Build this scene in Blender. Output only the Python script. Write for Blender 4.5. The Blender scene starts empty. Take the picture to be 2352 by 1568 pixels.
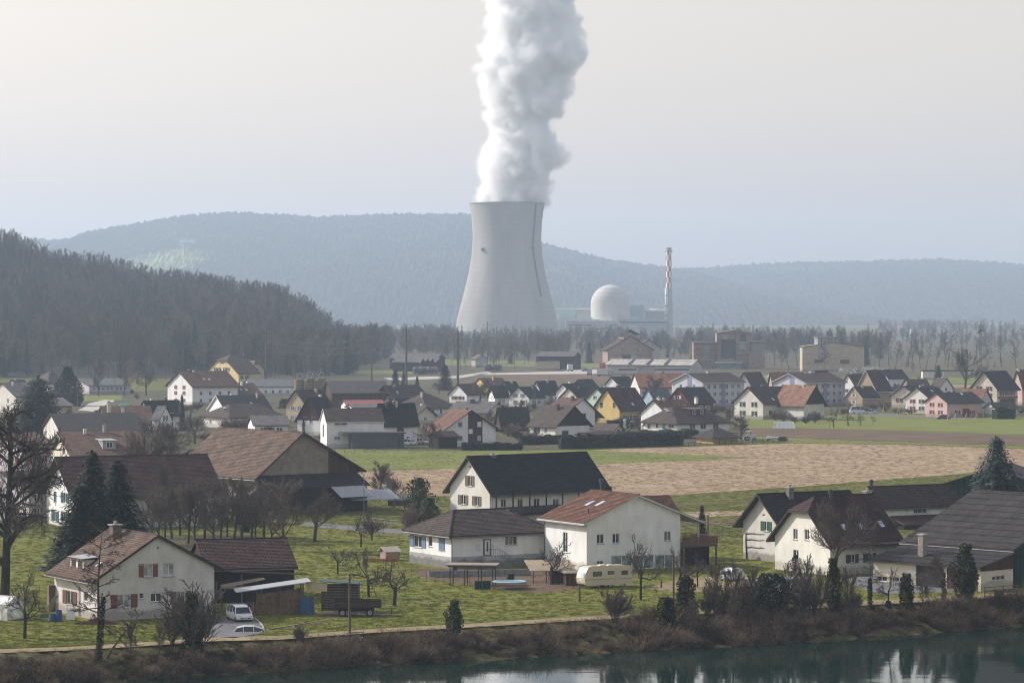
import bpy, bmesh, math, random
from math import sin, cos, pi, radians, atan2, sqrt, floor
from mathutils import Vector, Matrix
random.seed(7)
SC = bpy.context.scene
COL = SC.collection

# ------------------------------------------------------------------ camera, light, exposure
F, YH, CX, H = 7200.0, 710.0, 1176.0, 33.0        # focal length and horizon row for a frame 2352 wide; eye height in metres
cam = bpy.data.cameras.new('camera'); camo = bpy.data.objects.new('camera', cam); COL.objects.link(camo)
camo.location = (0, 0, H); camo.rotation_euler = (radians(90), 0, 0)
cam.sensor_width = 36.0; cam.lens = 36.0 * F / 2352.0; cam.shift_y = -(784.0 - YH) / 2352.0
cam.clip_start = 1.0; cam.clip_end = 60000.0
SC.camera = camo

SUN_AZ, SUN_EL = radians(-68.0), radians(32.0)     # azimuth from +Y, negative to the left
to_sun = Vector((sin(SUN_AZ) * cos(SUN_EL), cos(SUN_AZ) * cos(SUN_EL), sin(SUN_EL)))
sl = bpy.data.lights.new('sun', 'SUN'); slo = bpy.data.objects.new('sun', sl); COL.objects.link(slo)
sl.energy = 4.2; sl.angle = radians(0.8); sl.color = (1.0, 0.95, 0.88)
slo.rotation_euler = (-to_sun).to_track_quat('-Z', 'Y').to_euler()

W = bpy.data.worlds.new('World'); SC.world = W; W.use_nodes = True
nt = W.node_tree; bg = nt.nodes['Background']
sky = nt.nodes.new('ShaderNodeTexSky'); sky.sky_type = 'NISHITA'; sky.sun_disc = False
sky.sun_elevation = SUN_EL; sky.sun_rotation = SUN_AZ; sky.altitude = 400; sky.air_density = 2.0; sky.dust_density = 2.5; sky.ozone_density = 1.0
hs = nt.nodes.new('ShaderNodeHueSaturation'); hs.inputs['Saturation'].default_value = 0.5
tn = nt.nodes.new('ShaderNodeMix'); tn.data_type = 'RGBA'; tn.blend_type = 'MULTIPLY'; tn.inputs[0].default_value = 1.0; tn.inputs[7].default_value = (1.09, 1.0, 1.05, 1)   # milky, faintly warm winter sky
nt.links.new(sky.outputs[0], hs.inputs['Color']); nt.links.new(hs.outputs[0], tn.inputs[6]); nt.links.new(tn.outputs[2], bg.inputs['Color'])
bg.inputs['Strength'].default_value = 0.135
SC.view_settings.view_transform = 'Standard'; SC.view_settings.look = 'None'
SC.view_settings.exposure = 0.27; SC.view_settings.gamma = 1.0
SC.view_settings.use_curve_mapping = False
cy = SC.cycles
cy.max_bounces = 16; cy.diffuse_bounces = 4; cy.glossy_bounces = 2; cy.transmission_bounces = 3; cy.transparent_max_bounces = 8; cy.volume_bounces = 14
cy.use_denoising = True
try: cy.denoiser = 'OPENIMAGEDENOISE'; cy.denoising_input_passes = 'RGB_ALBEDO_NORMAL'; cy.denoising_prefilter = 'ACCURATE'
except Exception: pass
cy.sample_clamp_indirect = 6.0; cy.filter_width = 1.1

# ------------------------------------------------------------------ picture <-> place
def dep(y, z=0.0): return (H - z) * F / (y - YH)
def P(x, y, z=0.0):
    d = dep(y, z); return Vector(((x - CX) / F * d, d, z))
def PD(x, y, d): return Vector(((x - CX) / F * d, d, H - (y - YH) / F * d))
def xy(x, d): return ((x - CX) / F * d, d)

# ------------------------------------------------------------------ object helpers
def prop(o, label=None, cat=None, group=None, kind=None):
    if label: o['label'] = label
    if cat: o['category'] = cat
    if group: o['group'] = group
    if kind: o['kind'] = kind
    return o
def thing(name, label, cat, loc=(0, 0, 0), rot=0.0, group=None):
    o = bpy.data.objects.new(name, None); o.empty_display_size = 0.5; COL.objects.link(o)
    o.location = loc; o.rotation_euler = (0, 0, rot)
    return prop(o, label, cat, group)
def link(name, me, parent=None, loc=None, rot=None, scale=None):
    o = bpy.data.objects.new(name, me); COL.objects.link(o)
    if parent is not None: o.parent = parent
    if loc is not None: o.location = loc
    if rot is not None: o.rotation_euler = rot if hasattr(rot, '__len__') else (0, 0, rot)
    if scale is not None: o.scale = scale if hasattr(scale, '__len__') else (scale,) * 3
    return o
def dup(root, loc, rot=0.0, scale=1.0, label=None, group=None):
    def cp(o, par):
        c = o.copy(); COL.objects.link(c)
        if par is not None: c.parent = par
        for k in o.children: cp(k, c)
        return c
    c = cp(root, None); c.location = loc; c.rotation_euler = (0, 0, rot)
    c.scale = scale if hasattr(scale, '__len__') else (scale,) * 3
    if label: c['label'] = label
    if group: c['group'] = group
    return c

class MB:
    """collects faces; build() makes one mesh object of them"""
    def __init__(s): s.v = []; s.f = []; s.m = []; s.uv = []; s.hasuv = False; s.sm = False
    def face(s, pts, mi=0, uv=None):
        b = len(s.v); s.v.extend([tuple(p) for p in pts]); s.f.append(tuple(range(b, b + len(pts)))); s.m.append(mi)
        if uv: s.hasuv = True
        s.uv.append(uv)
    def idx(s, verts, faces, mi=0):
        b = len(s.v); s.v.extend([tuple(p) for p in verts])
        for f in faces: s.f.append(tuple(b + i for i in f)); s.m.append(mi); s.uv.append(None)
    def box(s, x0, y0, z0, x1, y1, z1, mi=0):
        if x0 > x1: x0, x1 = x1, x0
        if y0 > y1: y0, y1 = y1, y0
        if z0 > z1: z0, z1 = z1, z0
        s.idx([(x0,y0,z0),(x1,y0,z0),(x1,y1,z0),(x0,y1,z0),(x0,y0,z1),(x1,y0,z1),(x1,y1,z1),(x0,y1,z1)],
              [(0,3,2,1),(4,5,6,7),(0,1,5,4),(1,2,6,5),(2,3,7,6),(3,0,4,7)], mi)
    def beam(s, a, b, w, h=None, mi=0):
        a, b = Vector(a), Vector(b); h = h or w; d = (b - a)
        if d.length < 1e-6: return
        d.normalize(); up = Vector((0, 0, 1)) if abs(d.z) < .95 else Vector((1, 0, 0))
        sx = d.cross(up).normalized() * (w / 2); sy = sx.cross(d).normalized() * (h / 2)
        vs = [a - sx - sy, a + sx - sy, a + sx + sy, a - sx + sy, b - sx - sy, b + sx - sy, b + sx + sy, b - sx + sy]
        s.idx(vs, [(0,3,2,1),(4,5,6,7),(0,1,5,4),(1,2,6,5),(2,3,7,6),(3,0,4,7)], mi)
    def tube(s, pts, rads, k=8, mi=0, cap=True):
        pts = [Vector(p) for p in pts]
        if not hasattr(rads, '__len__'): rads = [rads] * len(pts)
        b = len(s.v); n = len(pts)
        for i, p in enumerate(pts):
            d = (pts[min(i + 1, n - 1)] - pts[max(i - 1, 0)])
            d = d.normalized() if d.length > 1e-9 else Vector((0, 0, 1))
            up = Vector((0, 0, 1)) if abs(d.z) < .9 else Vector((1, 0, 0))
            ux = d.cross(up).normalized(); uy = ux.cross(d)
            for j in range(k):
                a = 2 * pi * j / k; q = p + (ux * cos(a) + uy * sin(a)) * rads[i]; s.v.append((q.x, q.y, q.z))
        for i in range(n - 1):
            for j in range(k):
                s.f.append((b + i*k + j, b + i*k + (j+1) % k, b + (i+1)*k + (j+1) % k, b + (i+1)*k + j)); s.m.append(mi); s.uv.append(None)
        if cap and k > 2:
            s.f.append(tuple(b + j for j in range(k))[::-1]); s.m.append(mi); s.uv.append(None)
            s.f.append(tuple(b + (n-1)*k + j for j in range(k))); s.m.append(mi); s.uv.append(None)
    def lathe(s, prof, k=24, c=(0, 0), mi=0, uvs=None):
        """prof: (r, z) upward; unit u = angle share, v = z in metres"""
        for i in range(len(prof) - 1):
            (r0, z0), (r1, z1) = prof[i], prof[i+1]
            for j in range(k):
                a0, a1 = 2*pi*j/k, 2*pi*(j+1)/k
                q = [(c[0]+r0*cos(a0), c[1]+r0*sin(a0), z0), (c[0]+r0*cos(a1), c[1]+r0*sin(a1), z0), (c[0]+r1*cos(a1), c[1]+r1*sin(a1), z1), (c[0]+r1*cos(a0), c[1]+r1*sin(a0), z1)]
                m = mi(i, j) if callable(mi) else mi
                if r1 < 1e-6: q = q[:3]
                elif r0 < 1e-6: q = [q[0], q[2], q[3]]
                uv = [(j/k, z0), ((j+1)/k, z0), ((j+1)/k, z1), (j/k, z1)]
                s.face(q, m, uv[:len(q)])
    def mesh(s, name, mats, smooth=False, weld=False):
        me = bpy.data.meshes.new(name); me.from_pydata(s.v, [], s.f)
        mats = mats if isinstance(mats, (list, tuple)) else [mats]
        for m in mats: me.materials.append(m)
        if len(mats) > 1: me.polygons.foreach_set('material_index', s.m)
        if s.hasuv:
            ul = me.uv_layers.new(name='UVMap'); fl = []
            for f, u in zip(s.f, s.uv):
                if u is None: u = [(0, 0)] * len(f)
                for a in u: fl += [a[0], a[1]]
            ul.data.foreach_set('uv', fl)
        if weld:
            bm = bmesh.new(); bm.from_mesh(me); bmesh.ops.remove_doubles(bm, verts=bm.verts, dist=1e-4); bm.to_mesh(me); bm.free()
        if smooth: me.polygons.foreach_set('use_smooth', [True] * len(me.polygons))
        me.update(); return me
    def build(s, name, mats, parent=None, smooth=False, weld=False, loc=None, rot=None):
        return link(name, s.mesh(name, mats, smooth, weld), parent, loc, rot)

# ------------------------------------------------------------------ materials
MATS = {}
def _nodes(name):
    m = bpy.data.materials.new(name); m.use_nodes = True; t = m.node_tree
    return m, t, t.nodes['Principled BSDF']
def N(t, typ, **kw):
    n = t.nodes.new(typ)
    for k, v in kw.items():
        if k in n.inputs: n.inputs[k].default_value = v
        else: setattr(n, k, v)
    return n
def ramp(t, src, stops):
    r = t.nodes.new('ShaderNodeValToRGB'); e = r.color_ramp.elements
    while len(e) < len(stops): e.new(0.5)
    for q, (p, c) in zip(e, stops): q.position = p; q.color = (*c, 1)
    t.links.new(src, r.inputs[0]); return r.outputs[0]
def coords(t, kind='Object', scale=(1, 1, 1), rot=(0, 0, 0)):
    c = t.nodes.new('ShaderNodeTexCoord'); mp = t.nodes.new('ShaderNodeMapping')
    mp.inputs['Scale'].default_value = scale; mp.inputs['Rotation'].default_value = rot
    t.links.new(c.outputs[kind], mp.inputs[0]); return mp.outputs[0]
def mixc(t, fac, a, b, mode='MIX'):
    n = t.nodes.new('ShaderNodeMix'); n.data_type = 'RGBA'; n.blend_type = mode
    for sock, v in ((n.inputs[0], fac), (n.inputs[6], a), (n.inputs[7], b)):
        if isinstance(v, (int, float)): sock.default_value = v
        elif isinstance(v, tuple): sock.default_value = (*v, 1)
        else: t.links.new(v, sock)
    return n.outputs[2]
def bump(t, b, h, strength=.3, dist=.05):
    n = t.nodes.new('ShaderNodeBump'); n.inputs['Strength'].default_value = strength; n.inputs['Distance'].default_value = dist
    t.links.new(h, n.inputs['Height']); t.links.new(n.outputs[0], b.inputs['Normal'])
def vary(c, k): return tuple(max(0.0, min(1.0, x * k)) for x in c)

def mat(name, col, rough=.7, var=.25, scale=3.0, bmp=0.0, metal=0.0, spec=.3, detail=4):
    """plain surface with grain: two noise scales vary the base colour, bump if asked"""
    if name in MATS: return MATS[name]
    m, t, b = _nodes(name); b.inputs['Roughness'].default_value = rough; b.inputs['Metallic'].default_value = metal
    b.inputs['Specular IOR Level'].default_value = spec
    co = coords(t); n1 = N(t, 'ShaderNodeTexNoise', Scale=scale, Detail=detail); t.links.new(co, n1.inputs['Vector'])
    n2 = N(t, 'ShaderNodeTexNoise', Scale=scale * .13, Detail=3); t.links.new(co, n2.inputs['Vector'])
    c1 = ramp(t, n1.outputs[0], [(.25, vary(col, 1 - var)), (.75, vary(col, 1 + var))])
    c2 = ramp(t, n2.outputs[0], [(.3, vary((1, 1, 1), 1 - var * .7)), (.7, (1, 1, 1))])
    t.links.new(mixc(t, 1.0, c1, c2, 'MULTIPLY'), b.inputs['Base Color'])
    if bmp: bump(t, b, n1.outputs[0], bmp, .06)
    MATS[name] = m; return m
def plaster(name, col, dirt=.3):
    """rendered wall: fine grain, faint rain streaks, darker patches with a shape of their own"""
    if name in MATS: return MATS[name]
    m, t, b = _nodes(name); b.inputs['Roughness'].default_value = .9; b.inputs['Specular IOR Level'].default_value = .15
    n1 = N(t, 'ShaderNodeTexNoise', Scale=9.0, Detail=6); t.links.new(coords(t), n1.inputs['Vector'])
    n2 = N(t, 'ShaderNodeTexNoise', Scale=1.0, Detail=5, Roughness=.65); t.links.new(coords(t, scale=(.9, .9, .25)), n2.inputs['Vector'])
    n3 = N(t, 'ShaderNodeTexNoise', Scale=.35, Detail=4); t.links.new(coords(t), n3.inputs['Vector'])
    a = ramp(t, n1.outputs[0], [(.3, vary(col, .94)), (.7, vary(col, 1.04))])
    s = ramp(t, n2.outputs[0], [(.3, vary((.97, .96, .94), 1 - dirt * .38)), (.62, (1, 1, 1))])
    p = ramp(t, n3.outputs[0], [(.35, vary((1, .98, .95), 1 - dirt * .35)), (.65, (1, 1, 1))])
    c = mixc(t, 1.0, mixc(t, 1.0, a, s, 'MULTIPLY'), p, 'MULTIPLY')
    sz = t.nodes.new('ShaderNodeSeparateXYZ'); t.links.new(coords(t), sz.inputs[0]); dm = t.nodes.new('ShaderNodeMath'); dm.operation = 'MULTIPLY_ADD'; t.links.new(n2.outputs[0], dm.inputs[0]); dm.inputs[1].default_value = -1.6; t.links.new(sz.outputs[2], dm.inputs[2])
    c = mixc(t, 1.0, c, ramp(t, dm.outputs[0], [(0.0, vary((1, .97, .92), 1 - dirt)), (.35, (1, 1, 1))]), 'MULTIPLY')   # splash-water stain along the foot of the wall
    t.links.new(c, b.inputs['Base Color']); bump(t, b, n1.outputs[0], .25, .02)
    MATS[name] = m; return m
def tiles(name, c1, c2, moss=None, tw=.3, tl=.34, bstr=.8, patch=.5):
    """roof tiles on UV laid in metres (u along the eave, v up the slope): every tile its own shade, courses in relief"""
    if name in MATS: return MATS[name]
    m, t, b = _nodes(name); b.inputs['Roughness'].default_value = .75; b.inputs['Specular IOR Level'].default_value = .25
    uv = t.nodes.new('ShaderNodeUVMap').outputs[0]
    sp = t.nodes.new('ShaderNodeSeparateXYZ'); t.links.new(uv, sp.inputs[0])
    def mth(op, a, bb=None):
        n = t.nodes.new('ShaderNodeMath'); n.operation = op
        for i, q in enumerate((a, bb)):
            if q is None: continue
            if isinstance(q, (int, float)): n.inputs[i].default_value = q
            else: t.links.new(q, n.inputs[i])
        return n.outputs[0]
    us, vs = mth('DIVIDE', sp.outputs[0], tw), mth('DIVIDE', sp.outputs[1], tl)
    cb = t.nodes.new('ShaderNodeCombineXYZ'); t.links.new(mth('FLOOR', us), cb.inputs[0]); t.links.new(mth('FLOOR', vs), cb.inputs[1])
    wn = t.nodes.new('ShaderNodeTexWhiteNoise'); t.links.new(cb.outputs[0], wn.inputs['Vector'])
    n2 = N(t, 'ShaderNodeTexNoise', Scale=.45, Detail=5, Roughness=.6); t.links.new(uv, n2.inputs['Vector'])
    n3 = N(t, 'ShaderNodeTexNoise', Scale=6.0, Detail=3); t.links.new(uv, n3.inputs['Vector'])
    f = mth('ADD', mth('MULTIPLY', wn.outputs[0], .5), mth('MULTIPLY', n3.outputs[0], .5))
    c = ramp(t, f, [(.2, vary(c1, .75)), (.5, c1), (.8, c2)])
    pt = ramp(t, n2.outputs[0], [(.35, vary((1, 1, 1), 1 - patch)), (.62, (1, 1, 1))])
    c = mixc(t, 1.0, c, pt, 'MULTIPLY')
    if moss:
        n4 = N(t, 'ShaderNodeTexNoise', Scale=1.3, Detail=6, Roughness=.7); t.links.new(uv, n4.inputs['Vector'])
        c = mixc(t, ramp(t, n4.outputs[0], [(.52, (0, 0, 0)), (.68, (.55, .55, .55))]), c, moss)
    fr = mth('FRACT', vs); fu = mth('FRACT', us)
    # thin dark joint under every course
    jt = ramp(t, fr, [(.0, (.45, .45, .45)), (.16, (1, 1, 1))])
    c = mixc(t, 1.0, c, jt, 'MULTIPLY')
    t.links.new(c, b.inputs['Base Color'])
    hgt = mth('ADD', mth('MULTIPLY', mth('SUBTRACT', 1.0, fr), .6), mth('MULTIPLY', mth('SINE', mth('MULTIPLY', fu, pi)), .4))
    bump(t, b, hgt, bstr, .05)
    MATS[name] = m; return m
def glass(name='window_glass', col=(.02, .025, .03), rough=.08):
    if name in MATS: return MATS[name]
    m, t, b = _nodes(name); b.inputs['Base Color'].default_value = (*col, 1); b.inputs['Roughness'].default_value = rough
    b.inputs['Specular IOR Level'].default_value = .6
    n1 = N(t, 'ShaderNodeTexNoise', Scale=1.2, Detail=2); t.links.new(coords(t), n1.inputs['Vector'])
    t.links.new(ramp(t, n1.outputs[0], [(.35, col), (.75, vary(col, 3.0))]), b.inputs['Base Color'])
    bump(t, b, n1.outputs[0], .05, .05)
    MATS[name] = m; return m
def planks(name, col, w=.15, axis=0, var=.35, depth=.5):
    """boards side by side (object space), each with its own shade"""
    if name in MATS: return MATS[name]
    m, t, b = _nodes(name); b.inputs['Roughness'].default_value = .85; b.inputs['Specular IOR Level'].default_value = .15
    sp = t.nodes.new('ShaderNodeSeparateXYZ'); t.links.new(coords(t), sp.inputs[0])
    src = sp.outputs[axis] if axis < 3 else None
    if axis == 3:
        n = t.nodes.new('ShaderNodeMath'); n.operation = 'ADD'; t.links.new(sp.outputs[0], n.inputs[0]); t.links.new(sp.outputs[1], n.inputs[1]); src = n.outputs[0]
    d = t.nodes.new('ShaderNodeMath'); d.operation = 'DIVIDE'; t.links.new(src, d.inputs[0]); d.inputs[1].default_value = w
    fl = t.nodes.new('ShaderNodeMath'); fl.operation = 'FLOOR'; t.links.new(d.outputs[0], fl.inputs[0])
    fr = t.nodes.new('ShaderNodeMath'); fr.operation = 'FRACT'; t.links.new(d.outputs[0], fr.inputs[0])
    wn = t.nodes.new('ShaderNodeTexWhiteNoise'); wn.noise_dimensions = '1D'; t.links.new(fl.outputs[0], wn.inputs['W'])
    c = ramp(t, wn.outputs[0], [(0, vary(col, 1 - var)), (1, vary(col, 1 + var))])
    j = ramp(t, fr.outputs[0], [(.0, (.3, .3, .3)), (.1, (1, 1, 1)), (.9, (1, 1, 1)), (1.0, (.3, .3, .3))])
    n1 = N(t, 'ShaderNodeTexNoise', Scale=2.5, Detail=5); t.links.new(coords(t, scale=(2, 2, .5)), n1.inputs['Vector'])
    w2 = ramp(t, n1.outputs[0], [(.3, (.7, .7, .7)), (.7, (1, 1, 1))])
    c = mixc(t, 1.0, mixc(t, 1.0, c, j, 'MULTIPLY'), w2, 'MULTIPLY')
    t.links.new(c, b.inputs['Base Color']); bump(t, b, j, depth, .03)
    MATS[name] = m; return m
def ground_mat(name, stops, scales, rot=0.0, bmp=.5, bdist=.15, stretch=1.0, patch=None):
    """field surface: three noise octaves in metres, stretched along the working direction"""
    if name in MATS: return MATS[name]
    m, t, b = _nodes(name); b.inputs['Roughness'].default_value = .95; b.inputs['Specular IOR Level'].default_value = .1
    hs_ = []
    for i, s in enumerate(scales):
        st = (stretch, 1.0 / stretch) if i < 2 else (1, 1)
        n = N(t, 'ShaderNodeTexNoise', Scale=s, Detail=5, Roughness=.6); t.links.new(coords(t, scale=(1 / st[0], 1 / st[1] if stretch != 1 else 1, 1), rot=(0, 0, rot)), n.inputs['Vector']); hs_.append(n.outputs[0])
    f = hs_[0]
    for h in hs_[1:]:
        a = t.nodes.new('ShaderNodeMath'); a.operation = 'ADD'; t.links.new(f, a.inputs[0]); t.links.new(h, a.inputs[1]); f = a.outputs[0]
    a = t.nodes.new('ShaderNodeMath'); a.operation = 'DIVIDE'; t.links.new(f, a.inputs[0]); a.inputs[1].default_value = len(scales)
    c = ramp(t, a.outputs[0], stops)
    if patch:
        n = N(t, 'ShaderNodeTexNoise', Scale=patch[0], Detail=5, Roughness=.6); t.links.new(coords(t), n.inputs['Vector'])
        c = mixc(t, ramp(t, n.outputs[0], [(.48, (0, 0, 0)), (.66, (patch[2],) * 3)]), c, patch[1])
    t.links.new(c, b.inputs['Base Color']); bump(t, b, hs_[-1], bmp, bdist)
    MATS[name] = m; return m
def spread_mat(name, stops, rough=.9):
    """plants set out in numbers: each one takes its own shade"""
    m, t, b = _nodes(name); b.inputs['Roughness'].default_value = rough; b.inputs['Specular IOR Level'].default_value = .15
    oi = t.nodes.new('ShaderNodeObjectInfo'); t.links.new(ramp(t, oi.outputs['Random'], stops), b.inputs['Base Color']); MATS[name] = m; return m
# ------------------------------------------------------------------ setting: ground, river, bank, fields
ZW = -2.4                                                             # water level
GR = ground_mat('meadow_grass', [(.33, (.038, .045, .010)), (.5, (.10, .11, .022)), (.68, (.18, .175, .045))], (3.0, .55, .09), bmp=.9, bdist=.25, patch=(.16, (.15, .115, .045), .5))
# line of the river path (picture column, row) -> top of the bank, and the water's edge
PATH = [(-900, 1640), (-300, 1545), (0, 1497), (150, 1491), (300, 1483), (480, 1470), (640, 1466), (860, 1450), (1100, 1437), (1300, 1424), (1500, 1413), (1700, 1404), (1900, 1392), (2100, 1381), (2352, 1366), (2700, 1350), (3300, 1320)]
SHORE = [(-900, 1750), (-300, 1625), (0, 1588), (150, 1580), (300, 1562), (480, 1550), (640, 1541), (860, 1526), (1100, 1515), (1300, 1503), (1500, 1491), (1700, 1482), (1900, 1469), (2100, 1455), (2352, 1437), (2700, 1418), (3300, 1385)]
def lerp_tab(tab, x):
    for (x0, y0), (x1, y1) in zip(tab, tab[1:]):
        if x <= x1: return y0 + (y1 - y0) * (x - x0) / (x1 - x0)
    return tab[-1][1]
def bank_y(X, tab, z):
    """depth of the line TAB at world X"""
    pts = [P(x, y, z) for x, y in tab]
    for a, b in zip(pts, pts[1:]):
        if X <= b.x: return a.y + (b.y - a.y) * (X - a.x) / (b.x - a.x)
    a, b = pts[-2], pts[-1]; return a.y + (b.y - a.y) * (X - a.x) / (b.x - a.x)
PW = [P(x, y, 0) for x, y in PATH]
SW = [P(x, y, ZW) for x, y in SHORE]
def sheet(name, pts, z, m, kind='structure'):
    b = MB(); b.face([(p[0], p[1], z) for p in pts]); o = b.build(name, m)
    o['kind'] = kind; return o
# ground: one sheet from the bank out past the horizon, near part gently uneven
b = MB()
edge = [(-2500, PW[0].y - 1100)] + [(p.x, p.y) for p in PW] + [(2500, PW[-1].y + 1100)]
far = [(9000, 3000), (9000, 20000), (-9000, 20000), (-9000, -900)]
b.face([(x, y, 0) for x, y in edge] + [(x, y, 0) for x, y in far])
g = b.build('ground', GR); g['kind'] = 'structure'

def field(name, pix, z, m):
    return sheet(name, [P(x, y, 0) for x, y in pix], z, m)
STUB = ground_mat('stubble', [(.36, (.22, .16, .105)), (.5, (.34, .255, .17)), (.64, (.45, .35, .235))], (1.2, .35, .09), rot=.12, bmp=.8, bdist=.25, stretch=5.0, patch=(.05, (.30, .22, .13), .5))
SOIL = ground_mat('ploughed_soil', [(.35, (.06, .04, .028)), (.52, (.13, .09, .06)), (.68, (.24, .18, .125))], (3.0, .6, .1), rot=-.05, bmp=1.0, bdist=.4, stretch=4.0)
LAWN = ground_mat('lawn_grass', [(.34, (.09, .098, .016)), (.5, (.145, .155, .028)), (.66, (.20, .205, .05))], (1.6, .45, .09), bmp=.5, bdist=.2, patch=(.07, (.17, .15, .055), .5))
PAST = ground_mat('pasture_grass', [(.36, (.07, .085, .022)), (.5, (.145, .17, .04)), (.64, (.21, .22, .06))], (2.0, .35, .06), rot=.1, bmp=.7, bdist=.25, stretch=3.0, patch=(.05, (.2, .17, .07), .5))
DRY = ground_mat('dry_path', [(.35, (.12, .095, .05)), (.5, (.24, .19, .11)), (.65, (.34, .28, .18))], (2.5, .5, .1), bmp=.6, bdist=.1)
ASPH = ground_mat('asphalt', [(.35, (.10, .10, .105)), (.5, (.15, .15, .155)), (.65, (.20, .20, .2))], (2.5, .4, .1), bmp=.3, bdist=.05)
GRAV = ground_mat('pale_gravel', [(.35, (.30, .28, .25)), (.5, (.42, .40, .36)), (.65, (.52, .49, .45))], (.8, .2, .05), bmp=.3, bdist=.05)

field('stubble_field', [(820, 1132), (1000, 1138), (1250, 1150), (1400, 1147), (1500, 1140), (1850, 1116), (2150, 1092), (2500, 1068), (2700, 1050), (2352, 1031), (2100, 1022), (1830, 1018), (1600, 1025), (1370, 1033), (1000, 1070), (820, 1082)], .02, STUB)
field('meadow_strip', [(640, 1100), (870, 1081), (1340, 1068), (1500, 1061), (1740, 1051), (1560, 1043), (1365, 1034), (1100, 1035), (900, 1034), (740, 1032), (600, 1040)], .05, PAST)
field('meadow_band', [(1640, 1006), (1830, 1017), (2100, 1021), (2352, 1030), (2700, 1049), (2700, 1042), (2352, 1025), (2100, 1016), (1830, 1007), (1740, 1003)], .05, PAST)
field('ploughed_field', [(1690, 994), (1740, 1002), (1830, 1006), (2100, 1015), (2352, 1023), (2700, 1038), (2700, 1015), (2352, 999), (2100, 990), (1830, 984), (1700, 983)], .03, SOIL)
field('meadow', [(1600, 992), (1690, 983), (1830, 983), (2100, 989), (2352, 998), (2700, 1012), (2700, 955), (2352, 957), (2200, 956), (1980, 948), (1700, 962)], .02, PAST)
field('soil_strip', [(1490, 1183), (1560, 1190), (1700, 1184), (1720, 1172), (1560, 1176)], .03, STUB)
field('soil_strip', [(1520, 1203), (1600, 1206), (1720, 1198), (1720, 1190), (1600, 1198)], .03, SOIL)
field('soil_strip', [(1500, 1158), (1600, 1160), (1740, 1153), (1740, 1151), (1600, 1157)], .03, SOIL)
field('lawn', [(-300, 1500), (0, 1490), (300, 1476), (480, 1463), (640, 1459), (860, 1443), (1100, 1430), (1300, 1417), (1500, 1406), (1700, 1397), (1900, 1385), (2100, 1374), (2352, 1359), (2600, 1340), (2600, 1290), (1750, 1240), (1500, 1215), (1100, 1235), (700, 1205), (300, 1230), (-300, 1240)], .02, LAWN)
field('riverside_path', [(-300, 1549), (0, 1500), (150, 1494), (300, 1486), (480, 1473), (640, 1469), (860, 1453), (1100, 1440), (1300, 1427), (1500, 1416), (1700, 1407), (1900, 1395), (2100, 1384), (2352, 1369), (2600, 1352),
                         (2600, 1343), (2352, 1359), (2100, 1374), (1900, 1385), (1700, 1397), (1500, 1407), (1300, 1418), (1100, 1431), (860, 1444), (640, 1460), (480, 1464), (300, 1477), (150, 1486), (0, 1491), (-300, 1538)], .05, DRY)
field('road', [(690, 1207), (780, 1216), (860, 1222), (960, 1229), (1060, 1238), (1060, 1226), (950, 1218), (860, 1212), (780, 1206), (700, 1199)], .05, ASPH)
field('driveway', [(470, 1462), (540, 1465), (597, 1455), (606, 1441), (590, 1426), (573, 1415), (520, 1418), (490, 1430)], .05, ASPH)
field('farmyard', [(1930, 1335), (2000, 1358), (2030, 1366), (2130, 1360), (2250, 1356), (2300, 1345), (2250, 1325), (2000, 1318)], .05, ASPH)
field('yard', [(1480, 1352), (1560, 1362), (1700, 1352), (1760, 1335), (1690, 1320), (1560, 1330)], .05, DRY)
field('garden_soil', [(940, 1305), (980, 1328), (1120, 1352), (1250, 1362), (1330, 1352), (1360, 1335), (1240, 1310), (1040, 1306)], .04, SOIL)
PLAIN = ground_mat('plain_scrub', [(.36, (.04, .036, .022)), (.5, (.085, .075, .045)), (.64, (.14, .125, .07))], (.3, .08, .02), bmp=.6)
field('scrub_plain', [(500, 890), (1000, 884), (1640, 874), (2000, 866), (2700, 866), (3000, 755), (2352, 752), (1000, 752), (700, 770), (500, 840)], .02, PLAIN)
VILG = ground_mat('village_ground', [(.36, (.035, .032, .02)), (.5, (.075, .068, .042)), (.64, (.14, .125, .085))], (1.2, .3, .07), bmp=.7, patch=(.03, (.085, .095, .03), .6))
field('village_ground', [(-300, 1100), (100, 1085), (440, 1075), (640, 1035), (990, 1035), (1280, 1031), (1560, 1026), (1830, 1010), (1700, 985), (1690, 962), (1900, 955), (2000, 946), (2352, 955), (2700, 955), (2700, 892), (2000, 890), (1640, 878), (1060, 886), (700, 886), (480, 890), (-300, 930)], .025, VILG)
# far plain
field('leaf_litter', [(335, 1268), (480, 1276), (660, 1272), (650, 1238), (560, 1226), (345, 1228)], .035, VILG)
field('leaf_litter', [(-60, 1392), (60, 1386), (75, 1372), (20, 1362), (-60, 1366)], .035, VILG)
for dx in (0, 9): field('wheel_track', [(612 + dx, 1444), (700 + dx, 1430), (765 + dx, 1420), (769 + dx, 1422), (703 + dx, 1433), (614 + dx, 1448)], .035, DRY)
field('worn_ground', [(735, 1418), (880, 1418), (905, 1408), (830, 1402), (730, 1406)], .03, VILG)
field('far_meadow', [(2020, 880), (2100, 884), (2260, 880), (2260, 868), (2000, 866)], .05, PAST)
field('far_field', [(2020, 892), (2260, 890), (2260, 883), (2020, 884)], .05, DRY)
field('ploughed_plain', [(1060, 880), (1500, 878), (1640, 872), (1560, 862), (1400, 859), (1180, 860), (1080, 866)], .04, SOIL)
field('gravel_yard', [(1085, 861), (1400, 858), (1460, 850), (1400, 846), (1320, 850), (1290, 853), (1120, 857)], .06, GRAV)
field('gravel_track', [(900, 874), (1060, 868), (1130, 856), (1120, 853), (1050, 863), (880, 868)], .06, GRAV)
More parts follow.
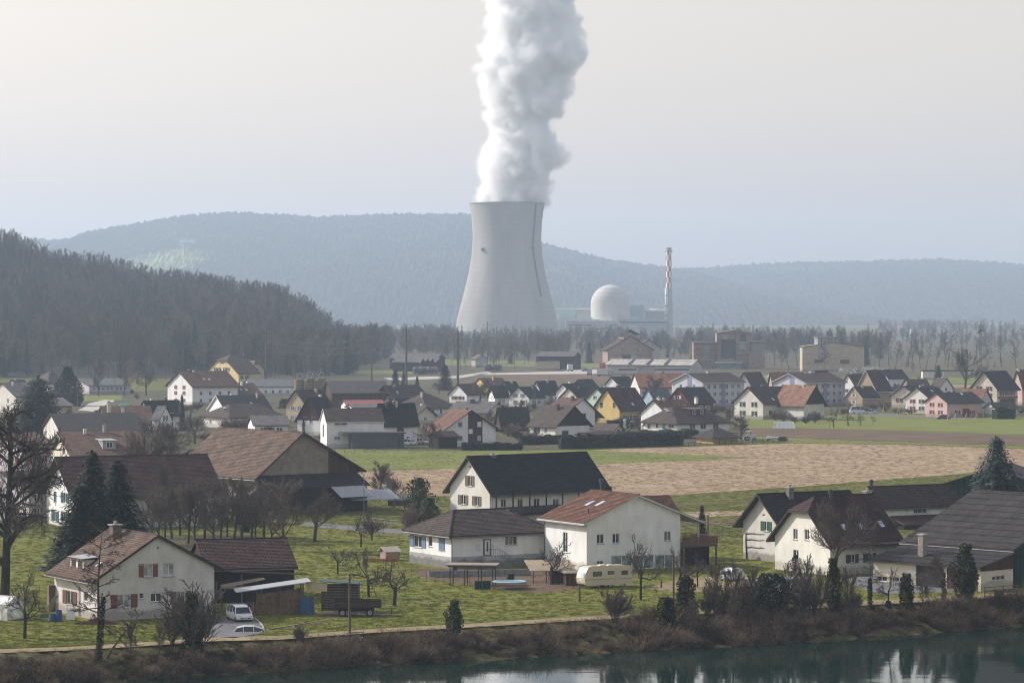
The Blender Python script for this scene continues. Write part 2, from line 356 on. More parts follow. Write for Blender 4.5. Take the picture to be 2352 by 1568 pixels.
field('far_meadow', [(1300, 842), (1460, 846), (1460, 836), (1300, 832)], .05, PAST)
field('far_meadow', [(1000, 838), (1230, 842), (1230, 829), (1000, 825)], .05, PAST)
field('far_meadow', [(820, 858), (1000, 858), (1000, 850), (820, 850)], .05, PAST)
field('village_road', [(178, 942), (215, 945), (232, 938), (245, 928), (262, 922), (262, 919), (240, 918), (205, 926), (192, 936)], .06, GRAV)
field('far_meadow', [(190, 922), (280, 918), (280, 908), (190, 908)], .05, PAST)
field('industrial_meadow', [(1700, 882), (1780, 884), (1800, 862), (1740, 862)], .05, PAST)
field('gravel_yard', [(1760, 866), (1860, 866), (1850, 856), (1770, 856)], .06, GRAV)
field('village_lane', [(1950, 951), (2000, 954), (2090, 959), (2240, 962), (2240, 958), (2090, 955), (2000, 949), (1950, 946)], .06, ASPH)

# bank between path and water: uneven strip
BANK = ground_mat('bank_earth', [(.35, (.03, .025, .015)), (.5, (.075, .06, .032)), (.65, (.15, .12, .065))], (2.0, .6, .15), bmp=1.0, bdist=.3, patch=(.35, (.07, .09, .025), .8))
def bank_point(X, f):
    """f: 0 at the path edge, 1 at the water's edge, beyond 1 under water"""
    y0, y1 = bank_y(X, PATH, 0), bank_y(X, SHORE, ZW)
    y = y0 + (y1 - y0) * f
    z = 0.0 if f <= 0 else (ZW * (f ** 1.25) if f <= 1 else ZW - (f - 1) * 1.6)
    return Vector((X, y, z))
b = MB(); rows = [0, .08, .2, .35, .5, .65, .8, .92, 1.0, 1.15, 1.5]; xs = [-110 + i * .9 for i in range(260)]
rr = random.Random(3); vs = []
for X in xs:
    for f in rows:
        p = bank_point(X, f)
        if 0 < f < 1.4: p += Vector((rr.uniform(-.25, .25), rr.uniform(-.3, .3), rr.uniform(-.14, .22)))
        vs.append(p)
n = len(rows)
b.idx(vs, [(i*n+j, i*n+j+1, (i+1)*n+j+1, (i+1)*n+j) for i in range(len(xs)-1) for j in range(n-1)])
o = b.build('river_bank', BANK, smooth=True); o['kind'] = 'structure'
# side stretches of the bank beyond the frame
for xa, xb in ((-900, -110), (123.1, 900)):
    b = MB(); b.face([bank_point(xa, 0), bank_point(xb, 0), bank_point(xb, 1.5), bank_point(xa, 1.5)]); o = b.build('river_bank', BANK); o['kind'] = 'structure'
# the river
m, t, bs = _nodes('river_water'); bs.inputs['Base Color'].default_value = (.006, .024, .018, 1); bs.inputs['Roughness'].default_value = .04
bs.inputs['IOR'].default_value = 1.45; bs.inputs['Specular IOR Level'].default_value = .5
n1 = N(t, 'ShaderNodeTexNoise', Scale=1.0, Detail=4, Roughness=.55); t.links.new(coords(t, scale=(.22, .75, 1), rot=(0, 0, -.1)), n1.inputs['Vector'])
n2 = N(t, 'ShaderNodeTexNoise', Scale=.16, Detail=3); t.links.new(coords(t, scale=(.4, 1.2, 1)), n2.inputs['Vector'])
mx = t.nodes.new('ShaderNodeMath'); mx.operation = 'MULTIPLY'; t.links.new(n1.outputs[0], mx.inputs[0]); t.links.new(ramp(t, n2.outputs[0], [(.35, (.25,)*3), (.7, (1,)*3)]), mx.inputs[1])
bump(t, bs, mx.outputs[0], .09, .15)
WATER = m
b = MB(); b.face([(-900, 40, ZW), (900, 40, ZW), (900, bank_y(900, SHORE, ZW) + 2.0, ZW)] + [(p.x, p.y + 1.2, ZW) for p in SW[::-1]] + [(-900, bank_y(-900, SHORE, ZW) + 2.0, ZW)])
o = b.build('river', WATER); o['kind'] = 'structure'
b = MB(); b.face([(-900, 40, -6), (900, 40, -6), (900, 420, -6), (-900, 420, -6)]); o = b.build('river_bed', BANK); o['kind'] = 'structure'
# the hillside the picture is taken from (behind and below the camera)
b = MB()
prof = [(70, -6), (55, -2), (40, 4), (20, 22), (6, 30.5), (-40, 32), (-400, 36)]
for (y0, z0), (y1, z1) in zip(prof, prof[1:]): b.face([(-900, y0, z0), (900, y0, z0), (900, y1, z1), (-900, y1, z1)])
o = b.build('near_hillside', GR); o['kind'] = 'structure'

# ------------------------------------------------------------------ hills
def hill(name, crest, d0, d1, m, jitter, nx=700, ny=44, treetop=9.0, ext=900, zoff=0, seed=1, back=800, pw=1.0, rough=.08):
    """ridge whose skyline follows CREST (column,row) at depth d1, rising from the plain at d0"""
    r = random.Random(seed); b = MB(); vs = []
    x0, x1 = crest[0][0], crest[-1][0]
    ph = [r.uniform(0, 6.28) for _ in range(8)]
    for i in range(nx + 1):
        px = x0 + (x1 - x0) * i / nx; cyv = lerp_tab(crest, px)
        X1 = (px - CX) / F * d1; zc = H - (cyv - YH) / F * d1 - treetop * .6
        gul = sum(sin(px * .006 * (k + 1) + ph[k]) / (k + 1.5) for k in range(5)) * rough
        for j in range(ny + 3):
            if j <= ny:
                f = j / ny; sfn = (f ** pw) * (1 + gul * sin(pi * f)); sfn = min(sfn, 1.0) if f < 1 else 1.0
                D = d0 + (d1 - d0) * f; z = zc * sfn
            else:
                D = d1 + back * (j - ny) * .5; z = zc * (1 - .5 * (j - ny))
            X = (px - CX) / F * d1 + (r.uniform(-.5, .5)) * jitter
            zz = z + (r.random() ** 2) * treetop * (1.0 if f > .02 else 0)
            vs.append((X, D + r.uniform(-.4, .4) * (d1 - d0) / ny, max(zz - 1, -1) if j <= ny else z))
    n = ny + 3
    b.idx(vs, [(i*n+j, (i+1)*n+j, (i+1)*n+j+1, i*n+j+1) for i in range(nx) for j in range(n-1)])
    o = b.build(name, m); o['kind'] = 'structure'; return o
m, t, bs = _nodes('far_forest'); bs.inputs['Roughness'].default_value = 1.0; bs.inputs['Specular IOR Level'].default_value = 0
n1 = N(t, 'ShaderNodeTexNoise', Scale=.02, Detail=6, Roughness=.65); t.links.new(coords(t), n1.inputs['Vector'])
n2 = N(t, 'ShaderNodeTexNoise', Scale=.0022, Detail=4, Roughness=.6); t.links.new(coords(t, scale=(1, .7, 2)), n2.inputs['Vector'])
c = ramp(t, n1.outputs[0], [(.35, (.03, .03, .028)), (.6, (.052, .05, .046)), (.75, (.07, .066, .06))])
bs_c = mixc(t, ramp(t, n2.outputs[0], [(.62, (0, 0, 0)), (.7, (.55, .55, .55))]), c, (.12, .14, .07))
vd_ = t.nodes.new('ShaderNodeVectorMath'); vd_.operation = 'DISTANCE'; t.links.new(coords(t, scale=(1, .35, 1.3)), vd_.inputs[0]); vd_.inputs[1].default_value = (-840, 7450 * .35, 160 * 1.3)   # the cleared pasture below the hill farm
ad_ = t.nodes.new('ShaderNodeMath'); ad_.operation = 'MULTIPLY_ADD'; t.links.new(n1.outputs[0], ad_.inputs[0]); ad_.inputs[1].default_value = 150; t.links.new(vd_.outputs['Value'], ad_.inputs[2])
dv_ = t.nodes.new('ShaderNodeMath'); dv_.operation = 'DIVIDE'; t.links.new(ad_.outputs[0], dv_.inputs[0]); dv_.inputs[1].default_value = 400
t.links.new(mixc(t, ramp(t, dv_.outputs[0], [(.40, (.9, .9, .9)), (.52, (0, 0, 0))]), bs_c, (.30, .33, .14)), bs.inputs['Base Color'])
FARF = m
hill('far_hill', [(-700, 590), (-200, 560), (60, 549), (170, 545), (200, 530), (300, 513), (400, 495), (520, 484), (640, 488), (740, 495), (830, 490), (920, 487), (1080, 489), (1180, 520), (1250, 556), (1330, 576), (1420, 596), (1500, 606), (1600, 622), (1700, 650), (1800, 690), (1900, 735), (1960, 760)], 6400, 8800, FARF, 5, nx=1000, seed=4, pw=.85, treetop=9)
hill('far_ridge', [(1300, 640), (1500, 615), (1640, 611), (1720, 604), (1850, 599), (2000, 597), (2150, 592), (2250, 597), (2352, 605), (2600, 600), (3100, 640)], 7600, 9800, FARF, 6, nx=700, seed=9, pw=.8, treetop=9)
# clearing with meadow on the far hill
# wooded hill on the left: the terrain under the trees
LH = [(-500, 478), (-200, 500), (0, 530), (60, 553), (130, 580), (240, 592), (300, 612), (400, 627), (500, 640), (600, 656), (650, 662), (700, 690), (740, 718), (790, 756), (840, 792), (880, 830), (905, 862)]
LD0, LD1 = 1500.0, 2150.0
FLOOR = ground_mat('forest_floor', [(.35, (.03, .028, .02)), (.5, (.06, .052, .038)), (.65, (.09, .08, .055))], (.5, .1, .03), bmp=.5)
def left_hill_z(px, f):
    zc = H - (lerp_tab(LH, px) - YH) / F * LD1 - 19.0
    return max(0.0, zc) * f
hb = MB(); vs = []; nx, ny = 70, 16
for i in range(nx + 1):
    px = -500 + 1405 * i / nx
    for j in range(ny + 4):
        f = min(j / ny, 1); D = LD0 + (LD1 - LD0) * j / ny; X = (px - CX) / F * LD1
        vs.append((X, D, left_hill_z(px, f) * (1 if j <= ny else max(0, 1 - .12 * (j - ny))) - .3))
n = ny + 4
hb.idx(vs, [(i*n+j, (i+1)*n+j, (i+1)*n+j+1, i*n+j+1) for i in range(nx) for j in range(n-1)])
o = hb.build('wooded_hill', FLOOR, smooth=True); o['kind'] = 'structure'

# ------------------------------------------------------------------ haze: one closed box of even air
hz = MB(); hz.box(-6500, -60, -12, 6500, 14500, 455)
hm = bpy.data.materials.new('haze_air'); hm.use_nodes = True; t = hm.node_tree; t.nodes.clear()
ou = t.nodes.new('ShaderNodeOutputMaterial'); pv = t.nodes.new('ShaderNodeVolumePrincipled')
pv.inputs['Color'].default_value = (.65, .80, .99, 1); pv.inputs['Density'].default_value = 1.15e-4; pv.inputs['Anisotropy'].default_value = .25
t.links.new(pv.outputs[0], ou.inputs['Volume'])
o = hz.build('haze', hm); o['kind'] = 'stuff'
# ------------------------------------------------------------------ power plant
CONC = None
def concrete_grid():
    m, t, b = _nodes('tower_concrete'); b.inputs['Roughness'].default_value = .9; b.inputs['Specular IOR Level'].default_value = .1
    uv = t.nodes.new('ShaderNodeUVMap').outputs[0]
    mp = t.nodes.new('ShaderNodeMapping'); mp.inputs['Scale'].default_value = (150, .7, 1); t.links.new(uv, mp.inputs[0])
    br = N(t, 'ShaderNodeTexBrick', Scale=1.0); br.offset = 0
    br.inputs['Mortar Size'].default_value = .08; br.inputs['Brick Width'].default_value = 1.0; br.inputs['Row Height'].default_value = 1.0
    br.inputs['Color1'].default_value = (.40, .38, .35, 1); br.inputs['Color2'].default_value = (.36, .345, .32, 1); br.inputs['Mortar'].default_value = (.27, .26, .245, 1)
    t.links.new(mp.outputs[0], br.inputs['Vector'])
    n = N(t, 'ShaderNodeTexNoise', Scale=1.0, Detail=5); t.links.new(coords(t, scale=(.05, .05, .008)), n.inputs['Vector'])
    c = mixc(t, 1.0, br.outputs[0], ramp(t, n.outputs[0], [(.35, (.78, .78, .78)), (.6, (1, 1, 1))]), 'MULTIPLY')
    t.links.new(c, b.inputs['Base Color']); MATS['tower_concrete'] = m; return m
TD = 3600.0
tc = xy(1164.5, TD)
tw = thing('cooling_tower', 'huge grey concrete cooling tower with flared rim, white steam rising out of it', 'cooling tower', (tc[0], TD, 0))
def zt(y): return H - (y - YH) / F * TD
prof = [(59.8, zt(760)), (56.3, zt(725)), (51.9, zt(691.5)), (47.7, zt(658)), (43.8, zt(624)), (40.9, zt(590)), (39.6, zt(560)), (39.4, zt(545)), (40.1, zt(515)), (41.4, zt(490)), (43.0, zt(467.5))]
# smooth profile
def smooth_prof(p, n=5):
    out = []
    for i in range(len(p) - 1):
        p0, p1, p2, p3 = p[max(i-1, 0)], p[i], p[i+1], p[min(i+2, len(p)-1)]
        for k in range(n):
            u = k / n
            out.append(tuple(.5 * ((2*p1[q]) + (-p0[q]+p2[q])*u + (2*p0[q]-5*p1[q]+4*p2[q]-p3[q])*u*u + (-p0[q]+3*p1[q]-3*p2[q]+p3[q])*u**3) for q in (0, 1)))
    return out + [p[-1]]
sp_ = smooth_prof(prof)
b = MB(); b.lathe(sp_, 96); CONC = concrete_grid(); b.build('shell', CONC, tw, smooth=True, weld=True)
b = MB(); b.lathe([(r - .8, z) for r, z in sp_], 64); b.build('inner_shell', CONC, tw, smooth=True)
b = MB(); b.lathe([(42.2, zt(467.5) - 1), (43.6, zt(467.5) - 1), (43.6, zt(467.5) + .6), (42.2, zt(467.5) + .6), (42.2, zt(467.5) - 1)], 96); b.build('rim', mat('rim_concrete', (.25, .25, .25)), tw)
leg = MB()
for k in range(40):
    a0, a1 = 2*pi*k/40, 2*pi*(k+.5)/40; zz = zt(760)
    leg.beam((62*cos(a0), 62*sin(a0), 0), (59.6*cos(a1), 59.6*sin(a1), zz + .5), 1.1); leg.beam((62*cos(a0), 62*sin(a0), 0), (59.6*cos(2*a0-a1), 59.6*sin(2*a0-a1), zz + .5), 1.1)
o = leg.build('support_columns', mat('pale_concrete', (.36, .35, .33)), tw)
# ladder run and platforms on the flank
def tower_r(z):
    for (r0, z0), (r1, z1) in zip(sp_, sp_[1:]):
        if z0 <= z <= z1: return r0 + (r1 - r0) * (z - z0) / (z1 - z0)
    return sp_[-1][0]
DARKM = mat('dark_steel', (.06, .065, .07), .6)
lad = MB(); pts = []
for px, py in ((1232, 468), (1229, 500), (1226, 540), (1224.5, 571), (1228, 600), (1233, 630), (1238.5, 657), (1243, 680)):
    z = zt(py); r = tower_r(z) + .8; dx = (px - 1164.5) / F * (TD - 25); dx = min(dx, r * .98); pts.append((dx, -sqrt(max(r*r - dx*dx, 0)), z))
lad.tube(pts, 1.0, 6); lad.build('ladder_cage', DARKM, tw)
for px, py in ((1224.5, 572), (1109.5, 574)):
    z = zt(py); r = tower_r(z); dx = (px - 1164.5) / F * (TD - 25); b = MB(); yy = -sqrt(r*r - dx*dx); b.box(dx - 2, yy - 2, z - 1.6, dx + 2, yy + 1, z + 1.6); b.build('platform', DARKM, tw)
# steam
PL = [(470, 1085, 1244), (455, 1086, 1252), (443, 1086, 1258), (425, 1090, 1266), (411, 1095, 1273), (395, 1094, 1280), (380, 1093, 1286), (360, 1095, 1290), (348, 1098, 1290), (330, 1108, 1287), (316, 1114, 1283), (300, 1120, 1276), (285, 1122, 1272), (270, 1117, 1276), (255, 1110, 1300), (237, 1104, 1308), (220, 1099, 1316), (205, 1097, 1316), (190, 1099, 1308), (174, 1101, 1306), (158, 1101, 1326), (142, 1102, 1345), (125, 1105, 1345), (111, 1110, 1342), (95, 1122, 1341), (79, 1132, 1338), (57, 1117, 1332), (32, 1120, 1325), (10, 1116, 1320), (-20, 1114, 1330), (-55, 1122, 1352), (-90, 1150, 1340), (-105, 1190, 1300)]
r = random.Random(12)
_t = bmesh.new(); bmesh.ops.create_icosphere(_t, subdivisions=2, radius=1.0); _iv = [v.co.copy() for v in _t.verts]; _if = [tuple(v.index for v in f.verts) for f in _t.faces]; _t.free()
pm = MB()
def puff(x, y, z, s):
    m4 = Matrix.Translation((x, y, z)) @ Matrix.Rotation(r.uniform(0, 6), 4, 'Z') @ Matrix.Diagonal((s * r.uniform(.85, 1.15), s * r.uniform(.85, 1.15), s * r.uniform(.85, 1.15), 1))
    pm.idx([m4 @ v for v in _iv], _if)
for i in range(len(PL) - 1):
    y0, a0, c0 = PL[i]; y1, a1, c1 = PL[i+1]
    for k in range(5):
        u = k / 5; y = y0 + (y1 - y0) * u; xl_, xr_ = a0 + (a1 - a0) * u, c0 + (c1 - c0) * u
        z = zt(y); L, R = (xl_ - 1164.5) * .5, (xr_ - 1164.5) * .5; w = R - L; cxm = (L + R) / 2
        puff(cxm, 0, z, w * .33)
        for _ in range(5):
            s = r.uniform(6, 15) if w > 60 else r.uniform(5, 10); a = r.uniform(0, 2*pi); q = w / 2 - s * r.uniform(.85, 1.1)
            puff(cxm + q * cos(a), q * sin(a) * .9, z + r.uniform(-3, 3), s)
        for sgn in (-1, 1):
            s = r.uniform(6, 13); puff(cxm + sgn * (w / 2 - s), r.uniform(-12, 12), z, s)
        for _ in range(2):
            s = r.uniform(3, 6); a = r.uniform(0, 2*pi); q = w / 2 - s * .4
            puff(cxm + q * cos(a), q * sin(a) * .9, z + r.uniform(-4, 4), s)
for k in range(12):   # inside the mouth
    a = r.uniform(0, 6.28); q = r.uniform(0, 28); puff(q * cos(a), q * sin(a), zt(472), 9)
sm_, t, bs = _nodes('steam'); bs.inputs['Base Color'].default_value = (.93, .93, .94, 1); bs.inputs['Roughness'].default_value = 1; bs.inputs['Specular IOR Level'].default_value = 0
tr = t.nodes.new('ShaderNodeBsdfTranslucent'); tr.inputs['Color'].default_value = (.95, .95, .96, 1)
mxs = t.nodes.new('ShaderNodeMixShader'); mxs.inputs[0].default_value = .32
t.links.new(bs.outputs[0], mxs.inputs[1]); t.links.new(tr.outputs[0], mxs.inputs[2]); t.links.new(mxs.outputs[0], t.nodes['Material Output'].inputs['Surface'])
core = pm.mesh('steam_core', sm_)
km = MB()  # solid white core added inside the mist to diffuse light
for i in range(len(PL) - 1):
    for k in range(2):
        y_, L, R = (PL[i][q] + (PL[i+1][q] - PL[i][q]) * k / 2 for q in range(3)); km.idx([Vector((((L + R) / 2 - 1164.5) * .5, 0, zt(y_) - 4)) + v * (R - L) * .13 for v in _iv], _if)
plume = link('steam_plume', km.mesh('steam_heart', sm_), None, (tc[0], TD, 0)); prop(plume, 'thick white steam plume billowing up out of the cooling tower', 'steam')
def billow(o, vox, steps):
    md = o.modifiers.new('join', 'REMESH'); md.mode = 'VOXEL'; md.voxel_size = vox; md.use_smooth_shade = True
    for nm, sz, st_, mid in steps:
        tx = bpy.data.textures.new('steam_' + nm, 'CLOUDS'); tx.noise_scale = sz; tx.noise_depth = 1; tx.noise_type = 'HARD_NOISE'
        dm = o.modifiers.new('billow_' + nm, 'DISPLACE'); dm.texture = tx; dm.strength = st_; dm.mid_level = mid; dm.texture_coords = 'LOCAL'
billow(plume, 2.5, ())
env = bpy.data.objects.new('steam_envelope', core); env.location = plume.location; billow(env, 1.6, (('f', 48, 13, .35), ('c', 24, 15, .35), ('d', 11, 8, .3), ('e', 5, 4, .3)))
vd = bpy.data.volumes.new('steam_mist'); mist = link('mist', vd, plume)
vm = mist.modifiers.new('fill', 'MESH_TO_VOLUME'); vm.object = env; vm.density = 1.0; vm.interior_band_width = 6.0; vm.resolution_mode = 'VOXEL_SIZE'; vm.voxel_size = 1.3
vx = mist.modifiers.new('wisps', 'VOLUME_DISPLACE'); tx = bpy.data.textures.new('steam_wisps', 'CLOUDS'); tx.noise_scale = 6; tx.noise_depth = 4; vx.texture = tx; vx.strength = 6; vx.texture_mid_level = (.5, .5, .5)
mv = bpy.data.materials.new('steam_mist'); mv.use_nodes = True; t = mv.node_tree; t.nodes.clear(); ou = t.nodes.new('ShaderNodeOutputMaterial'); pv = t.nodes.new('ShaderNodeVolumePrincipled'); pv.inputs['Color'].default_value = (1, 1, 1, 1); pv.inputs['Density'].default_value = .22; pv.inputs['Anisotropy'].default_value = 0; t.links.new(pv.outputs[0], ou.inputs['Volume']); vd.materials.append(mv)

# reactor building and the blocks around it
RD = 3700.0
def zr(y, d=RD): return H - (y - YH) / F * d
def block(name, parent, px0, px1, py0, py1, d, depth, m, base=None):
    """box part whose front face fills the picture rectangle at depth d; base: bottom row or None for the ground"""
    x0, x1 = xy(px0, d)[0] - parent.location.x, xy(px1, d)[0] - parent.location.x
    b = MB(); b.box(x0, d - parent.location.y, 0 if base is None else zr(base, d), x1, d - parent.location.y + depth, zr(py0, d)); return b.build(name, m, parent)
PALE = mat('reactor_concrete', (.55, .535, .51), .85, .08, .15)
dome = thing('reactor_dome', 'pale round reactor building with hemispherical dome at the power plant', 'reactor building', (xy(1402, RD)[0], RD, 0))
R0 = 45 / F * RD; zs = zr(654) - R0 * .98
b = MB(); b.lathe([(R0, 0), (R0, zs * .25), (R0, zs * .5), (R0, zs * .75), (R0, zs)] + [(R0 * cos(a), zs + R0 * .98 * sin(a)) for a in [pi/2*i/14 for i in range(1, 15)]], 56); b.build('dome_shell', PALE, dome, smooth=True, weld=True)
b = MB()
for i in range(9):
    z = 20 + i * 4.6; rr_ = R0 if z < zs else sqrt(max(R0**2 - ((z - zs)/.98)**2, 0)); b.lathe([(rr_ + .0, z), (rr_ + .12, z + .1), (rr_ + .0, z + .25)], 56)
b.build('joint_rings', mat('ring_grey', (.50, .485, .465)), dome)
TURQ = mat('turquoise_panel', (.33, .47, .47), .7, .08, .1); GREYP = mat('grey_panel', (.36, .40, .43), .7, .08, .1); LILA = mat('pale_panel', (.50, .47, .45), .7, .08, .1); WHT = mat('white_pipe', (.72, .71, .69), .6, .08, .5)
MINTP = mat('mint_panel', (.42, .56, .53), .7, .08, .1)
th_ = thing('turbine_hall', 'long pale mint and grey turbine hall between cooling tower and reactor dome', 'industrial hall', (xy(1320, RD)[0], RD + 20, 0))
block('hall_block', th_, 1262, 1322, 711, 760, RD + 20, 40, MINTP); block('hall_block', th_, 1322.5, 1366, 711, 760, RD + 22, 36, LILA)
block('roof_edge', th_, 1262, 1366, 707.5, 711, RD + 19, 42, WHT, 711)
block('low_block', th_, 1265, 1362, 733, 760, RD - 14, 30, MINTP); block('roof_unit', th_, 1328, 1340, 725, 733, RD - 10, 10, LILA, 733); block('roof_vent', th_, 1280.5, 1283, 722, 733, RD - 12, 3, WHT, 733); block('roof_unit', th_, 1342, 1356, 728, 733, RD - 10, 10, MINTP, 733)
sb = thing('service_building', 'low grey plant building with dark window bands in front of the dome', 'industrial building', (xy(1400, RD)[0], RD - 40, 0))
block('front_block', sb, 1300, 1418, 737, 770, RD - 40, 20, LILA)
for a in ((1305, 1360, 745, 747.6), (1400, 1417, 745, 747.6), (1352, 1416, 754, 756)): block('window_band', sb, a[0], a[1], a[2], a[3], RD - 40.4, 1, DARKM, a[3])
block('upper_block', sb, 1362, 1420, 733, 745, RD - 19, 10, MINTP)
block('roof_kerb', sb, 1300, 1418, 736, 737.4, RD - 40.6, 20, WHT, 737.4)
block('roof_unit', sb, 1419, 1432, 722, 735, RD - 22, 6, LILA, 735); block('roof_pipe', sb, 1437, 1466, 730, 732, RD - 22, 3, WHT, 732); block('roof_unit', sb, 1400, 1406, 733, 736, RD - 30, 5, WHT, 737)
cu = thing('turquoise_block', 'square turquoise windowless block right of the reactor dome', 'industrial building', (xy(1463, RD)[0], RD, 0))
block('left_face', cu, 1447, 1459.4, 701, 760, RD, 22, TURQ); block('right_face', cu, 1459.6, 1480, 701, 760, RD, 22, GREYP)
ab = thing('auxiliary_building', 'grey blue flat plant building with pipe bridge beside the vent stack', 'industrial building', (xy(1480, RD)[0], RD - 20, 0))
block('main_block', ab, 1420, 1532, 733, 775, RD - 20, 40, GREYP); block('window_band', ab, 1424, 1530, 738.6, 741.4, RD - 20.5, 1, DARKM, 741.4); block('roof_ledge', ab, 1420, 1536, 735.5, 738, RD - 21.5, 40, TURQ, 738)
block('link_block', ab, 1484, 1526, 716, 735, RD + 6, 12, GREYP)
b = MB(); l0 = ab.location
b.tube([(xy(1481, RD)[0] - l0.x, 22, zr(713)), (xy(1529, RD)[0] - l0.x, 22, zr(713))], 2.0, 12); b.build('duct', WHT, ab, smooth=True)
block('gantry', ab, 1436, 1462, 748.6, 750, RD - 45, 1.5, WHT, 750); block('gantry_post', ab, 1461, 1462, 750, 775, RD - 45, 1.5, WHT)
# vent stack
st = thing('vent_stack', 'tall slender vent stack with red and white chequered top at the power plant', 'chimney', (xy(1536.5, RD)[0], RD, 0))
z0, z1 = zr(662), zr(573)
RED = mat('signal_red', (.36, .09, .07), .6, .1); WHP = mat('signal_white', (.75, .73, .7), .6, .08)
b = MB(); b.lathe([(5.0, 0), (4.6, zr(725)), (3.6, z0)], 24); b.build('shaft', mat('stack_grey', (.40, .40, .40)), st, smooth=True)
b = MB(); nb = 7; pr = [(3.4 - .5 * i / nb, z0 + (z1 - z0) * i / nb) for i in range(nb + 1)]
b.lathe(pr, 16, mi=lambda i, j: ((i + j // 2) % 2)); b.build('chequered_top', [WHP, RED], st)
b = MB(); b.lathe([(2.5, z1), (3.1, z1), (3.1, zr(569)), (2.5, zr(569)), (2.5, z1)], 16); b.build('crown', RED, st)
b = MB(); b.lathe([(3.0, zr(578)), (4.3, zr(578)), (4.3, zr(576)), (3.0, zr(576))], 16); b.build('gallery', DARKM, st)
b = MB(); b.tube([(-3.4, -4, zr(735)), (-3.2, -4, zr(660))], 1.75, 14); b.build('flue_pipe', WHT, st, smooth=True)
for y in (679, 703, 726):
    b = MB(); b.tube([(-3.3, -4, zr(y)), (-3.3, -4, zr(y) + .8)], 2.1, 14); b.build('clamp_ring', DARKM, st)
# ------------------------------------------------------------------ houses
FRAME = mat('white_window_frame', (.70, .69, .66), .6, .08, 2); GLASS = glass(); CURT = mat('curtain', (.42, .43, .43), .9, .3, 8)
SILL = mat('grey_sill', (.38, .37, .36), .8, .1); TIMBER = planks('dark_timber', (.030, .023, .020), .16, 3); BROWNT = planks('brown_timber', (.09, .052, .033), .16, 3)
METAL = mat('zinc_gutter', (.16, .16, .165), .5, .15, 4, 0, .6); FASCIA = mat('fascia_board', (.05, .038, .03), .8, .3); PALEF = mat('pale_fascia', (.5, .5, .49), .7, .12)
BRICKC = None
def brickmat(name, c1, c2, mo, w=.24, h=.075):
    if name in MATS: return MATS[name]
    m, t, b = _nodes(name); b.inputs['Roughness'].default_value = .9
    sp = t.nodes.new('ShaderNodeSeparateXYZ'); t.links.new(coords(t), sp.inputs[0])
    a = t.nodes.new('ShaderNodeMath'); a.operation = 'ADD'; t.links.new(sp.outputs[0], a.inputs[0]); t.links.new(sp.outputs[1], a.inputs[1])
    cb = t.nodes.new('ShaderNodeCombineXYZ'); t.links.new(a.outputs[0], cb.inputs[0]); t.links.new(sp.outputs[2], cb.inputs[1])
    br = N(t, 'ShaderNodeTexBrick', Scale=1.0); br.inputs['Brick Width'].default_value = w; br.inputs['Row Height'].default_value = h; br.inputs['Mortar Size'].default_value = .012
    br.inputs['Color1'].default_value = (*c1, 1); br.inputs['Color2'].default_value = (*c2, 1); br.inputs['Mortar'].default_value = (*mo, 1)
    t.links.new(cb.outputs[0], br.inputs['Vector'])
    n = N(t, 'ShaderNodeTexNoise', Scale=.8, Detail=5); t.links.new(coords(t), n.inputs['Vector'])
    t.links.new(mixc(t, 1.0, br.outputs[0], ramp(t, n.outputs[0], [(.3, (.6, .6, .6)), (.65, (1, 1, 1))]), 'MULTIPLY'), b.inputs['Base Color'])
    bump(t, b, br.outputs['Fac'], -.3, .01); MATS[name] = m; return m
BRICKC = brickmat('chimney_brick', (.13, .075, .055), (.17, .10, .075), (.2, .18, .16))
SHUT = {'brown': mat('brown_shutter', (.17, .06, .038), .7, .2), 'blue': mat('blue_shutter', (.16, .25, .40), .7, .15), 'green': mat('green_shutter', (.015, .13, .06), .7, .15), 'teal': mat('teal_shutter', (.035, .10, .12), .7, .15),
        'red': mat('red_shutter', (.20, .022, .022), .7, .2), 'wood': mat('wood_shutter', (.23, .17, .115), .8, .25), 'dark': mat('dark_shutter', (.05, .042, .04), .8, .2), 'white': mat('white_shutter', (.55, .54, .52), .7, .1), 'grey': mat('grey_shutter', (.3, .32, .33), .7, .1)}
WALL = {'white': plaster('white_render', (.79, .795, .80)), 'warm': plaster('warm_render', (.76, .745, .70), .3), 'cream': plaster('cream_render', (.66, .61, .51)), 'grey': plaster('grey_render', (.64, .62, .595), .4), 'old': plaster('old_render', (.66, .64, .60), .5),
        'pink': plaster('pink_render', (.58, .43, .39)), 'yellow': plaster('yellow_render', (.60, .455, .19)), 'mint': plaster('mint_render', (.48, .62, .53)), 'red': plaster('red_boards', (.20, .04, .04)), 'lilac': plaster('lilac_render', (.50, .46, .50)),
        'ochre': plaster('ochre_render', (.50, .41, .29), .6), 'blue': plaster('blue_render', (.38, .50, .60)), 'tan': plaster('tan_render', (.40, .31, .23)), 'bluegrey': plaster('bluegrey_render', (.56, .57, .62)), 'school': plaster('school_yellow', (.62, .51, .28)), 'dark': TIMBER, 'brownwood': BROWNT,
        'maroon': planks('maroon_boards', (.085, .04, .042), .18, 3), 'anthracite': mat('anthracite_panel', (.07, .075, .085), .6, .12, .5), 'rubble': None}
WALL['rubble'] = brickmat('pale_brick', (.26, .215, .175), (.31, .26, .215), (.22, .19, .165), .28, .11)
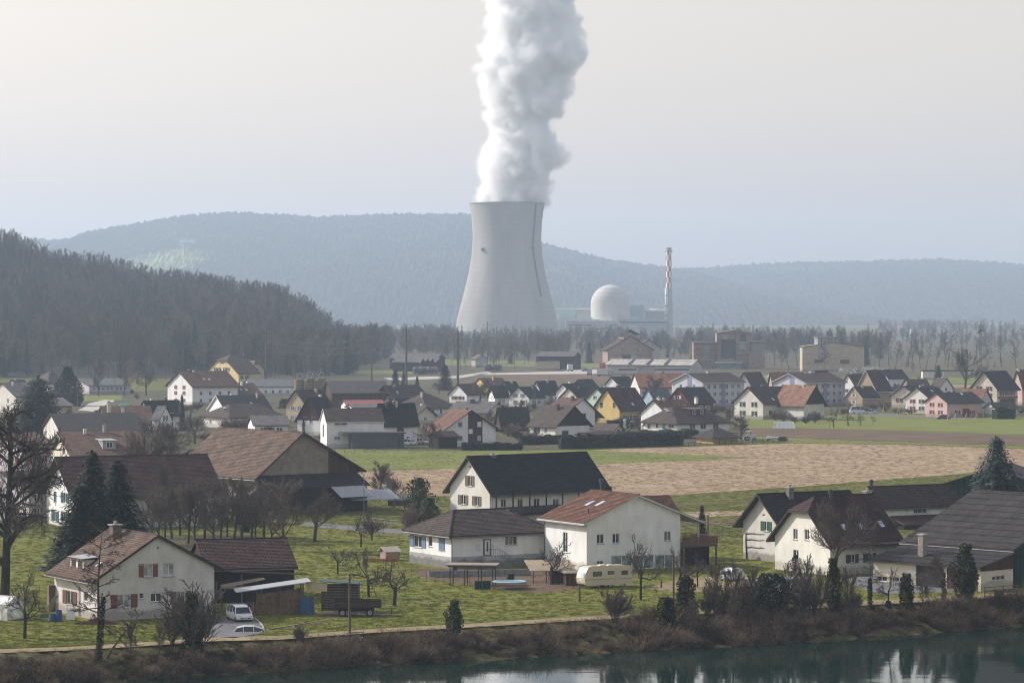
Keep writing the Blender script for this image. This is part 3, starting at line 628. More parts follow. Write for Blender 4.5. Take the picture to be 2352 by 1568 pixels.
ROOF = {'brown': tiles('brown_tiles', (.115, .062, .044), (.17, .098, .072), (.10, .095, .05)), 'red': tiles('red_tiles', (.16, .068, .044), (.24, .12, .08), (.12, .10, .06)), 'orange': tiles('orange_tiles', (.23, .105, .065), (.31, .16, .105)), 'old': tiles('old_tiles', (.14, .085, .06), (.20, .13, .095), (.14, .125, .07), patch=.6),
        'dark': tiles('dark_tiles', (.024, .019, .018), (.040, .032, .029), (.05, .05, .032)), 'black': tiles('black_tiles', (.016, .017, .020), (.027, .028, .032)), 'darkbrown': tiles('darkbrown_tiles', (.058, .036, .030), (.088, .058, .048), (.07, .066, .04)), 'grey': tiles('grey_tiles', (.13, .12, .115), (.18, .17, .165), (.12, .12, .08)),
        'maroon': tiles('maroon_tiles', (.06, .028, .026), (.105, .045, .038), (.07, .05, .04), patch=.6), 'slate': tiles('slate_tiles', (.10, .105, .115), (.15, .155, .165)), 'corr': tiles('corrugated_sheets', (.047, .041, .041), (.066, .058, .057), (.075, .07, .055), tw=.18, tl=1.6, bstr=.9), 'metal': mat('sheet_metal', (.42, .43, .44), .45, .15, 2, 0, .4), 'redsheet': mat('red_sheet', (.23, .05, .05), .6, .12, 2), 'pantile': tiles('pantiles', (.068, .050, .043), (.105, .080, .068), None, tw=.3, tl=.36, bstr=1.0)}

HS = []
class House:
    def __init__(s, name, label, c, xl, xr, ye, yr, phi, gable='L', wall='white', roof='brown', cat='house', group=None, oe=.6, og=.5, oe2=None, apex=.5, ye2=None, hh=0.0, hh2=0.0, th=.22, D=None, near=False, hip=None, fascia=None, z0=0.0, back=True):
        s.C = Vector((0, 0)); D = D or dep(c[1]); s.D = D; s.X = (c[0] - CX) / F * D; s.phi = f = radians(phi); s.cf, s.sf = cos(f), sin(f); s.near = near
        q = (xr - CX) / F; s.s = (q * D - s.X) / (s.cf - q * s.sf)
        q = (xl - CX) / F; s.t = (s.X - q * D) / (s.sf + q * s.cf)
        s.g = gable; s.W, s.L = (s.t, s.s) if gable == 'L' else (s.s, s.t)
        s.root = thing(name, label, cat, (s.X, D, 0), f, group)
        s.he = H - (ye - YH) * D / F
        s.ap = apex * s.W
        da = D + s.ap * (s.cf if gable == 'L' else s.sf); s.hr = H - (yr - YH) * da / F
        if gable == 'SHED' or gable == 'FLAT': s.hr = s.he
        s.he2 = s.he
        if ye2 is not None:
            d2 = D + s.W * (s.cf if gable == 'L' else s.sf); s.he2 = H - (ye2 - YH) * d2 / F
        s.oe, s.og, s.oe2 = oe, og, (oe2 if oe2 is not None else oe); s.th = th
        s.wm = WALL[wall]; s.rm = ROOF[roof] if isinstance(roof, str) else roof; s.rects = {'L': [], 'R': []}; s.z0 = z0
        s.hh, s.hh2, s.hip = hh, hh2, hip; s.fm = fascia or FASCIA; s.back = back
        s.todo = []
    # local maps
    def m(s, side):
        return (lambda a, z, d: (a, d, z)) if side == 'R' else (lambda a, z, d: (d, a, z))
    def gr(s, g, r, z): return (r, g, z) if s.g == 'L' else (g, r, z)
    def wxyz(s, x, y): return Vector((s.X + x * s.cf - y * s.sf, s.D + x * s.sf + y * s.cf))
    def atx(s, px, y):            # local x of picture column px on the line y = const
        q = (px - CX) / F; return (q * (s.D + y * s.cf) - s.X + y * s.sf) / (s.cf - q * s.sf)
    def aty(s, px, x):
        q = (px - CX) / F; return (q * (s.D + x * s.sf) - s.X - x * s.cf) / (-s.sf - q * s.cf)
    def zat(s, py, x, y): return H - (py - YH) * s.wxyz(x, y).y / F
    def onwall(s, side, px, py):
        if side == 'R': a = s.atx(px, 0); return a, s.zat(py, a, 0)
        a = s.aty(px, 0); return a, s.zat(py, 0, a)
    def rect(s, side, r):
        x0, y0, x1, y1 = r; p, q = s.onwall(side, x0, y1), s.onwall(side, x1, y0); p2, q2 = s.onwall(side, x0, y0), s.onwall(side, x1, y1)
        zl, zh = (p[1] + q2[1]) / 2, (q[1] + p2[1]) / 2
        return min(p[0], q[0]), zl, max(p[0], q[0]), zh
    # items
    def win(s, side, *rs, sh=None, style=2, sill=True, closed=False, frame=None, deep=.13, name='window', gl=None):
        for r in rs: s.todo.append((side, s.rect(side, r), sh, style, sill, closed, frame or FRAME, deep, name, gl or GLASS)); s.rects[side].append(s.todo[-1][1])
        return s
    def auto(s, side, n, levels, w=1.05, h=1.25, sh=None, margin=1.2, style=2, skip=()):
        Wd = s.s if side == 'R' else s.t
        if Wd < 2.2: return s
        for li, z in enumerate(levels):
            for i in range(n):
                if (li, i) in skip: continue
                a = margin + (Wd - 2 * margin) * ((i + .5) / n)
                r = (a - w / 2, z, a + w / 2, z + h); s.todo.append((side, r, sh, style, True, False, FRAME, .12, 'window', GLASS)); s.rects[side].append(r)
        return s
    def panel(s, side, r, m, name='panel', proud=.04, metres=False):
        a0, z0, a1, z1 = r if metres else s.rect(side, r); mp = s.m(side); b = MB(); p, q = mp(a0, z0, -proud), mp(a1, z1, .02); b.box(*p, *q); return b.build(name, m, s.root)
    def gclad(s, side, zf, m, name='gable_cladding', proud=.05, a=(0, 1)):
        """boards over the gable from height zf up, between shares a of the width"""
        mp = s.m(side); W = s.W
        tops = [(0, s.he), (s.ap, s.hr), (W, s.he2)]
        def top(x):
            for (x0, z0), (x1, z1) in zip(tops, tops[1:]):
                if x <= x1: return z0 + (z1 - z0) * (x - x0) / max(x1 - x0, 1e-6)
            return tops[-1][1]
        xs = sorted({a[0] * W, a[1] * W} | ({s.ap} if a[0] * W < s.ap < a[1] * W else set()))
        if zf > s.he:
            k = (zf - s.he) / (s.hr - s.he); xs = sorted({max(a[0] * W, s.ap * k), s.ap, min(a[1] * W, W - (W - s.ap) * k)})
        up = [(x, max(top(x), zf) - .02) for x in xs]; lo = [(xs[0], zf), (xs[-1], zf)]
        poly = lo + up[::-1]; poly = [p for i, p in enumerate(poly) if i == 0 or (abs(p[0]-poly[i-1][0]) + abs(p[1]-poly[i-1][1])) > .03]
        b = MB(); n = len(poly); vs = [mp(x, z, -proud) for x, z in poly] + [mp(x, z, .01) for x, z in poly]
        b.idx(vs, [tuple(range(n)), tuple(range(2*n-1, n-1, -1))] + [(i, (i+1) % n, n + (i+1) % n, n + i) for i in range(n)]); return b.build(name, m, s.root)
    def chimney(s, px, ytop, g=.5, w=.6, m=None, cap=True, ybase=None, name='chimney', rnd=False):
        gg = g * s.W
        if s.g == 'L': y = gg; x = s.atx(px, y)
        else: x = gg; y = s.aty(px, x)
        zt_ = s.zat(ytop, x, y); k = gg / s.ap if gg < s.ap else (s.W - gg) / max(s.W - s.ap, .01); zb = s.he + (s.hr - s.he) * k - .5
        b = MB()
        if rnd: b.tube([(x, y, zb), (x, y, zt_)], w / 2, 10); b.tube([(x, y, zt_ - .5), (x, y, zt_ - .15)], w * .72, 10)
        else: b.box(x - w/2, y - w/2, zb, x + w/2, y + w/2, zt_ - (.12 if cap else 0))
        o = b.build(name, m or BRICKC, s.root)
        if cap and not rnd:
            b = MB(); b.box(x - w*.66, y - w*.66, zt_ - .12, x + w*.66, y + w*.66, zt_); b.tube([(x, y, zt_), (x, y, zt_ + .35)], w * .22, 8); b.build('chimney_cap', mat('cap_stone', (.33, .32, .3)), o)
        return (x, y, zt_)
    def slope_hit(s, px, py, slope=0):
        """local point where the sight line through (px, py) meets roof slope 0 (from the near eave) or 1"""
        g0, z0, g1, z1 = (0, s.he, s.ap, s.hr) if slope == 0 else (s.W, s.he2, s.ap, s.hr)
        k = (z1 - z0) / (g1 - g0)
        o = Vector((0, 0, H)); d = Vector(((px - CX) / F, 1, -(py - YH) / F))
        inv = lambda p: ((p.x - s.X) * s.cf + (p.y - s.D) * s.sf, -(p.x - s.X) * s.sf + (p.y - s.D) * s.cf, p.z)
        f = lambda t_: (lambda q: q[2] - (z0 + k * ((q[1] if s.g == 'L' else q[0]) - g0)))(inv(o + d * t_))
        a, b_ = s.D - 80, s.D + 120; fa = f(a)
        for _ in range(50):
            c = (a + b_) / 2; fc = f(c)
            if (fc > 0) == (fa > 0): a, fa = c, fc
            else: b_ = c
        q = inv(o + d * a); return q, k
    def skylight(s, px, py, w=.8, h=1.2, slope=0, m=None, name='skylight'):
        q, k = s.slope_hit(px, py, slope); sg = 1 if slope == 0 else -1
        n = sqrt(1 + k * k); e = (1 / n, abs(k) / n); b = MB()
        g, r = (q[1], q[0]) if s.g == 'L' else (q[0], q[1])
        def pt(u, v, hgt): 
            return s.gr(g + sg * (v * e[0]) - sg * hgt * e[1], r + u, q[2] + v * e[1] + hgt * e[0])
        def bx(u0, v0, u1, v1, h0, h1, mi):
            vs = [pt(u0, v0, h0), pt(u1, v0, h0), pt(u1, v1, h0), pt(u0, v1, h0), pt(u0, v0, h1), pt(u1, v0, h1), pt(u1, v1, h1), pt(u0, v1, h1)]
            b.idx(vs, [(0,3,2,1),(4,5,6,7),(0,1,5,4),(1,2,6,5),(2,3,7,6),(3,0,4,7)], mi)
        o0 = s.th + .03
        bx(-w/2, -h/2, w/2, h/2, 0, o0 + .05, 0); bx(-w/2 + .08, -h/2 + .08, w/2 - .08, h/2 - .08, o0, o0 + .06, 1)
        return b.build(name, [METAL, m or glass('skylight_glass', (.25, .28, .32), .12)], s.root)
    # --- walls
    def wall(s, b, side, W, tops, rects, far=0.0):
        mp = (lambda a, z, d: (a, far - d if far else d, z)) if side == 'R' else (lambda a, z, d: (far - d if far else d, a, z))
        def top(x):
            for (x0, z0), (x1, z1) in zip(tops, tops[1:]):
                if x <= x1 + 1e-9: return z0 + (z1 - z0) * (x - x0) / max(x1 - x0, 1e-6)
            return tops[-1][1]
        rects = [(max(a0, .05), z0, min(a1, W - .05), min(z1, top((a0 + a1) / 2) - .1)) for a0, z0, a1, z1 in rects]
        rects = [r for r in rects if r[2] - r[0] > .1 and r[3] - r[1] > .1]
        xs = sorted({x for x, _ in tops} | {r[0] for r in rects} | {r[2] for r in rects})
        for x0, x1 in zip(xs, xs[1:]):
            if x1 - x0 < 1e-5: continue
            xm = (x0 + x1) / 2; z = s.z0
            for r in sorted([r for r in rects if r[0] <= xm <= r[2]], key=lambda r: r[1]):
                if r[1] > z + 1e-5: b.face([mp(x0, z, 0), mp(x1, z, 0), mp(x1, r[1], 0), mp(x0, r[1], 0)])
                z = max(z, r[3])
            b.face([mp(x0, z, 0), mp(x1, z, 0), mp(x1, top(x1), 0), mp(x0, top(x0), 0)])
        for a0, z0, a1, z1 in rects:
            d = .16
            for p, q in (((a0, z0), (a1, z0)), ((a1, z0), (a1, z1)), ((a1, z1), (a0, z1)), ((a0, z1), (a0, z0))):
                b.face([mp(*p, 0), mp(*q, 0), mp(*q, d), mp(*p, d)])
            b.face([mp(a0, z0, d), mp(a1, z0, d), mp(a1, z1, d), mp(a0, z1, d)])
    def done(s):
        G = [(0, s.he), (s.ap, s.hr), (s.W, s.he2)]
        if s.hh > 0:
            k = 1 - s.hh; zc = s.he + (s.hr - s.he) * k; G = [(0, s.he), (s.ap * k, zc), (s.W - (s.W - s.ap) * k, s.he2 + (s.hr - s.he2) * k), (s.W, s.he2)]
        G2 = [(0, s.he), (s.ap, s.hr), (s.W, s.he2)]
        if s.hh2 > 0:
            k = 1 - s.hh2; G2 = [(0, s.he), (s.ap * k, s.he + (s.hr - s.he) * k), (s.W - (s.W - s.ap) * k, s.he2 + (s.hr - s.he2) * k), (s.W, s.he2)]
        fl = lambda w, z: [(0, z), (w, z)]
        b = MB()
        if s.hip is not None or s.g in ('FLAT', 'SHED'): G = G2 = fl(s.W, s.he)
        if s.g == 'L':
            s.wall(b, 'L', s.t, G, s.rects['L']); s.wall(b, 'R', s.s, fl(s.s, s.he), s.rects['R'])
            s.wall(b, 'L', s.t, G2, [], far=s.s); s.wall(b, 'R', s.s, fl(s.s, s.he2), [], far=s.t)
        elif s.g == 'SHED':      # roof rises along +x from the left wall
            tp = [(0, s.he), (s.s, s.hs)]
            s.wall(b, 'L', s.t, fl(s.t, s.he), s.rects['L']); s.wall(b, 'R', s.s, tp, s.rects['R']); s.wall(b, 'R', s.s, tp, [], far=s.t); s.wall(b, 'L', s.t, fl(s.t, s.hs), [], far=s.s)
            k = (s.hs - s.he) / s.s; n1 = sqrt(1 + k*k); rb = MB(); x0, x1, y0, y1 = -s.oe, s.s + .1, -s.og, s.t + s.og
            pl = [((x, y, s.he + k * x + .02), (y, (x + s.oe) * n1)) for x, y in ((x0, y0), (x0, y1), (x1, y1), (x1, y0))]
            s.slab(rb, [p for p, _ in pl], [u for _, u in pl]); s.roof = rb.build('roof', [s.rm, s.fm], s.root)
            if s.near: tb = MB(); s._tilegrid(tb, pl); o = tb.build('roof_tiles', s.rm, s.roof); o['kind'] = 'stuff'
        else:
            s.wall(b, 'R', s.s, G, s.rects['R']); s.wall(b, 'L', s.t, fl(s.t, s.he), s.rects['L'])
            s.wall(b, 'R', s.s, G2, [], far=s.t); s.wall(b, 'L', s.t, fl(s.t, s.he2), [], far=s.s)
        b.build('wall', s.wm, s.root); HS.append(s)
        for it in s.todo: s._window(*it)
        if s.g in ('L', 'R'): s._roof()
        if s.g in ('L', 'R') and not s.near and s.root.get('category') == 'house' and s.L > 5:
            r = random.Random(int(s.X * 7 + s.D)); q, k = s.L * r.uniform(.25, .75), r.choice((-1, 1)); g = s.ap + k * s.W * r.uniform(.02, .14); sl_ = (s.hr - s.he) / s.ap; z = s.hr - abs(g - s.ap) * sl_
            b = MB(); w = r.uniform(.28, .4); b.box(*s.gr(g - w, q - w, z - .6), *s.gr(g + w, q + w, s.hr + r.uniform(.4, .9))); b.build('chimney', r.choice((BRICKC, SILL, MATS['dark_steel'], s.wm)), s.root)
            if r.random() < .5: b = MB(); q2 = min(q + 1.6, s.L); b.tube([s.gr(s.ap, q2, s.hr), s.gr(s.ap, q2, s.hr + 1.7)], .035, 5); [b.beam(s.gr(s.ap - .45, q2, s.hr + 1.1 + .25 * i), s.gr(s.ap + .45, q2, s.hr + 1.1 + .25 * i), .03) for i in range(3)]; b.build('aerial', MATS['dark_steel'], s.root)
        return s
    def _window(s, side, r, sh, style, sill, closed, fm, deep, name, gl):
        a0, z0, a1, z1 = r; mp = s.m(side); w, h = a1 - a0, z1 - z0; f = min(.07, w * .12) if s.near else min(.09, w * .14)
        b = MB()
        def bx(p0, p1, d0, d1, mi=0): b.box(*mp(p0[0], p0[1], d0), *mp(p1[0], p1[1], d1), mi)
        d0, d1 = deep - .06, deep
        bx((a0, z0), (a0 + f, z1), d0, d1); bx((a1 - f, z0), (a1, z1), d0, d1); bx((a0 + f, z0), (a1 - f, z0 + f), d0, d1); bx((a0 + f, z1 - f), (a1 - f, z1), d0, d1)
        for k in range(1, style):
            x = a0 + w * k / style; bx((x - f * .6, z0 + f), (x + f * .6, z1 - f), d0, d1)
        o = None
        if s.near:
            o = b.build(name, fm, s.root)
            for k in range(style):
                xa, xb = a0 + w * k / style + f * .6, a0 + w * (k + 1) / style - f * .6
                pb = MB(); p = [mp(xa, z0 + f, d1 - .01), mp(xb, z0 + f, d1 - .01), mp(xb, z1 - f, d1 - .01), mp(xa, z1 - f, d1 - .01)]; q = [mp(xa, z0 + f, d1 + .005), mp(xb, z0 + f, d1 + .005), mp(xb, z1 - f, d1 + .005), mp(xa, z1 - f, d1 + .005)]
                pb.idx(p + q, [(0,1,2,3),(7,6,5,4),(0,4,5,1),(1,5,6,2),(2,6,7,3),(3,7,4,0)]); pb.build('pane', gl, o)
            if sill:
                pb = MB(); pb.box(*mp(a0 - .06, z0 - .09, -.09), *mp(a1 + .06, z0 - .003, .12)); pb.build('sill', SILL, o)
        else:
            b.face([mp(a0 + f, z0 + f, d1 - .01), mp(a1 - f, z0 + f, d1 - .01), mp(a1 - f, z1 - f, d1 - .01), mp(a0 + f, z1 - f, d1 - .01)], 1)
            if sill: bx((a0 - .06, z0 - .1), (a1 + .06, z0 - .003), -.08, .1, 2)
            o = b.build(name, [fm, gl, SILL], s.root)
        if sh:
            sm = SHUT[sh]; ws = w / 2
            spans = [(a0 - ws - .02, a0 - .02), (a1 + .02, a1 + ws + .02)] if not closed else [(a0 + .02, (a0 + a1) / 2 - .01), ((a0 + a1) / 2 + .01, a1 - .02)]
            for p, q in spans:
                pb = MB(); dd = -.075 if not closed else -.05
                if s.near:
                    pb.box(*mp(p, z0, dd), *mp(p + .06, z1, dd + .06)); pb.box(*mp(q - .06, z0, dd), *mp(q, z1, dd + .06)); pb.box(*mp(p + .06, z0, dd), *mp(q - .06, z0 + .07, dd + .06)); pb.box(*mp(p + .06, z1 - .07, dd), *mp(q - .06, z1, dd + .06))
                    n = int((h - .14) / .09)
                    for i in range(n): 
                        zz = z0 + .08 + i * .09; pb.box(*mp(p + .06, zz, dd + .012), *mp(q - .06, zz + .07, dd + .045))
                else: pb.box(*mp(p, z0, dd), *mp(q, z1, dd + .06))
                pb.build('shutter', sm, s.root if not s.near else o)
    def slab(s, b, pts, uv, th=None, mt=0, me=1):
        th = th or s.th; n = len(pts); lo = [(p[0], p[1], p[2]) for p in pts]; hi = [(p[0], p[1], p[2] + th) for p in pts]
        b.face(hi, mt, uv); b.face(lo[::-1], me)
        for i in range(n): j = (i + 1) % n; b.face([lo[i], lo[j], hi[j], hi[i]], me)
    def _roof(s):
        b = MB(); W, L, ap, og = s.W, s.L, s.ap, s.og; polys = []
        k1, k2 = (s.hr - s.he) / ap, (s.hr - s.he2) / (W - ap); n1, n2 = sqrt(1 + k1*k1), sqrt(1 + k2*k2)
        e1, e2 = s.he - s.oe * k1, s.he2 - s.oe2 * k2; zf = .015
        A = lambda g, r: (s.gr(g, r, s.he + k1 * g + zf), (r, (g + s.oe) * n1)); B = lambda g, r: (s.gr(g, r, s.he2 + k2 * (W - g) + zf), (r, (W + s.oe2 - g) * n2))
        if s.hip is not None:
            h0, h1 = s.hip if isinstance(s.hip, tuple) else (s.hip, s.hip)
            oo = s.oe
            polys.append([A(-oo, -oo), A(-oo, L + oo), A(ap, L - h1), A(ap, h0)]); polys.append([B(W + oo, -oo), B(ap, h0), B(ap, L - h1), B(W + oo, L + oo)])
            z_e = s.he - oo * k1 + zf
            for r0, rr_, sg in ((-oo, h0, 1), (L + oo, L - h1, -1)):
                ln = sqrt(abs(rr_ - r0) ** 2 + (s.hr - z_e) ** 2)
                polys.append([(s.gr(-oo, r0, z_e), (-oo, 0)), (s.gr(ap, rr_, s.hr + zf), (ap, ln)), (s.gr(W + oo, r0, s.he2 - oo * k2 + zf), (W + oo, 0))])
        else:
            a1 = [A(-s.oe, -og), A(-s.oe, L + og)]; c1 = []; b1 = [B(W + s.oe2, L + og), B(W + s.oe2, -og)]; c2 = []
            def hip_end(h, r_out, sg):
                k = 1 - h; gl, grr = ap * k, W - (W - ap) * k; inset = h * min(ap, W - ap) * .9
                rin = r_out + sg * (inset + og)
                top = s.gr(ap, rin, s.hr + zf); pl, pr = A(gl, r_out), B(grr, r_out); ln = sqrt(inset**2 + (h*(s.hr-s.he))**2)
                polys.append([(pl[0], (gl, 0)), (pr[0], (grr, 0)), (top, (ap, ln))])
                return gl, grr, rin
            if s.hh2 > 0:
                gl, grr, rin = hip_end(s.hh2, L + og, -1); c1 += [A(gl, L + og), A(ap, rin)]; c2e = [B(ap, rin), B(grr, L + og)]
            else: c1 += [A(ap, L + og)]; c2e = [B(ap, L + og)]
            if s.hh > 0:
                gl, grr, rin = hip_end(s.hh, -og, 1); c1 += [A(ap, rin), A(gl, -og)]; c2s = [B(grr, -og), B(ap, rin)]
            else: c1 += [A(ap, -og)]; c2s = [B(ap, -og)]
            polys.append(a1 + c1); polys.append(b1 + c2s + c2e)
        for pl in polys: s.slab(b, [p for p, _ in pl], [u for _, u in pl])
        ro = b.build('roof', [s.rm, s.fm], s.root); s.roof = ro
        s.polys = polys
        if s.near:
            tb = MB()
            for pl in polys: s._tilegrid(tb, pl)
            if tb.v: o = tb.build('roof_tiles', s.rm, ro); o['kind'] = 'stuff'
            # ridge caps as a row of half-round tiles, gutters along the eaves
            rb = MB()
            if s.hip is not None: ends = [(h0, L - h1)]
            else: ends = [(-og + (s.hh * min(ap, W-ap) * .9 + og if s.hh > 0 else 0), L + og - (s.hh2 * min(ap, W-ap) * .9 + og if s.hh2 > 0 else 0))]
            zz = s.hr + zf + s.th + .02
            lines = [(Vector(s.gr(ap, ends[0][0], zz)), Vector(s.gr(ap, ends[0][1], zz)))]
            if s.hip is not None:
                z_e = s.he - s.oe * k1 + zf + s.th + .05
                for rr0, r1 in ((-s.oe, h0), (L + s.oe, L - h1)):
                    for g0 in (-s.oe, W + s.oe): lines.append((Vector(s.gr(g0, rr0, z_e)), Vector(s.gr(ap, r1, zz))))
            for p, q in lines:
                n = max(2, int((q - p).length / .38))
                for i in range(n):
                    u, v = p + (q - p) * (i / n), p + (q - p) * ((i + 1.12) / n); rb.tube([u, v], [.13, .105], 6)
            o = rb.build('ridge_tiles', s.rm, ro); o['kind'] = 'stuff'
            gb = MB()
            zz = e1 + .02; oo = s.oe + .07
            gb.tube([s.gr(-oo, -og, zz), s.gr(-oo, L + og, zz)], .075, 8); 
            if s.hip is not None: gb.tube([s.gr(-oo, -oo, zz), s.gr(W + oo, -oo, zz)], .075, 8)
            gb.build('gutter', METAL, ro)
    def _tilegrid(s, b, pl, tw=.3, tl=.34, skip=.0):
        if s.rm.name.startswith('corr'): tw, tl = .18, 1.6
        if s.rm.name.startswith('pantile'): tl = .36
        P3 = [Vector(p) + Vector((0, 0, s.th)) for p, _ in pl]; U = [Vector(u) for _, u in pl]
        # affine map uv -> space from three corners
        p0, u0 = P3[0], U[0]; i1 = 1; i2 = 2
        for i2 in range(2, len(U)):
            d = (U[1] - u0).cross(U[i2] - u0)
            if abs(d) > .5: break
        a, c = U[1] - u0, U[i2] - u0; det = a.x * c.y - a.y * c.x
        e1, e2 = P3[1] - p0, P3[i2] - p0
        def sp(u, v): 
            q = Vector((u, v)) - u0; k1 = (q.x * c.y - q.y * c.x) / det; k2 = (a.x * q.y - a.y * q.x) / det; return p0 + e1 * k1 + e2 * k2
        nrm = e1.cross(e2).normalized(); nrm = nrm if nrm.z > 0 else -nrm
        def inside(u, v):
            c_ = False; n = len(U)
            for i in range(n):
                x0, y0 = U[i]; x1, y1 = U[(i + 1) % n]
                if (y0 > v) != (y1 > v) and u < (x1 - x0) * (v - y0) / (y1 - y0) + x0: c_ = not c_
            return c_
        umin, umax = min(u.x for u in U), max(u.x for u in U); vmin, vmax = min(u.y for u in U), max(u.y for u in U)
        nv = int((vmax - vmin) / tl + .999); per = 4; du = tw / per; i0, i1_ = floor(umin / du), floor(umax / du) + 1
        rr_ = random.Random(5)
        for j in range(nv):
            v0 = vmin + j * tl; v1 = min(v0 + tl, vmax)
            row = []
            for i in range(i0, i1_ + 1):
                u = min(max(i * du, umin), umax); wv = .5 - .5 * cos(2 * pi * (i % per) / per)
                row.append((u, wv))
            jit = {}
            for (ua, wa), (ub, wb) in zip(row, row[1:]):
                if ub - ua < 1e-6 or not inside((ua + ub) / 2, (v0 + v1) / 2): continue
                k = floor(ua / tw + 1e-6); jz = jit.setdefault(k, rr_.uniform(0, .012))
                q0, q1 = sp(ua, v0) + nrm * (.05 + jz + wa * .03), sp(ub, v0) + nrm * (.05 + jz + wb * .03); q2, q3 = sp(ub, v1) + nrm * (.012 + jz + wb * .03), sp(ua, v1) + nrm * (.012 + jz + wa * .03)
                b.face([q0, q1, q2, q3], 0, [(ua, v0 + .001), (ub, v0 + .001), (ub, v1 - .001), (ua, v1 - .001)])
                b.face([sp(ua, v0), sp(ub, v0), q1, q0], 0, [(ua, v0 + .001), (ub, v0 + .001), (ub, v0 + .002), (ua, v0 + .002)])

    def attach(s, other, name='wing'):
        """OTHER becomes a part of this house"""
        o = other.root; o.name = name
        for k in ('label', 'category', 'group'):
            if k in o: del o[k]
        f = -s.phi; d = Vector((other.X - s.X, other.D - s.D)); o.location = (d.x * cos(f) - d.y * sin(f), d.x * sin(f) + d.y * cos(f), 0); o.rotation_euler = (0, 0, other.phi - s.phi); o.parent = s.root
        return s
    def dormer(s, px0, px1, yb, yt, wm, rm, n=2, rise=.12, gmax=None, fr=None, sh=None):
        """box dormer on slope 0 whose front spans the picture columns px0..px1 and rows yt..yb"""
        (q0, k), (q1, _) = s.slope_hit(px0, yb), s.slope_hit(px1, yb)
        G = lambda q: q[1] if s.g == 'L' else q[0]
        Rr = lambda q: q[0] if s.g == 'L' else q[1]
        g0 = (G(q0) + G(q1)) / 2; ra, rb_ = sorted((Rr(q0), Rr(q1))); zb = s.he + k * g0
        zt_ = s.zat(yt, *(s.gr(g0, (ra + rb_) / 2, 0)[:2])); g1 = min((zt_ - s.he) / k + .6, s.ap + .4)
        b = MB(); b.box(*s.gr(g0, ra, zb - .3), *s.gr(g1, rb_, zt_)); d = b.build('dormer', wm, s.root)
        b = MB(); o = .3; pl = [s.gr(g0 - o, ra - o, zt_ + .01), s.gr(g0 - o, rb_ + o, zt_ + .01), s.gr(g1 + .4, rb_ + o, zt_ + .01 + rise), s.gr(g1 + .4, ra - o, zt_ + .01 + rise)]
        s.slab(b, pl, [(0, 0), (rb_ - ra, 0), (rb_ - ra, 3), (0, 3)], .14); b.build('dormer_roof', [rm, s.fm], d)
        hh = zt_ - zb
        for i in range(n):
            c = ra + (rb_ - ra) * (i + .5) / n; w = min(.42 * (rb_ - ra) / n, .6); b = MB()
            b.box(*s.gr(g0 - .05, c - w, zb + hh * .25), *s.gr(g0 + .05, c + w, zt_ - hh * .1), 0); b.box(*s.gr(g0 - .06, c - w + .09, zb + hh * .25 + .09), *s.gr(g0 + .02, c - .04, zt_ - hh * .1 - .09), 1); b.box(*s.gr(g0 - .06, c + .04, zb + hh * .25 + .09), *s.gr(g0 + .02, c + w - .09, zt_ - hh * .1 - .09), 1)
            b.build('dormer_window', [fr or FRAME, GLASS], d)
        return d
# ------------------------------------------------------------------ the houses: near row
CURTG = glass('curtained_glass', (.16, .17, .175), .15)
f1 = House('detached_house', 'white rendered house with brown tiled roof, brick chimney and red-brown shutters, nearest the river', (226, 1426), 125, 492, 1328, 1233, 30, 'R', 'grey', 'old', oe=.95, og=.45, ye2=1302, near=True)
f1.win('R', (330, 1294, 351, 1324), (270, 1364, 300, 1395), (404, 1357, 426, 1386), sh='brown', gl=CURTG); f1.win('R', (374, 1292, 400, 1322), gl=CURTG); f1.win('R', (346, 1361, 371, 1381)); f1.win('R', (320, 1361, 330, 1374), style=1); f1.win('L', (153, 1356, 169, 1387), sh='brown'); f1.win('L', (192, 1361, 201, 1380), style=1)
f1.win('R', (361, 1254, 365.5, 1261), style=1, sill=False); f1.win('R', (375, 1419, 398, 1427), style=1, sill=False)
f1.panel('R', (227, 1419, 372, 1424), SILL, 'plinth', .05)
f1.done(); f1.chimney(265, 1203, .40, 1.0)
f1.dormer(158, 196, 1308, 1283, WALL['warm'], ROOF['metal'], 2, .25, fr=SHUT['brown']); f1.skylight(231, 1299, .6, 1.1)
b = MB(); mp = f1.m('L'); a = f1.aty(184, 0); z1 = f1.zat(1331, 0, a); b.tube([mp(a, .1, -.12), mp(a, z1 - .9, -.12), mp(a + .5, z1 - .3, -.5), mp(a + .5, z1, -1.0)], .06, 6); b.build('downpipe', METAL, f1.root)
b = MB(); b.box(-.05, f1.t - .3, 0, -.75, f1.t + .3, 2.9); b.build('brick_pier', BRICKC, f1.root)
# stop tiles on the gable verge
f2 = House('barn', 'old barn with dark brown tiled roof behind the firewood shelter', (474, 1385), 434, 676, 1304, 1244, 16, 'L', 'dark', 'maroon', oe=.7, og=.3, near=True, cat='barn'); f2.done()
bg_ = House('bungalow', 'white hip-roofed bungalow with light blue shutters and steps to the front door', (1038, 1306), 941, 1262, 1228, 1178, 30, 'L', 'white', 'pantile', hip=(3.4, 3.4), oe=.75, near=True)
bg_.win('L', (951, 1229, 969, 1256), sh='blue'); bg_.win('L', (984, 1231, 993, 1254), style=1); bg_.win('L', (1008, 1235, 1022, 1263), sh='blue', closed=True); bg_.win('R', (1160, 1230, 1188, 1251), style=3); bg_.win('R', (1181, 1282, 1192, 1289), (1150, 1283, 1162, 1289), style=1, sill=False); bg_.win('L', (985, 1284, 992, 1291), style=1, sill=False)
PLIN = plaster('grey_plinth', (.42, .43, .44), .5)
zpl = bg_.zat(1279, 0, 0); bg_.panel('R', (0, -.1, bg_.s, zpl), PLIN, 'plinth', .05, True); bg_.panel('L', (-.049, -.1, bg_.t, zpl), PLIN, 'plinth', .051, True)
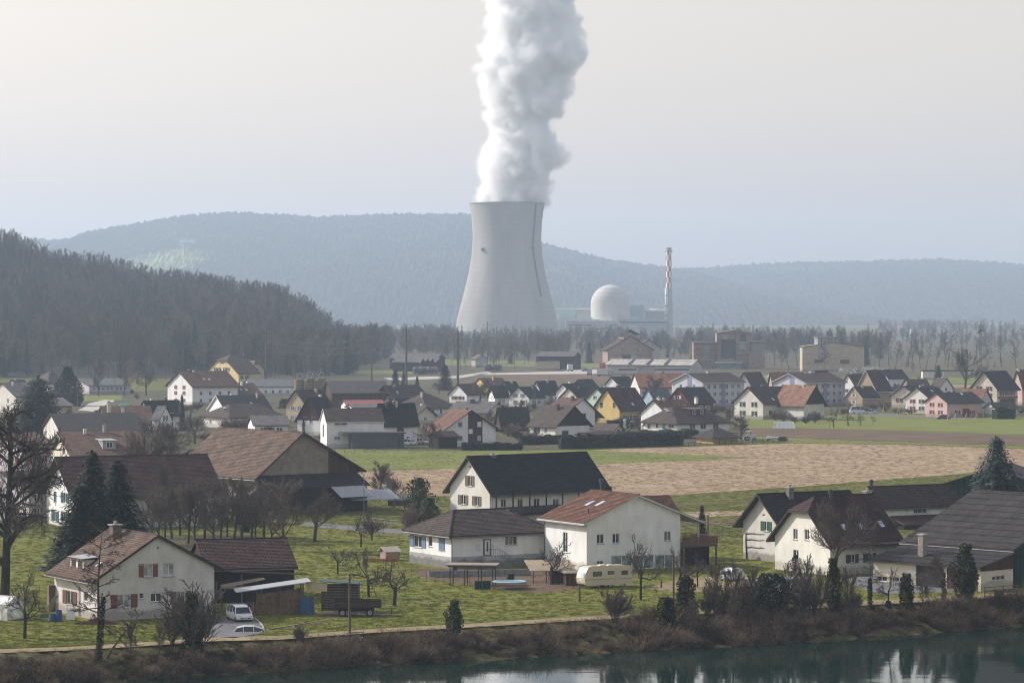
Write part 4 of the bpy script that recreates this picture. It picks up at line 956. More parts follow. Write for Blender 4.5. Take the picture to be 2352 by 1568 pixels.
bg_.done(); bg_.chimney(1166, 1176, .45, .95, WALL['white'])

a, z0 = bg_.onwall('R', 1110, 1278); a1, z1 = bg_.onwall('R', 1127, 1237)
d = MB(); d.box(a, -.09, zpl + .02, a1, .03, z1); dr = d.build('door', mat('door_frame', (.07, .045, .04), .6), bg_.root)
d = MB(); d.box(a + .15, -.12, zpl + .1, a1 - .15, -.05, z1 - .12); d.build('door_leaf', mat('door_white', (.66, .65, .63), .5, .05), dr); d = MB(); d.box((a + a1)/2 - .12, -.14, zpl + .55, (a + a1)/2 + .12, -.08, z1 - .35); d.build('door_pane', GLASS, dr)
bg_.panel('R', (1093, 1248, 1103, 1264), mat('meter_box', (.55, .58, .62), .5, .05), 'meter_box', .06); bg_.panel('R', (1130, 1249, 1135, 1257), MATS['meter_box'], 'letter_box', .08)
d = MB(); d.box(a - .4, -1.5, 0, a1 + .4, -.01, zpl)
for i in range(7): d.box(a1 + .4 + i*.3, -1.5, 0, a1 + .7 + i*.3, -.3, zpl - (i + 1) * zpl / 8)
sdo = d.build('steps', PLIN, bg_.root)
rl = MB(); e = a1 + .4 + 2.1
for i in range(8): x = a - .4 + i * (a1 - a + .8) / 7; rl.beam((x, -1.45, zpl), (x, -1.45, zpl + .95), .03)
for i in range(9): x = a1 + .4 + i * .26; rl.beam((x, -1.45, zpl - i*.26/.3*zpl/8), (x, -1.45, zpl + .95 - i*.26/.3*zpl/8), .03)
rl.beam((a - .4, -1.45, zpl + .95), (a1 + .4, -1.45, zpl + .95), .05); rl.beam((a1 + .4, -1.45, zpl + .95), (a1 + .4 + 2.1, -1.45, .95 + zpl/8), .05); rl.build('handrail', METAL, sdo)
b = MB(); b.tube([(-.08, -.12, .1), (-.08, -.12, bg_.he - .9), (-.45, -.5, bg_.he - .35)], .06, 6); b.build('downpipe', METAL, bg_.root)

wh = House('apartment_house', 'tall white two-storey house with red-brown roof, two skylights and a wooden balcony', (1347.5, 1312), 1250.5, 1562.7, 1200, 1139.6, 28.5, 'R', 'white', 'red', oe=.75, og=.65, oe2=3.3, apex=.53, ye2=1181, near=True, fascia=PALEF)
wh.win('R', (1370.5, 1226, 1387, 1248), (1406.5, 1224.5, 1423, 1246.5), (1525.5, 1219.5, 1541, 1241.5), (1371, 1287, 1386, 1303)); wh.win('L', (1293, 1222, 1303.5, 1268), (1293, 1283, 1303.5, 1308), style=2)
wh.win('R', (1404, 1275, 1452, 1306), (1455, 1274, 1502, 1305), (1505, 1273, 1550, 1304), style=2, gl=glass('veranda_glass', (.10, .13, .13), .1))
wh.done(); wh.skylight(1356, 1159.5, .85, 1.5); wh.skylight(1380, 1160, .85, 1.5); pass
b = MB(); b.tube([(-.1, wh.t - .15, .1), (-.1, wh.t - .15, wh.he - .2)], .06, 6); b.build('downpipe', METAL, wh.root)
q, k = wh.slope_hit(1351, 1182); b = MB(); b.tube([(q[0], q[1], q[2] + .1), (q[0], q[1], q[2] + .75)], .1, 8); b.build('vent_pipe', DARKM, wh.root)
# balcony on the right gable end of the house, standing on posts
zb = wh.zat(1252, wh.s, 0); bx0, bx1, by0, by1 = wh.s + .02, wh.s + 5.4, -.4, 6.5
b = MB(); b.box(bx0, by0, zb - .25, bx1, by1, zb); bal = b.build('balcony', mat('weathered_deck', (.12, .09, .07), .9, .3), wh.root)
RAILW = mat('balcony_slats', (.17, .085, .052), .8, .3); sl_me = None
lines = [((bx0, by0), (bx1, by0)), ((bx1, by0), (bx1, by1)), ((bx0, by1), (bx1, by1))]
b = MB(); b.box(-.045, -.014, 0, .045, .014, .95); sl_me = b.mesh('slat', RAILW)
for (xa, ya), (xb, yb_) in lines:
    Ln = sqrt((xb-xa)**2 + (yb_-ya)**2); n = int(Ln / .17); rot = atan2(yb_ - ya, xb - xa)
    for i in range(n): link('slat', sl_me, bal, (xa + (xb-xa)*(i+.5)/n, ya + (yb_-ya)*(i+.5)/n, zb + .05), rot)
rb = MB()
for (xa, ya), (xb, yb_) in lines: rb.beam((xa, ya, zb + 1.03), (xb, yb_, zb + 1.03), .09, .06); rb.beam((xa, ya, zb + .2), (xb, yb_, zb + .2), .05, .06)
rb.build('balcony_rail', RAILW, bal)
for x, y in ((bx1 - .15, by0 + .15), (bx1 - .15, by1 - .15), (bx0 + .3, by0 + .15)):
    b = MB(); b.box(x - .09, y - .09, 0, x + .09, y + .09, zb - .26); b.build('balcony_post', RAILW, wh.root)
xr_, = (wh.atx(1604, .3),); b = MB(); b.box(xr_ - .08, .2, zb + .01, xr_ + .08, .4, wh.zat(1200, xr_, .3) + .3); b.build('roof_post', PALEF, wh.root)
b = MB(); b.box(bx0 + .1, by0 + 1.6, 0, bx1 - .3, by1 - .1, zb - .27); b.build('undercroft', TIMBER, wh.root)
# rear wing with red ridge
wr = House('wing', 'x', (1500, 1300), 1440, 1560, 1190, 1142, 28.5, 'L', 'white', 'red', D=412, oe=.5); wr.done(); wh.attach(wr)
b = MB(); q = wh.wxyz(wh.ap + .8, wh.t * .5); xx, yy = wh.ap + .6, wh.t - 1.0; b.tube([(xx, yy, wh.hr - .5), (xx, yy, wh.hr + 1.6)], .22, 10); b.tube([(xx, yy, wh.hr + 1.2), (xx, yy, wh.hr + 1.7)], .3, 10); b.build('flue_pipe', DARKM, wh.root)

fh = House('farmhouse', 'large farmhouse with steep black roof, wooden shutters on the gable and a long balcony', (1125, 1212), 1033.5, 1388, 1124, 1051.5, 40, 'L', 'warm', 'black', oe=1.1, og=.6, near=True)
fh.win('L', (1074, 1092, 1084, 1116), sh='wood'); fh.win('L', (1058, 1136, 1069, 1158), (1090, 1139, 1100, 1161), sh='wood')
fh.win('R', (1151, 1145, 1163, 1164), (1189, 1145, 1201, 1164), (1226, 1144, 1240, 1163), (1190, 1184, 1210, 1196), (1270, 1145, 1284, 1162), (1320, 1143, 1334, 1160))
fh.win('L', (1076, 1069, 1082, 1074), style=1, sill=False)
fh.done(); fh.chimney(1131, 1043, .5, .9)
zb = fh.zat(1182, 2, -1); b = MB(); b.box(-.3, -1.7, zb - .2, fh.s + .3, -.01, zb); bal = b.build('balcony', TIMBER, fh.root)
b = MB(); b.box(-.075, -.016, 0, .075, .016, 1.05); sl_me = b.mesh('slat', TIMBER); n = int(fh.s / .2)
for i in range(n): link('slat', sl_me, bal, (-.2 + (fh.s + .3) * (i + .5) / n, -1.66, zb + .05))
b = MB(); b.beam((-.3, -1.66, zb + 1.15), (fh.s + .3, -1.66, zb + 1.15), .12, .1); b.build('balcony_rail', TIMBER, bal)
for i in range(8): 
    x = .0 + i * (fh.s) / 7; b = MB(); b.box(x - .08, -1.62, zb + 1.2, x + .08, -1.46, fh.he - 1.0 * (fh.hr - fh.he) / fh.ap + .7); b.build('balcony_post', TIMBER, fh.root)

g1 = House('farmhouse', 'white house with green shutters and a leafless espalier on its gable', (1795, 1292), 1707, 1985, 1204, 1138, 32, 'L', 'old', 'dark', oe=1.2, og=.9, near=True)
g1.win('L', (1754, 1197, 1766, 1219), sh='green'); g1.win('L', (1751, 1180, 1757, 1185), style=1, sill=False); g1.done(); g1.chimney(1814, 1118, .42, .75, mat('grey_chimney', (.2, .17, .15), .9, .3)); g1.chimney(1992, 1126, .5, .9, WALL['pink'])
es = MB(); r = random.Random(4)
for z in (1.6, 2.6, 3.4):
    es.tube([(-.06, g1.t - .6, z - .1), (-.06, g1.t - 2, z + .05), (-.06, g1.t - 3.4, z), (-.06, g1.t - 4.8, z + .12)], [.06, .05, .04, .02], 5)
    for i in range(10): y = g1.t - .8 - i * .4; es.tube([(-.05, y, z), (-.12, y + r.uniform(-.1, .1), z + r.uniform(.2, .4))], [.025, .01], 4)
es.tube([(-.08, g1.t - .9, 0), (-.07, g1.t - .75, 1.2), (-.07, g1.t - .65, 2.4), (-.07, g1.t - .7, 3.5)], [.1, .08, .06, .04], 6); es.build('espalier', mat('bare_bark', (.06, .05, .042), .95, .3, 6), g1.root)
g2 = House('farmhouse', 'cream house with half-hipped red-brown roof, black flue and three roof windows', (1907, 1322), 1780, 2062, 1244, 1144, 30, 'L', 'warm', 'maroon', oe=1.0, og=.7, hh=.36, near=True)
g2.win('L', (1822, 1214, 1832, 1238), (1848, 1215, 1858, 1239), (1822, 1262, 1834, 1284)); g2.win('R', (1950, 1272, 1964, 1292), (1990, 1270, 2004, 1290), sh='dark'); g2.done(); g2.chimney(1908, 1123, .46, .5, DARKM, rnd=True)
for x, y in ((1937, 1214), (1976, 1212), (2022, 1206)): g2.skylight(x, y, .75, 1.2)
g3 = House('long_house', 'long low white house with grey-brown roof behind the farmyard', (2031, 1214), 1978, 2196, 1160, 1121, 30, 'L', 'white', 'darkbrown', oe=.8, og=1.0, near=True)
g3.win('R', (2076, 1157, 2085, 1171), style=1); g3.win('R', (2098, 1155, 2129, 1178), style=3); g3.win('R', (2144, 1153, 2153, 1167), style=1); g3.done(); g3.chimney(2001, 1101, .5, .5, DARKM, rnd=True)
b = MB()
q = [(1.0, -3.6), (g3.s - 1, -3.6), (g3.s - 1, -.05), (1.0, -.05)]; zz = g3.zat(1186, 4, -1)
g3.slab(b, [(x, y, zz - 1.2 + (y + 3.6) * .33) for x, y in q], [(x, y) for x, y in q], .18); b.build('porch_roof', [ROOF['maroon'], FASCIA], g3.root)
b = MB(); b.box(1.2, -3.4, 0, g3.s - 1.2, -.02, zz - 1.25); b.build('porch', WALL['dark'], g3.root)
g4 = House('barn', 'big barn with wide dark corrugated roof and green boarded end wall', (2331, 1349), 2086, 2637, 1259, 1144, 42, 'R', 'dark', 'corr', oe=.9, og=.6, near=True, cat='barn'); g4.wm = planks('green_boards', (.018, .05, .045), .22, 3); g4.done()
g5 = House('lean_to', 'white lean-to with grey roof, open cart bay and plum-coloured garage doors', (2253, 1358), 2006, 2327, 1305, 1300, 42, 'SHED', 'cream', 'corr', oe=.6, og=.4, near=True, cat='outbuilding')
g5.hs = g5.zat(1273, g5.s, 0)
g5.win('L', (2013, 1322, 2037, 1334), (2054, 1324, 2075, 1336), style=2); g5.win('R', (2279, 1321, 2308, 1332), style=3)
a0, z0, a1, z1 = g5.rect('L', (2104, 1300, 2166, 1346))
g5.rects['L'].append((a0, 0.02, a1, g5.he - .15))
g5.done()
g5.panel('L', (a0 + .05, .03, a1 - .05, g5.he - .2), mat('dark_bay', (.03, .028, .027), .95), 'cart_bay', -.12, True)  # dark sheet paints the inner shade of the open bay
for k_ in range(3): a_ = (2175, 2198, 2224)[k_]; x0, _, x1, zt1 = g5.rect('L', (a_, 1306, a_ + 21, 1356)); g5.panel('L', (x0, .05, x1, g5.he - .25), WALL['maroon'], 'garage_door', .05, True)
b = MB(); b.idx([(.0, -.06, g5.he - .35), (g5.s, -.06, g5.he - .35), (g5.s, -.06, g5.hs - .05), (.0, -.06, g5.he - .03), (.0, .01, g5.he - .35), (g5.s, .01, g5.he - .35), (g5.s, .01, g5.hs - .05), (.0, .01, g5.he - .03)], [(0,1,2,3),(7,6,5,4),(0,4,5,1),(1,5,6,2),(2,6,7,3),(3,7,4,0)]); b.build('gable_boards', BROWNT, g5.root)
ya = g5.aty(2119, 2.2); zt_ = g5.zat(1228, 2.2, ya); b = MB(); b.box(1.8, ya - .4, g5.he, 2.6, ya + .4, zt_); b.build('chimney', mat('weathered_concrete', (.30, .27, .24), .95, .4, 4), g5.root); b = MB(); b.box(1.7, ya - .5, zt_, 2.7, ya + .5, zt_ + .15); b.build('chimney_cap', SILL, g5.root)
g6 = House('shed', 'dark green sheet-metal shed behind the blue spruce', (2392, 1185), 2168, 2430, 1116, 1078, 72, 'L', 'dark', 'dark', oe=.6, og=.8, cat='shed'); g6.wm = MATS['green_boards']; g6.done()

# ------------------------------------------------------------------ left cluster
k1 = House('farmhouse', 'white house with blue-green shutters and very long red-brown roof behind the tall spruces', (176, 1216), 107, 500, 1140, 1053, 24, 'L', 'white', 'maroon', oe=.9, og=1.1, near=True)
k1.win('L', (123, 1128, 130, 1152), sh=None, style=1, frame=SHUT['teal'], gl=SHUT['teal']); k1.win('L', (145, 1131, 154, 1155), (123, 1173, 131, 1197), (145, 1175, 154, 1198), sh='teal'); k1.win('L', (135, 1092, 141, 1112), style=1); k1.done()
k2 = House('house', 'cream house with brown pantile roof and a flat glazed dormer', (172, 1104), 114, 336, 1046, 993.5, 20, 'L', 'cream', 'brown', oe=.8, og=1.2, fascia=PALEF)
k2.win('L', (144, 1018, 149, 1036), style=1); k2.auto('R', 4, [.8], sh='brown'); k2.done(); k2.dormer(236, 266, 1034, 1012, mat('dormer_sheet', (.3, .33, .35), .5), ROOF['metal'], 1); k2.chimney(240, 976, .48, .6, SILL)
k3 = House('house', 'lilac house with pale sunlit gable and red shutters behind the big bare tree', (58, 1112), -30, 118, 1020, 996, 35, 'L', 'lilac', 'brown', oe=.8, og=.8); k3.auto('L', 2, [1, 4.0], sh='red'); k3.auto('R', 2, [1, 4.2], sh='red'); k3.done()
k3b = House('house', 'low grey-roofed house left of the blue-green shutters', (66, 1200), -60, 112, 1120, 1085, 40, 'L', 'lilac', 'darkbrown', oe=.8); k3b.auto('R', 2, [1, 3.2]); k3b.done()
k4 = House('long_house', 'long house with wide near-black roof below the dark cedar', (140, 1030), 100, 330, 990, 951, 18, 'L', 'grey', 'dark', oe=.8); k4.auto('R', 6, [1]); k4.done()
k5 = House('house', 'house with brown tiled roof and two stubby cream chimneys', (244, 1002), 224, 352, 974, 934, 15, 'L', 'cream', 'brown', oe=.6); k5.auto('R', 4, [.8]); k5.done(); k5.chimney(250, 922, .3, .9, WALL['cream']); k5.chimney(282, 935, .15, .8, WALL['cream'])
k5b = House('house', 'narrow white gabled house with slate-grey roof side', (367, 1004), 350, 394, 962, 934, 55, 'R', 'white', 'slate', oe=.4, og=.3); k5b.auto('R', 2, [1.2, 4.0], .9, 1.6); k5b.done()
k6 = House('house', 'dark-roofed house behind the slim spruce', (345, 988), 318, 412, 952, 921, 30, 'L', 'white', 'dark', oe=.7); k6.auto('R', 3, [1, 3.4]); k6.done(); k6.chimney(380, 912, .5, .5, DARKM)
k9 = House('house', 'big white three-storey house with brown roof and six dark red shuttered windows', (442, 930), 385, 546, 886, 854, 35, 'L', 'white', 'brown', oe=1.1, og=.7); k9.auto('L', 2, [.8, 3.3, 5.3], 1.0, 1.3, 'brown', 3.0); k9.auto('R', 4, [.8, 3.3], 1.1, 1.3, margin=1.5); k9.done(); k9.chimney(434, 850, .5, .7); k9.skylight(468, 872, .9, 1.3); k9.skylight(480, 872, .9, 1.3)
k10 = House('house', 'small white gabled house with three roof windows beside the big white house', (532, 928), 489, 600, 906, 881, 35, 'L', 'white', 'brown', oe=.7); k10.auto('L', 1, [1.2]); k10.done()
for x in (541, 553, 565): k10.skylight(x, 896, .9, 1.2)
sc_ = House('school_house', 'yellow school building with half-hipped brown roof and tall windows', (548, 888), 474, 594, 857, 815, 35, 'L', 'school', 'darkbrown', oe=.7, og=.8, hh=.34, hh2=.34, cat='school')
sc_.win('L', (491, 844, 508, 853), (512, 844, 528, 853), style=5); sc_.win('L', (507, 832, 514, 836), style=2); sc_.win('R', (552, 862, 560, 871), (563, 862, 572, 871), style=2)
sc_.done()
sw = House('wing', 'x', (573, 886), 545, 606, 848, 829, 35, 'R', 'school', 'brown', oe=.5, hh=.4); sw.win('R', (587, 845, 594, 865), style=2); sw.done(); sc_.attach(sw); sc_.chimney(560, 812, .5, .5)
k11 = House('house', 'white house with black roof and wide white verge boards', (519, 964), 480, 622, 942, 909, 25, 'L', 'white', 'black', oe=.8, og=.6, fascia=mat('white_verge', (.68, .68, .68), .6, .08)); k11.auto('L', 1, [1.1]); k11.auto('R', 4, [.7]); k11.done(); k11.chimney(590, 902, .4, .5, PALEF)
k12 = House('bungalow', 'beige bungalow with dark brown hip roof beside the round shrub', (530, 984), 465, 652, 958, 930, 35, 'L', 'warm', 'darkbrown', hip=(4, 4), oe=.8); k12.auto('L', 2, [.9]); k12.auto('R', 4, [.9]); k12.done(); k12.skylight(515, 938, .9, 1.3)
k13 = House('annex', 'long low annex with grey-brown pantile roof behind the big brown barn', (585, 1000), 570, 662, 977, 956, 12, 'L', 'white', 'grey', oe=.5, cat='outbuilding'); k13.auto('R', 3, [.8], 1.6); k13.done()
bb = House('barn', 'huge barn with weathered brown tiled roof, pale brick gable and dark boarded lower side', (593, 1180), 408, 825, 1092, 996, 37, 'R', 'rubble', 'old', oe=1.0, og=.7, ye2=1077, apex=.425, near=True, cat='barn')
bb.done(); bb.gclad('R', .2, BROWNT, 'boarded_wall', .06, (.69, .995))
zl = bb.zat(1091, bb.ap, 0)
b = MB(); s_ = bb.s; bb.slab(b, [(-.3, -4.2, zl - 1.9), (s_ * .97, -4.2, zl - 1.9), (s_ * .97, -.08, zl), (-.3, -.08, zl)], [(0, 0), (s_, 0), (s_, 4.6), (0, 4.6)], .2); b.build('lean_to_roof', [ROOF['dark'], FASCIA], bb.root)
b = MB(); b.box(0, -3.8, 0, s_ * .95, -.07, zl - 2.0); b.build('lean_to_wall', TIMBER, bb.root)
x0, x1 = bb.atx(760, -4.2), bb.atx(836, -4.2); b = MB(); bb.slab(b, [(x0, -7.2, zl - 3.4), (x1, -7.2, zl - 3.4), (x1, -3.6, zl - 1.55), (x0, -3.6, zl - 1.55)], [(0, 0), (3, 0), (3, 3), (0, 3)], .08)
for i in range(int((x1 - x0) / .6)): x = x0 + .3 + i * .6; b.beam((x, -7.2, zl - 3.3), (x, -3.6, zl - 1.45), .07, .06)
b.build('sheet_metal_roof', ROOF['metal'], bb.root)
b = MB(); bb.slab(b, [(x0 + 4, -4.4, zl - 4.2), (x1 + 7, -4.4, zl - 4.2), (x1 + 7, -1.5, zl - 2.8), (x0 + 4, -1.5, zl - 2.8)], [(0, 0), (3, 0), (3, 3), (0, 3)], .08); b.build('sheet_metal_roof', ROOF['metal'], bb.root)
kb = House('hut', 'small red-brown roofed hut peeping out behind the huge brown barn', (455, 1105), 425, 490, 1048, 1034, 40, 'L', 'warm', 'maroon', oe=.5, cat='outbuilding'); kb.done()

# ------------------------------------------------------------------ village rows
def hs_(name, label, *a, L=None, R=None, ch=None, cl=None, sk=(), sh=None, cat='house', grp=None, win=(), **k):
    h = House(name, label, *a, cat=cat, group=grp, **k)
    if L: h.auto('L', L[0], L[1], *(L[2:4] if len(L) > 3 else ()), sh=sh)
    if R: h.auto('R', R[0], R[1], *(R[2:4] if len(R) > 3 else ()), sh=sh)
    for w in win: h.win(w[0], *w[1], **(w[2] if len(w) > 2 else {}))
    h.done()
    if cl: h.gclad(*cl)
    for c in (ch or ()): h.chimney(*c)
    for q in sk: h.skylight(q[0], q[1], .9, 1.2)
    return h
hs_('industrial_shed', 'long timber shed with wide grey roof right of the silos', (762, 937), 745, 893, 903, 876, 8, 'L', 'brownwood', 'corr', oe=.8, cat='shed')
hs_('workshop', 'white workshop with pale grey roofs left of the silos', (578, 907), 558, 676, 889, 872, 10, 'L', 'white', 'slate', oe=.4, cat='workshop', R=(5, [.6]))
hs_('house', 'ochre house half hidden by a slender leafless tree', (703, 972), 657, 760, 930, 897, 50, 'L', 'ochre', 'darkbrown', oe=.6, L=(2, [.9, 3.6]), sh='grey', R=(2, [.9]))
h = hs_('chalet', 'steep black-roofed chalet with maroon boarded gable over a white ground floor', (737, 1001), 683, 772, 963, 913.4, 55, 'L', 'white', 'black', oe=.7, og=.6, win=(('L', ((697, 946, 706, 957), (716, 947, 724, 958)), dict(sh=None)), ('L', ((711, 964, 718, 972),))), R=(2, [1.0]))
h.gclad('L', h.zat(965, 0, h.t / 2), WALL['maroon'])
b = MB()
for px in (697, 717, 745): pass
mh = hs_('modern_house', 'modern white box house with grey pantile roof and dark flat-roofed annex', (750.7, 1029), 736, 881.5, 969, 940, 14, 'L', 'white', 'pantile', oe=.35, og=.25, fascia=PALEF, win=(('R', ((768, 969.5, 798, 976.5), (768, 1002, 782, 1009))), ('L', ((741, 975, 744, 1003),), dict(style=1))))
mr = mh.root; x0, x1 = mh.atx(788, -4.5), mh.atx(928, -4.5); b = MB(); b.box(x0 + 2.2, -4.5, 0, x1, -.02, mh.zat(996, (x0+x1)/2, -4.5)); an = b.build('annex', WALL['anthracite'], mr)
b = MB(); z = mh.zat(996, (x0+x1)/2, -4.5); b.box(x0 - .2, -5.0, z + .003, x1 + .4, -.03, z + .35); b.build('annex_roof', mat('annex_roof_edge', (.09, .09, .10), .6), an)
b = MB(); b.box(x1 - 1.6, -4.56, .3, x1 - .9, -4.49, 2.6); b.build('annex_window', [GLASS], an)
hh_ = hs_('house', 'black-roofed white house with dark red entrance strip next to the modern house', (880, 1022), 862, 958, 970, 928, 22, 'L', 'white', 'black', oe=.8, og=.5, ch=((888, 921, .42, .7, DARKM), (906, 920, .5, .7)), R=(3, [.9], .9, 1.1))
hh_.panel('R', (912, 972, 927, 1012), WALL['maroon'], 'entrance_panel', .06)
c1 = hs_('house', 'house with red-brown roof, white gable and dark brown central panel', (1021, 1026), 985, 1138, 986, 943, 30, 'R', 'white', 'red', oe=1.6, og=.8, ye2=983, win=(('R', ((1052, 969, 1063, 981), (1045, 1000, 1063, 1012)), dict(style=1, gl=glass('green_blind', (.03, .06, .05), .4))),))
c1.gclad('R', .4, WALL['maroon'], 'timber_panel', .08, (.46, .74))
c1.panel('R', (1076, 985, 1085, 996), FRAME, 'stair_window', .12); c1.panel('R', (1096, 968, 1105, 980), FRAME, 'stair_window', .12); c1.panel('R', (1096, 1000, 1104, 1012), CURT, 'stair_window', .12)
c1s = House('wing', 'x', (1008, 1030), 985, 1050, 1003, 992, 30, 'L', 'dark', 'maroon', oe=.5); c1s.done(); c1.attach(c1s)
c2 = hs_('house', 'white house with grey-brown roof and big dark boarded gable above the hedge', (1275.6, 1009), 1217, 1354, 978, 932.7, 42, 'R', 'warm', 'darkbrown', oe=.7, og=.8, win=(('R', ((1291, 989, 1306, 1000),), dict(frame=BROWNT)), ('L', ((1226, 979, 1240, 996), (1250, 980, 1256, 993)))))
c2.gclad('R', c2.he - .1, TIMBER); c2.panel('R', (1336, 949, 1345, 962), GLASS, 'attic_window', .1)
hs_('house', 'white gabled house with warm brown roof right behind the dark-gabled house', (1311, 986), 1262, 1366, 937, 916, 42, 'R', 'white', 'brown', oe=.6, og=.7, ye2=942, oe2=3.2, R=(1, [.8]), L=(3, [1.0]))
hs_('house', 'yellow house with dark red-brown roof and teal shutters', (1423, 972), 1366, 1484, 937, 892.6, 40, 'L', 'yellow', 'maroon', oe=1.0, og=.6, win=(('L', ((1378.5, 924, 1385, 936), (1408, 924, 1414, 936)), dict(style=1, frame=SHUT['teal'], gl=SHUT['teal'])),), R=(3, [1.0]), sh='teal', ch=((1419, 884, .5, .8, DARKM),), sk=((1452, 929),))
hs_('house', 'mint green house with black roof behind the yellow house', (1397, 955), 1345, 1440, 919, 891, 40, 'L', 'mint', 'black', oe=.6, win=(('L', ((1363, 909, 1371, 917),), dict(sh='white')),))
hs_('house', 'cream house with black roof left of the mint house', (1328, 944), 1286, 1357, 914, 891, 45, 'L', 'cream', 'black', oe=.6, L=(2, [.8, 3.2]), sh='dark')
hs_('house', 'white-gabled house behind the cream black-roofed house', (1310, 930), 1277, 1350, 902, 882, 45, 'L', 'white', 'black', oe=.6)
hs_('house', 'white house with small square window high in its gable and black roof', (1215, 934), 1169, 1250, 913, 889.6, 50, 'L', 'white', 'black', oe=.6, L=(2, [.9, 3.1]), sh='grey', R=(2, [.9]))
hs_('house', 'black steep-roofed house with pale gable strip behind the small square window house', (1244, 922), 1222, 1284, 902, 876, 45, 'L', 'white', 'black', oe=.6, ch=((1262, 872, .5, .6, DARKM),))
hs_('house', 'low black-roofed white house right of the knotty leafless tree', (1137, 932), 1122, 1168, 911, 886, 20, 'L', 'white', 'black', oe=.5, R=(2, [1]))
hs_('house', 'pinkish gabled house with black roof behind the knotty leafless tree', (1172, 917), 1146, 1196, 900, 877, 45, 'L', 'pink', 'black', oe=.5)
hs_('house', 'dark brown roofed house with small yellow side gable at the back of the village', (1120, 905), 1085, 1168, 889, 869, 25, 'L', 'yellow', 'darkbrown', oe=.5)
hs_('house', 'white house with brown roof left of the knotty leafless tree', (1072, 926), 1032, 1112, 905, 883, 45, 'L', 'white', 'darkbrown', oe=.7, L=(3, [1.2]), sh='dark')
hs_('house', 'wide dark brown hip-roofed house with beige walls', (980, 957), 906, 1046, 936, 906, 45, 'L', 'warm', 'darkbrown', hip=(4.5, 4.5), oe=.8, R=(3, [.7], 1.0, 1.5))
hs_('house', 'small cream gabled house with brown roof between dark roofs', (957, 974), 922, 998, 953, 934, 40, 'R', 'cream', 'darkbrown', oe=.7, og=.8, R=(1, [.8]))
hs_('house', 'cream gabled house with wide grey-brown roof and square black chimney', (1117, 972), 1032, 1162, 947, 924, 60, 'R', 'cream', 'grey', oe=.9, og=.9, ch=((1085, 916, .42, 1.0, DARKM),), R=(1, [.9]), L=(4, [.8]))
oh = hs_('garden_house', 'orange timber garden building with dark roof and pergola', (1150, 990), 1140, 1214, 965, 937, 20, 'L', 'brownwood', 'dark', oe=.8, cat='outbuilding', ch=((1133 + 18, 930, .5, .35, DARKM),))
ORW = planks('orange_boards', (.30, .11, .035), .3, 3); oh.panel('R', (1152, 966, 1212, 984), ORW, 'orange_front', .06)
hs_('house', 'brown wooden house with red shutters and smoking chimney', (905, 937), 862, 978, 911, 886, 45, 'L', 'brownwood', 'darkbrown', oe=1.0, og=.8, L=(2, [2.6], 1.0, 1.2), sh='red', ch=((906, 886, .3, .8, DARKM), (942, 884, .5, .6)), sk=((912, 902),))
hs_('shed', 'low shed with bright dark-red sheet roof behind the modern house', (800, 950), 783, 884, 934, 920, 10, 'L', 'warm', 'redsheet', oe=.5, cat='shed')
hs_('outbuilding', 'grey-roofed outbuilding with small white gable below the red sheet roof', (812, 958), 795, 872, 937, 929, 18, 'L', 'white', 'grey', oe=.5, cat='outbuilding')
# right of the middle
r1 = hs_('bungalow', 'white bungalow with large brown hip roof, wooden dormer and turquoise door', (1556.6, 998), 1479, 1674, 970, 935, 38, 'L', 'white', 'darkbrown', hip=(4.0, 6.0), oe=1.0, win=(('L', ((1487, 972, 1494, 985), (1535, 972, 1547, 982)), dict(style=2)), ('R', ((1584, 972, 1597, 985), (1609, 972, 1622, 985), (1638, 972, 1651, 985)))))
r1.panel('L', (1522, 972, 1528, 996), mat('turquoise_door', (.06, .25, .32), .6), 'door', .06); r1.panel('L', (1507, 972, 1511, 982), GLASS, 'small_window', .04)
d = r1.dormer(1585, 1622, 954, 940, WALL['maroon'], ROOF['grey'], 2, .3); r1.skylight(1531, 943, 1.3, 1.8)
r1b = House('wing', 'x', (1532, 990), 1472, 1600, 950, 919.5, 38, 'L', 'white', 'brown', oe=.8); r1b.done(); r1b.chimney(1513, 912, .5, .8, WALL['warm']); r1b.chimney(1599, 912, .6, .8, WALL['warm']); r1.attach(r1b)
hs_('garage', 'low black-roofed garage with yellow wall in front of the brown hip roof', (1640, 1020), 1600, 1694, 1004, 985, 25, 'L', 'yellow', 'dark', oe=.9, hip=(2.5, 2.5), cat='garage')
hs_('garage', 'small grey wooden garage with brown roof beside the hedge', (1413, 1003), 1368, 1429, 985, 975, 38, 'R', 'grey', 'darkbrown', oe=.8, og=.6, R=(1, [.8], 1.2, 1.2), cat='garage')
hs_('carport', 'dark low carport roof in front of the dark-gabled house', (1345, 1012), 1325, 1402, 999, 994, 30, 'L', 'dark', 'dark', oe=.5, cat='carport')
rb_ = hs_('house', 'dark red boarded house with black roof', (1582, 948), 1535, 1638, 921, 891, 45, 'L', 'red', 'black', oe=.9, og=.6, win=(('L', ((1551.5, 908, 1560, 917),), dict(sh='white')),), R=(3, [.9]), sh='white')
VB = mat('violet_panel', (.22, .24, .35), .7, .08)
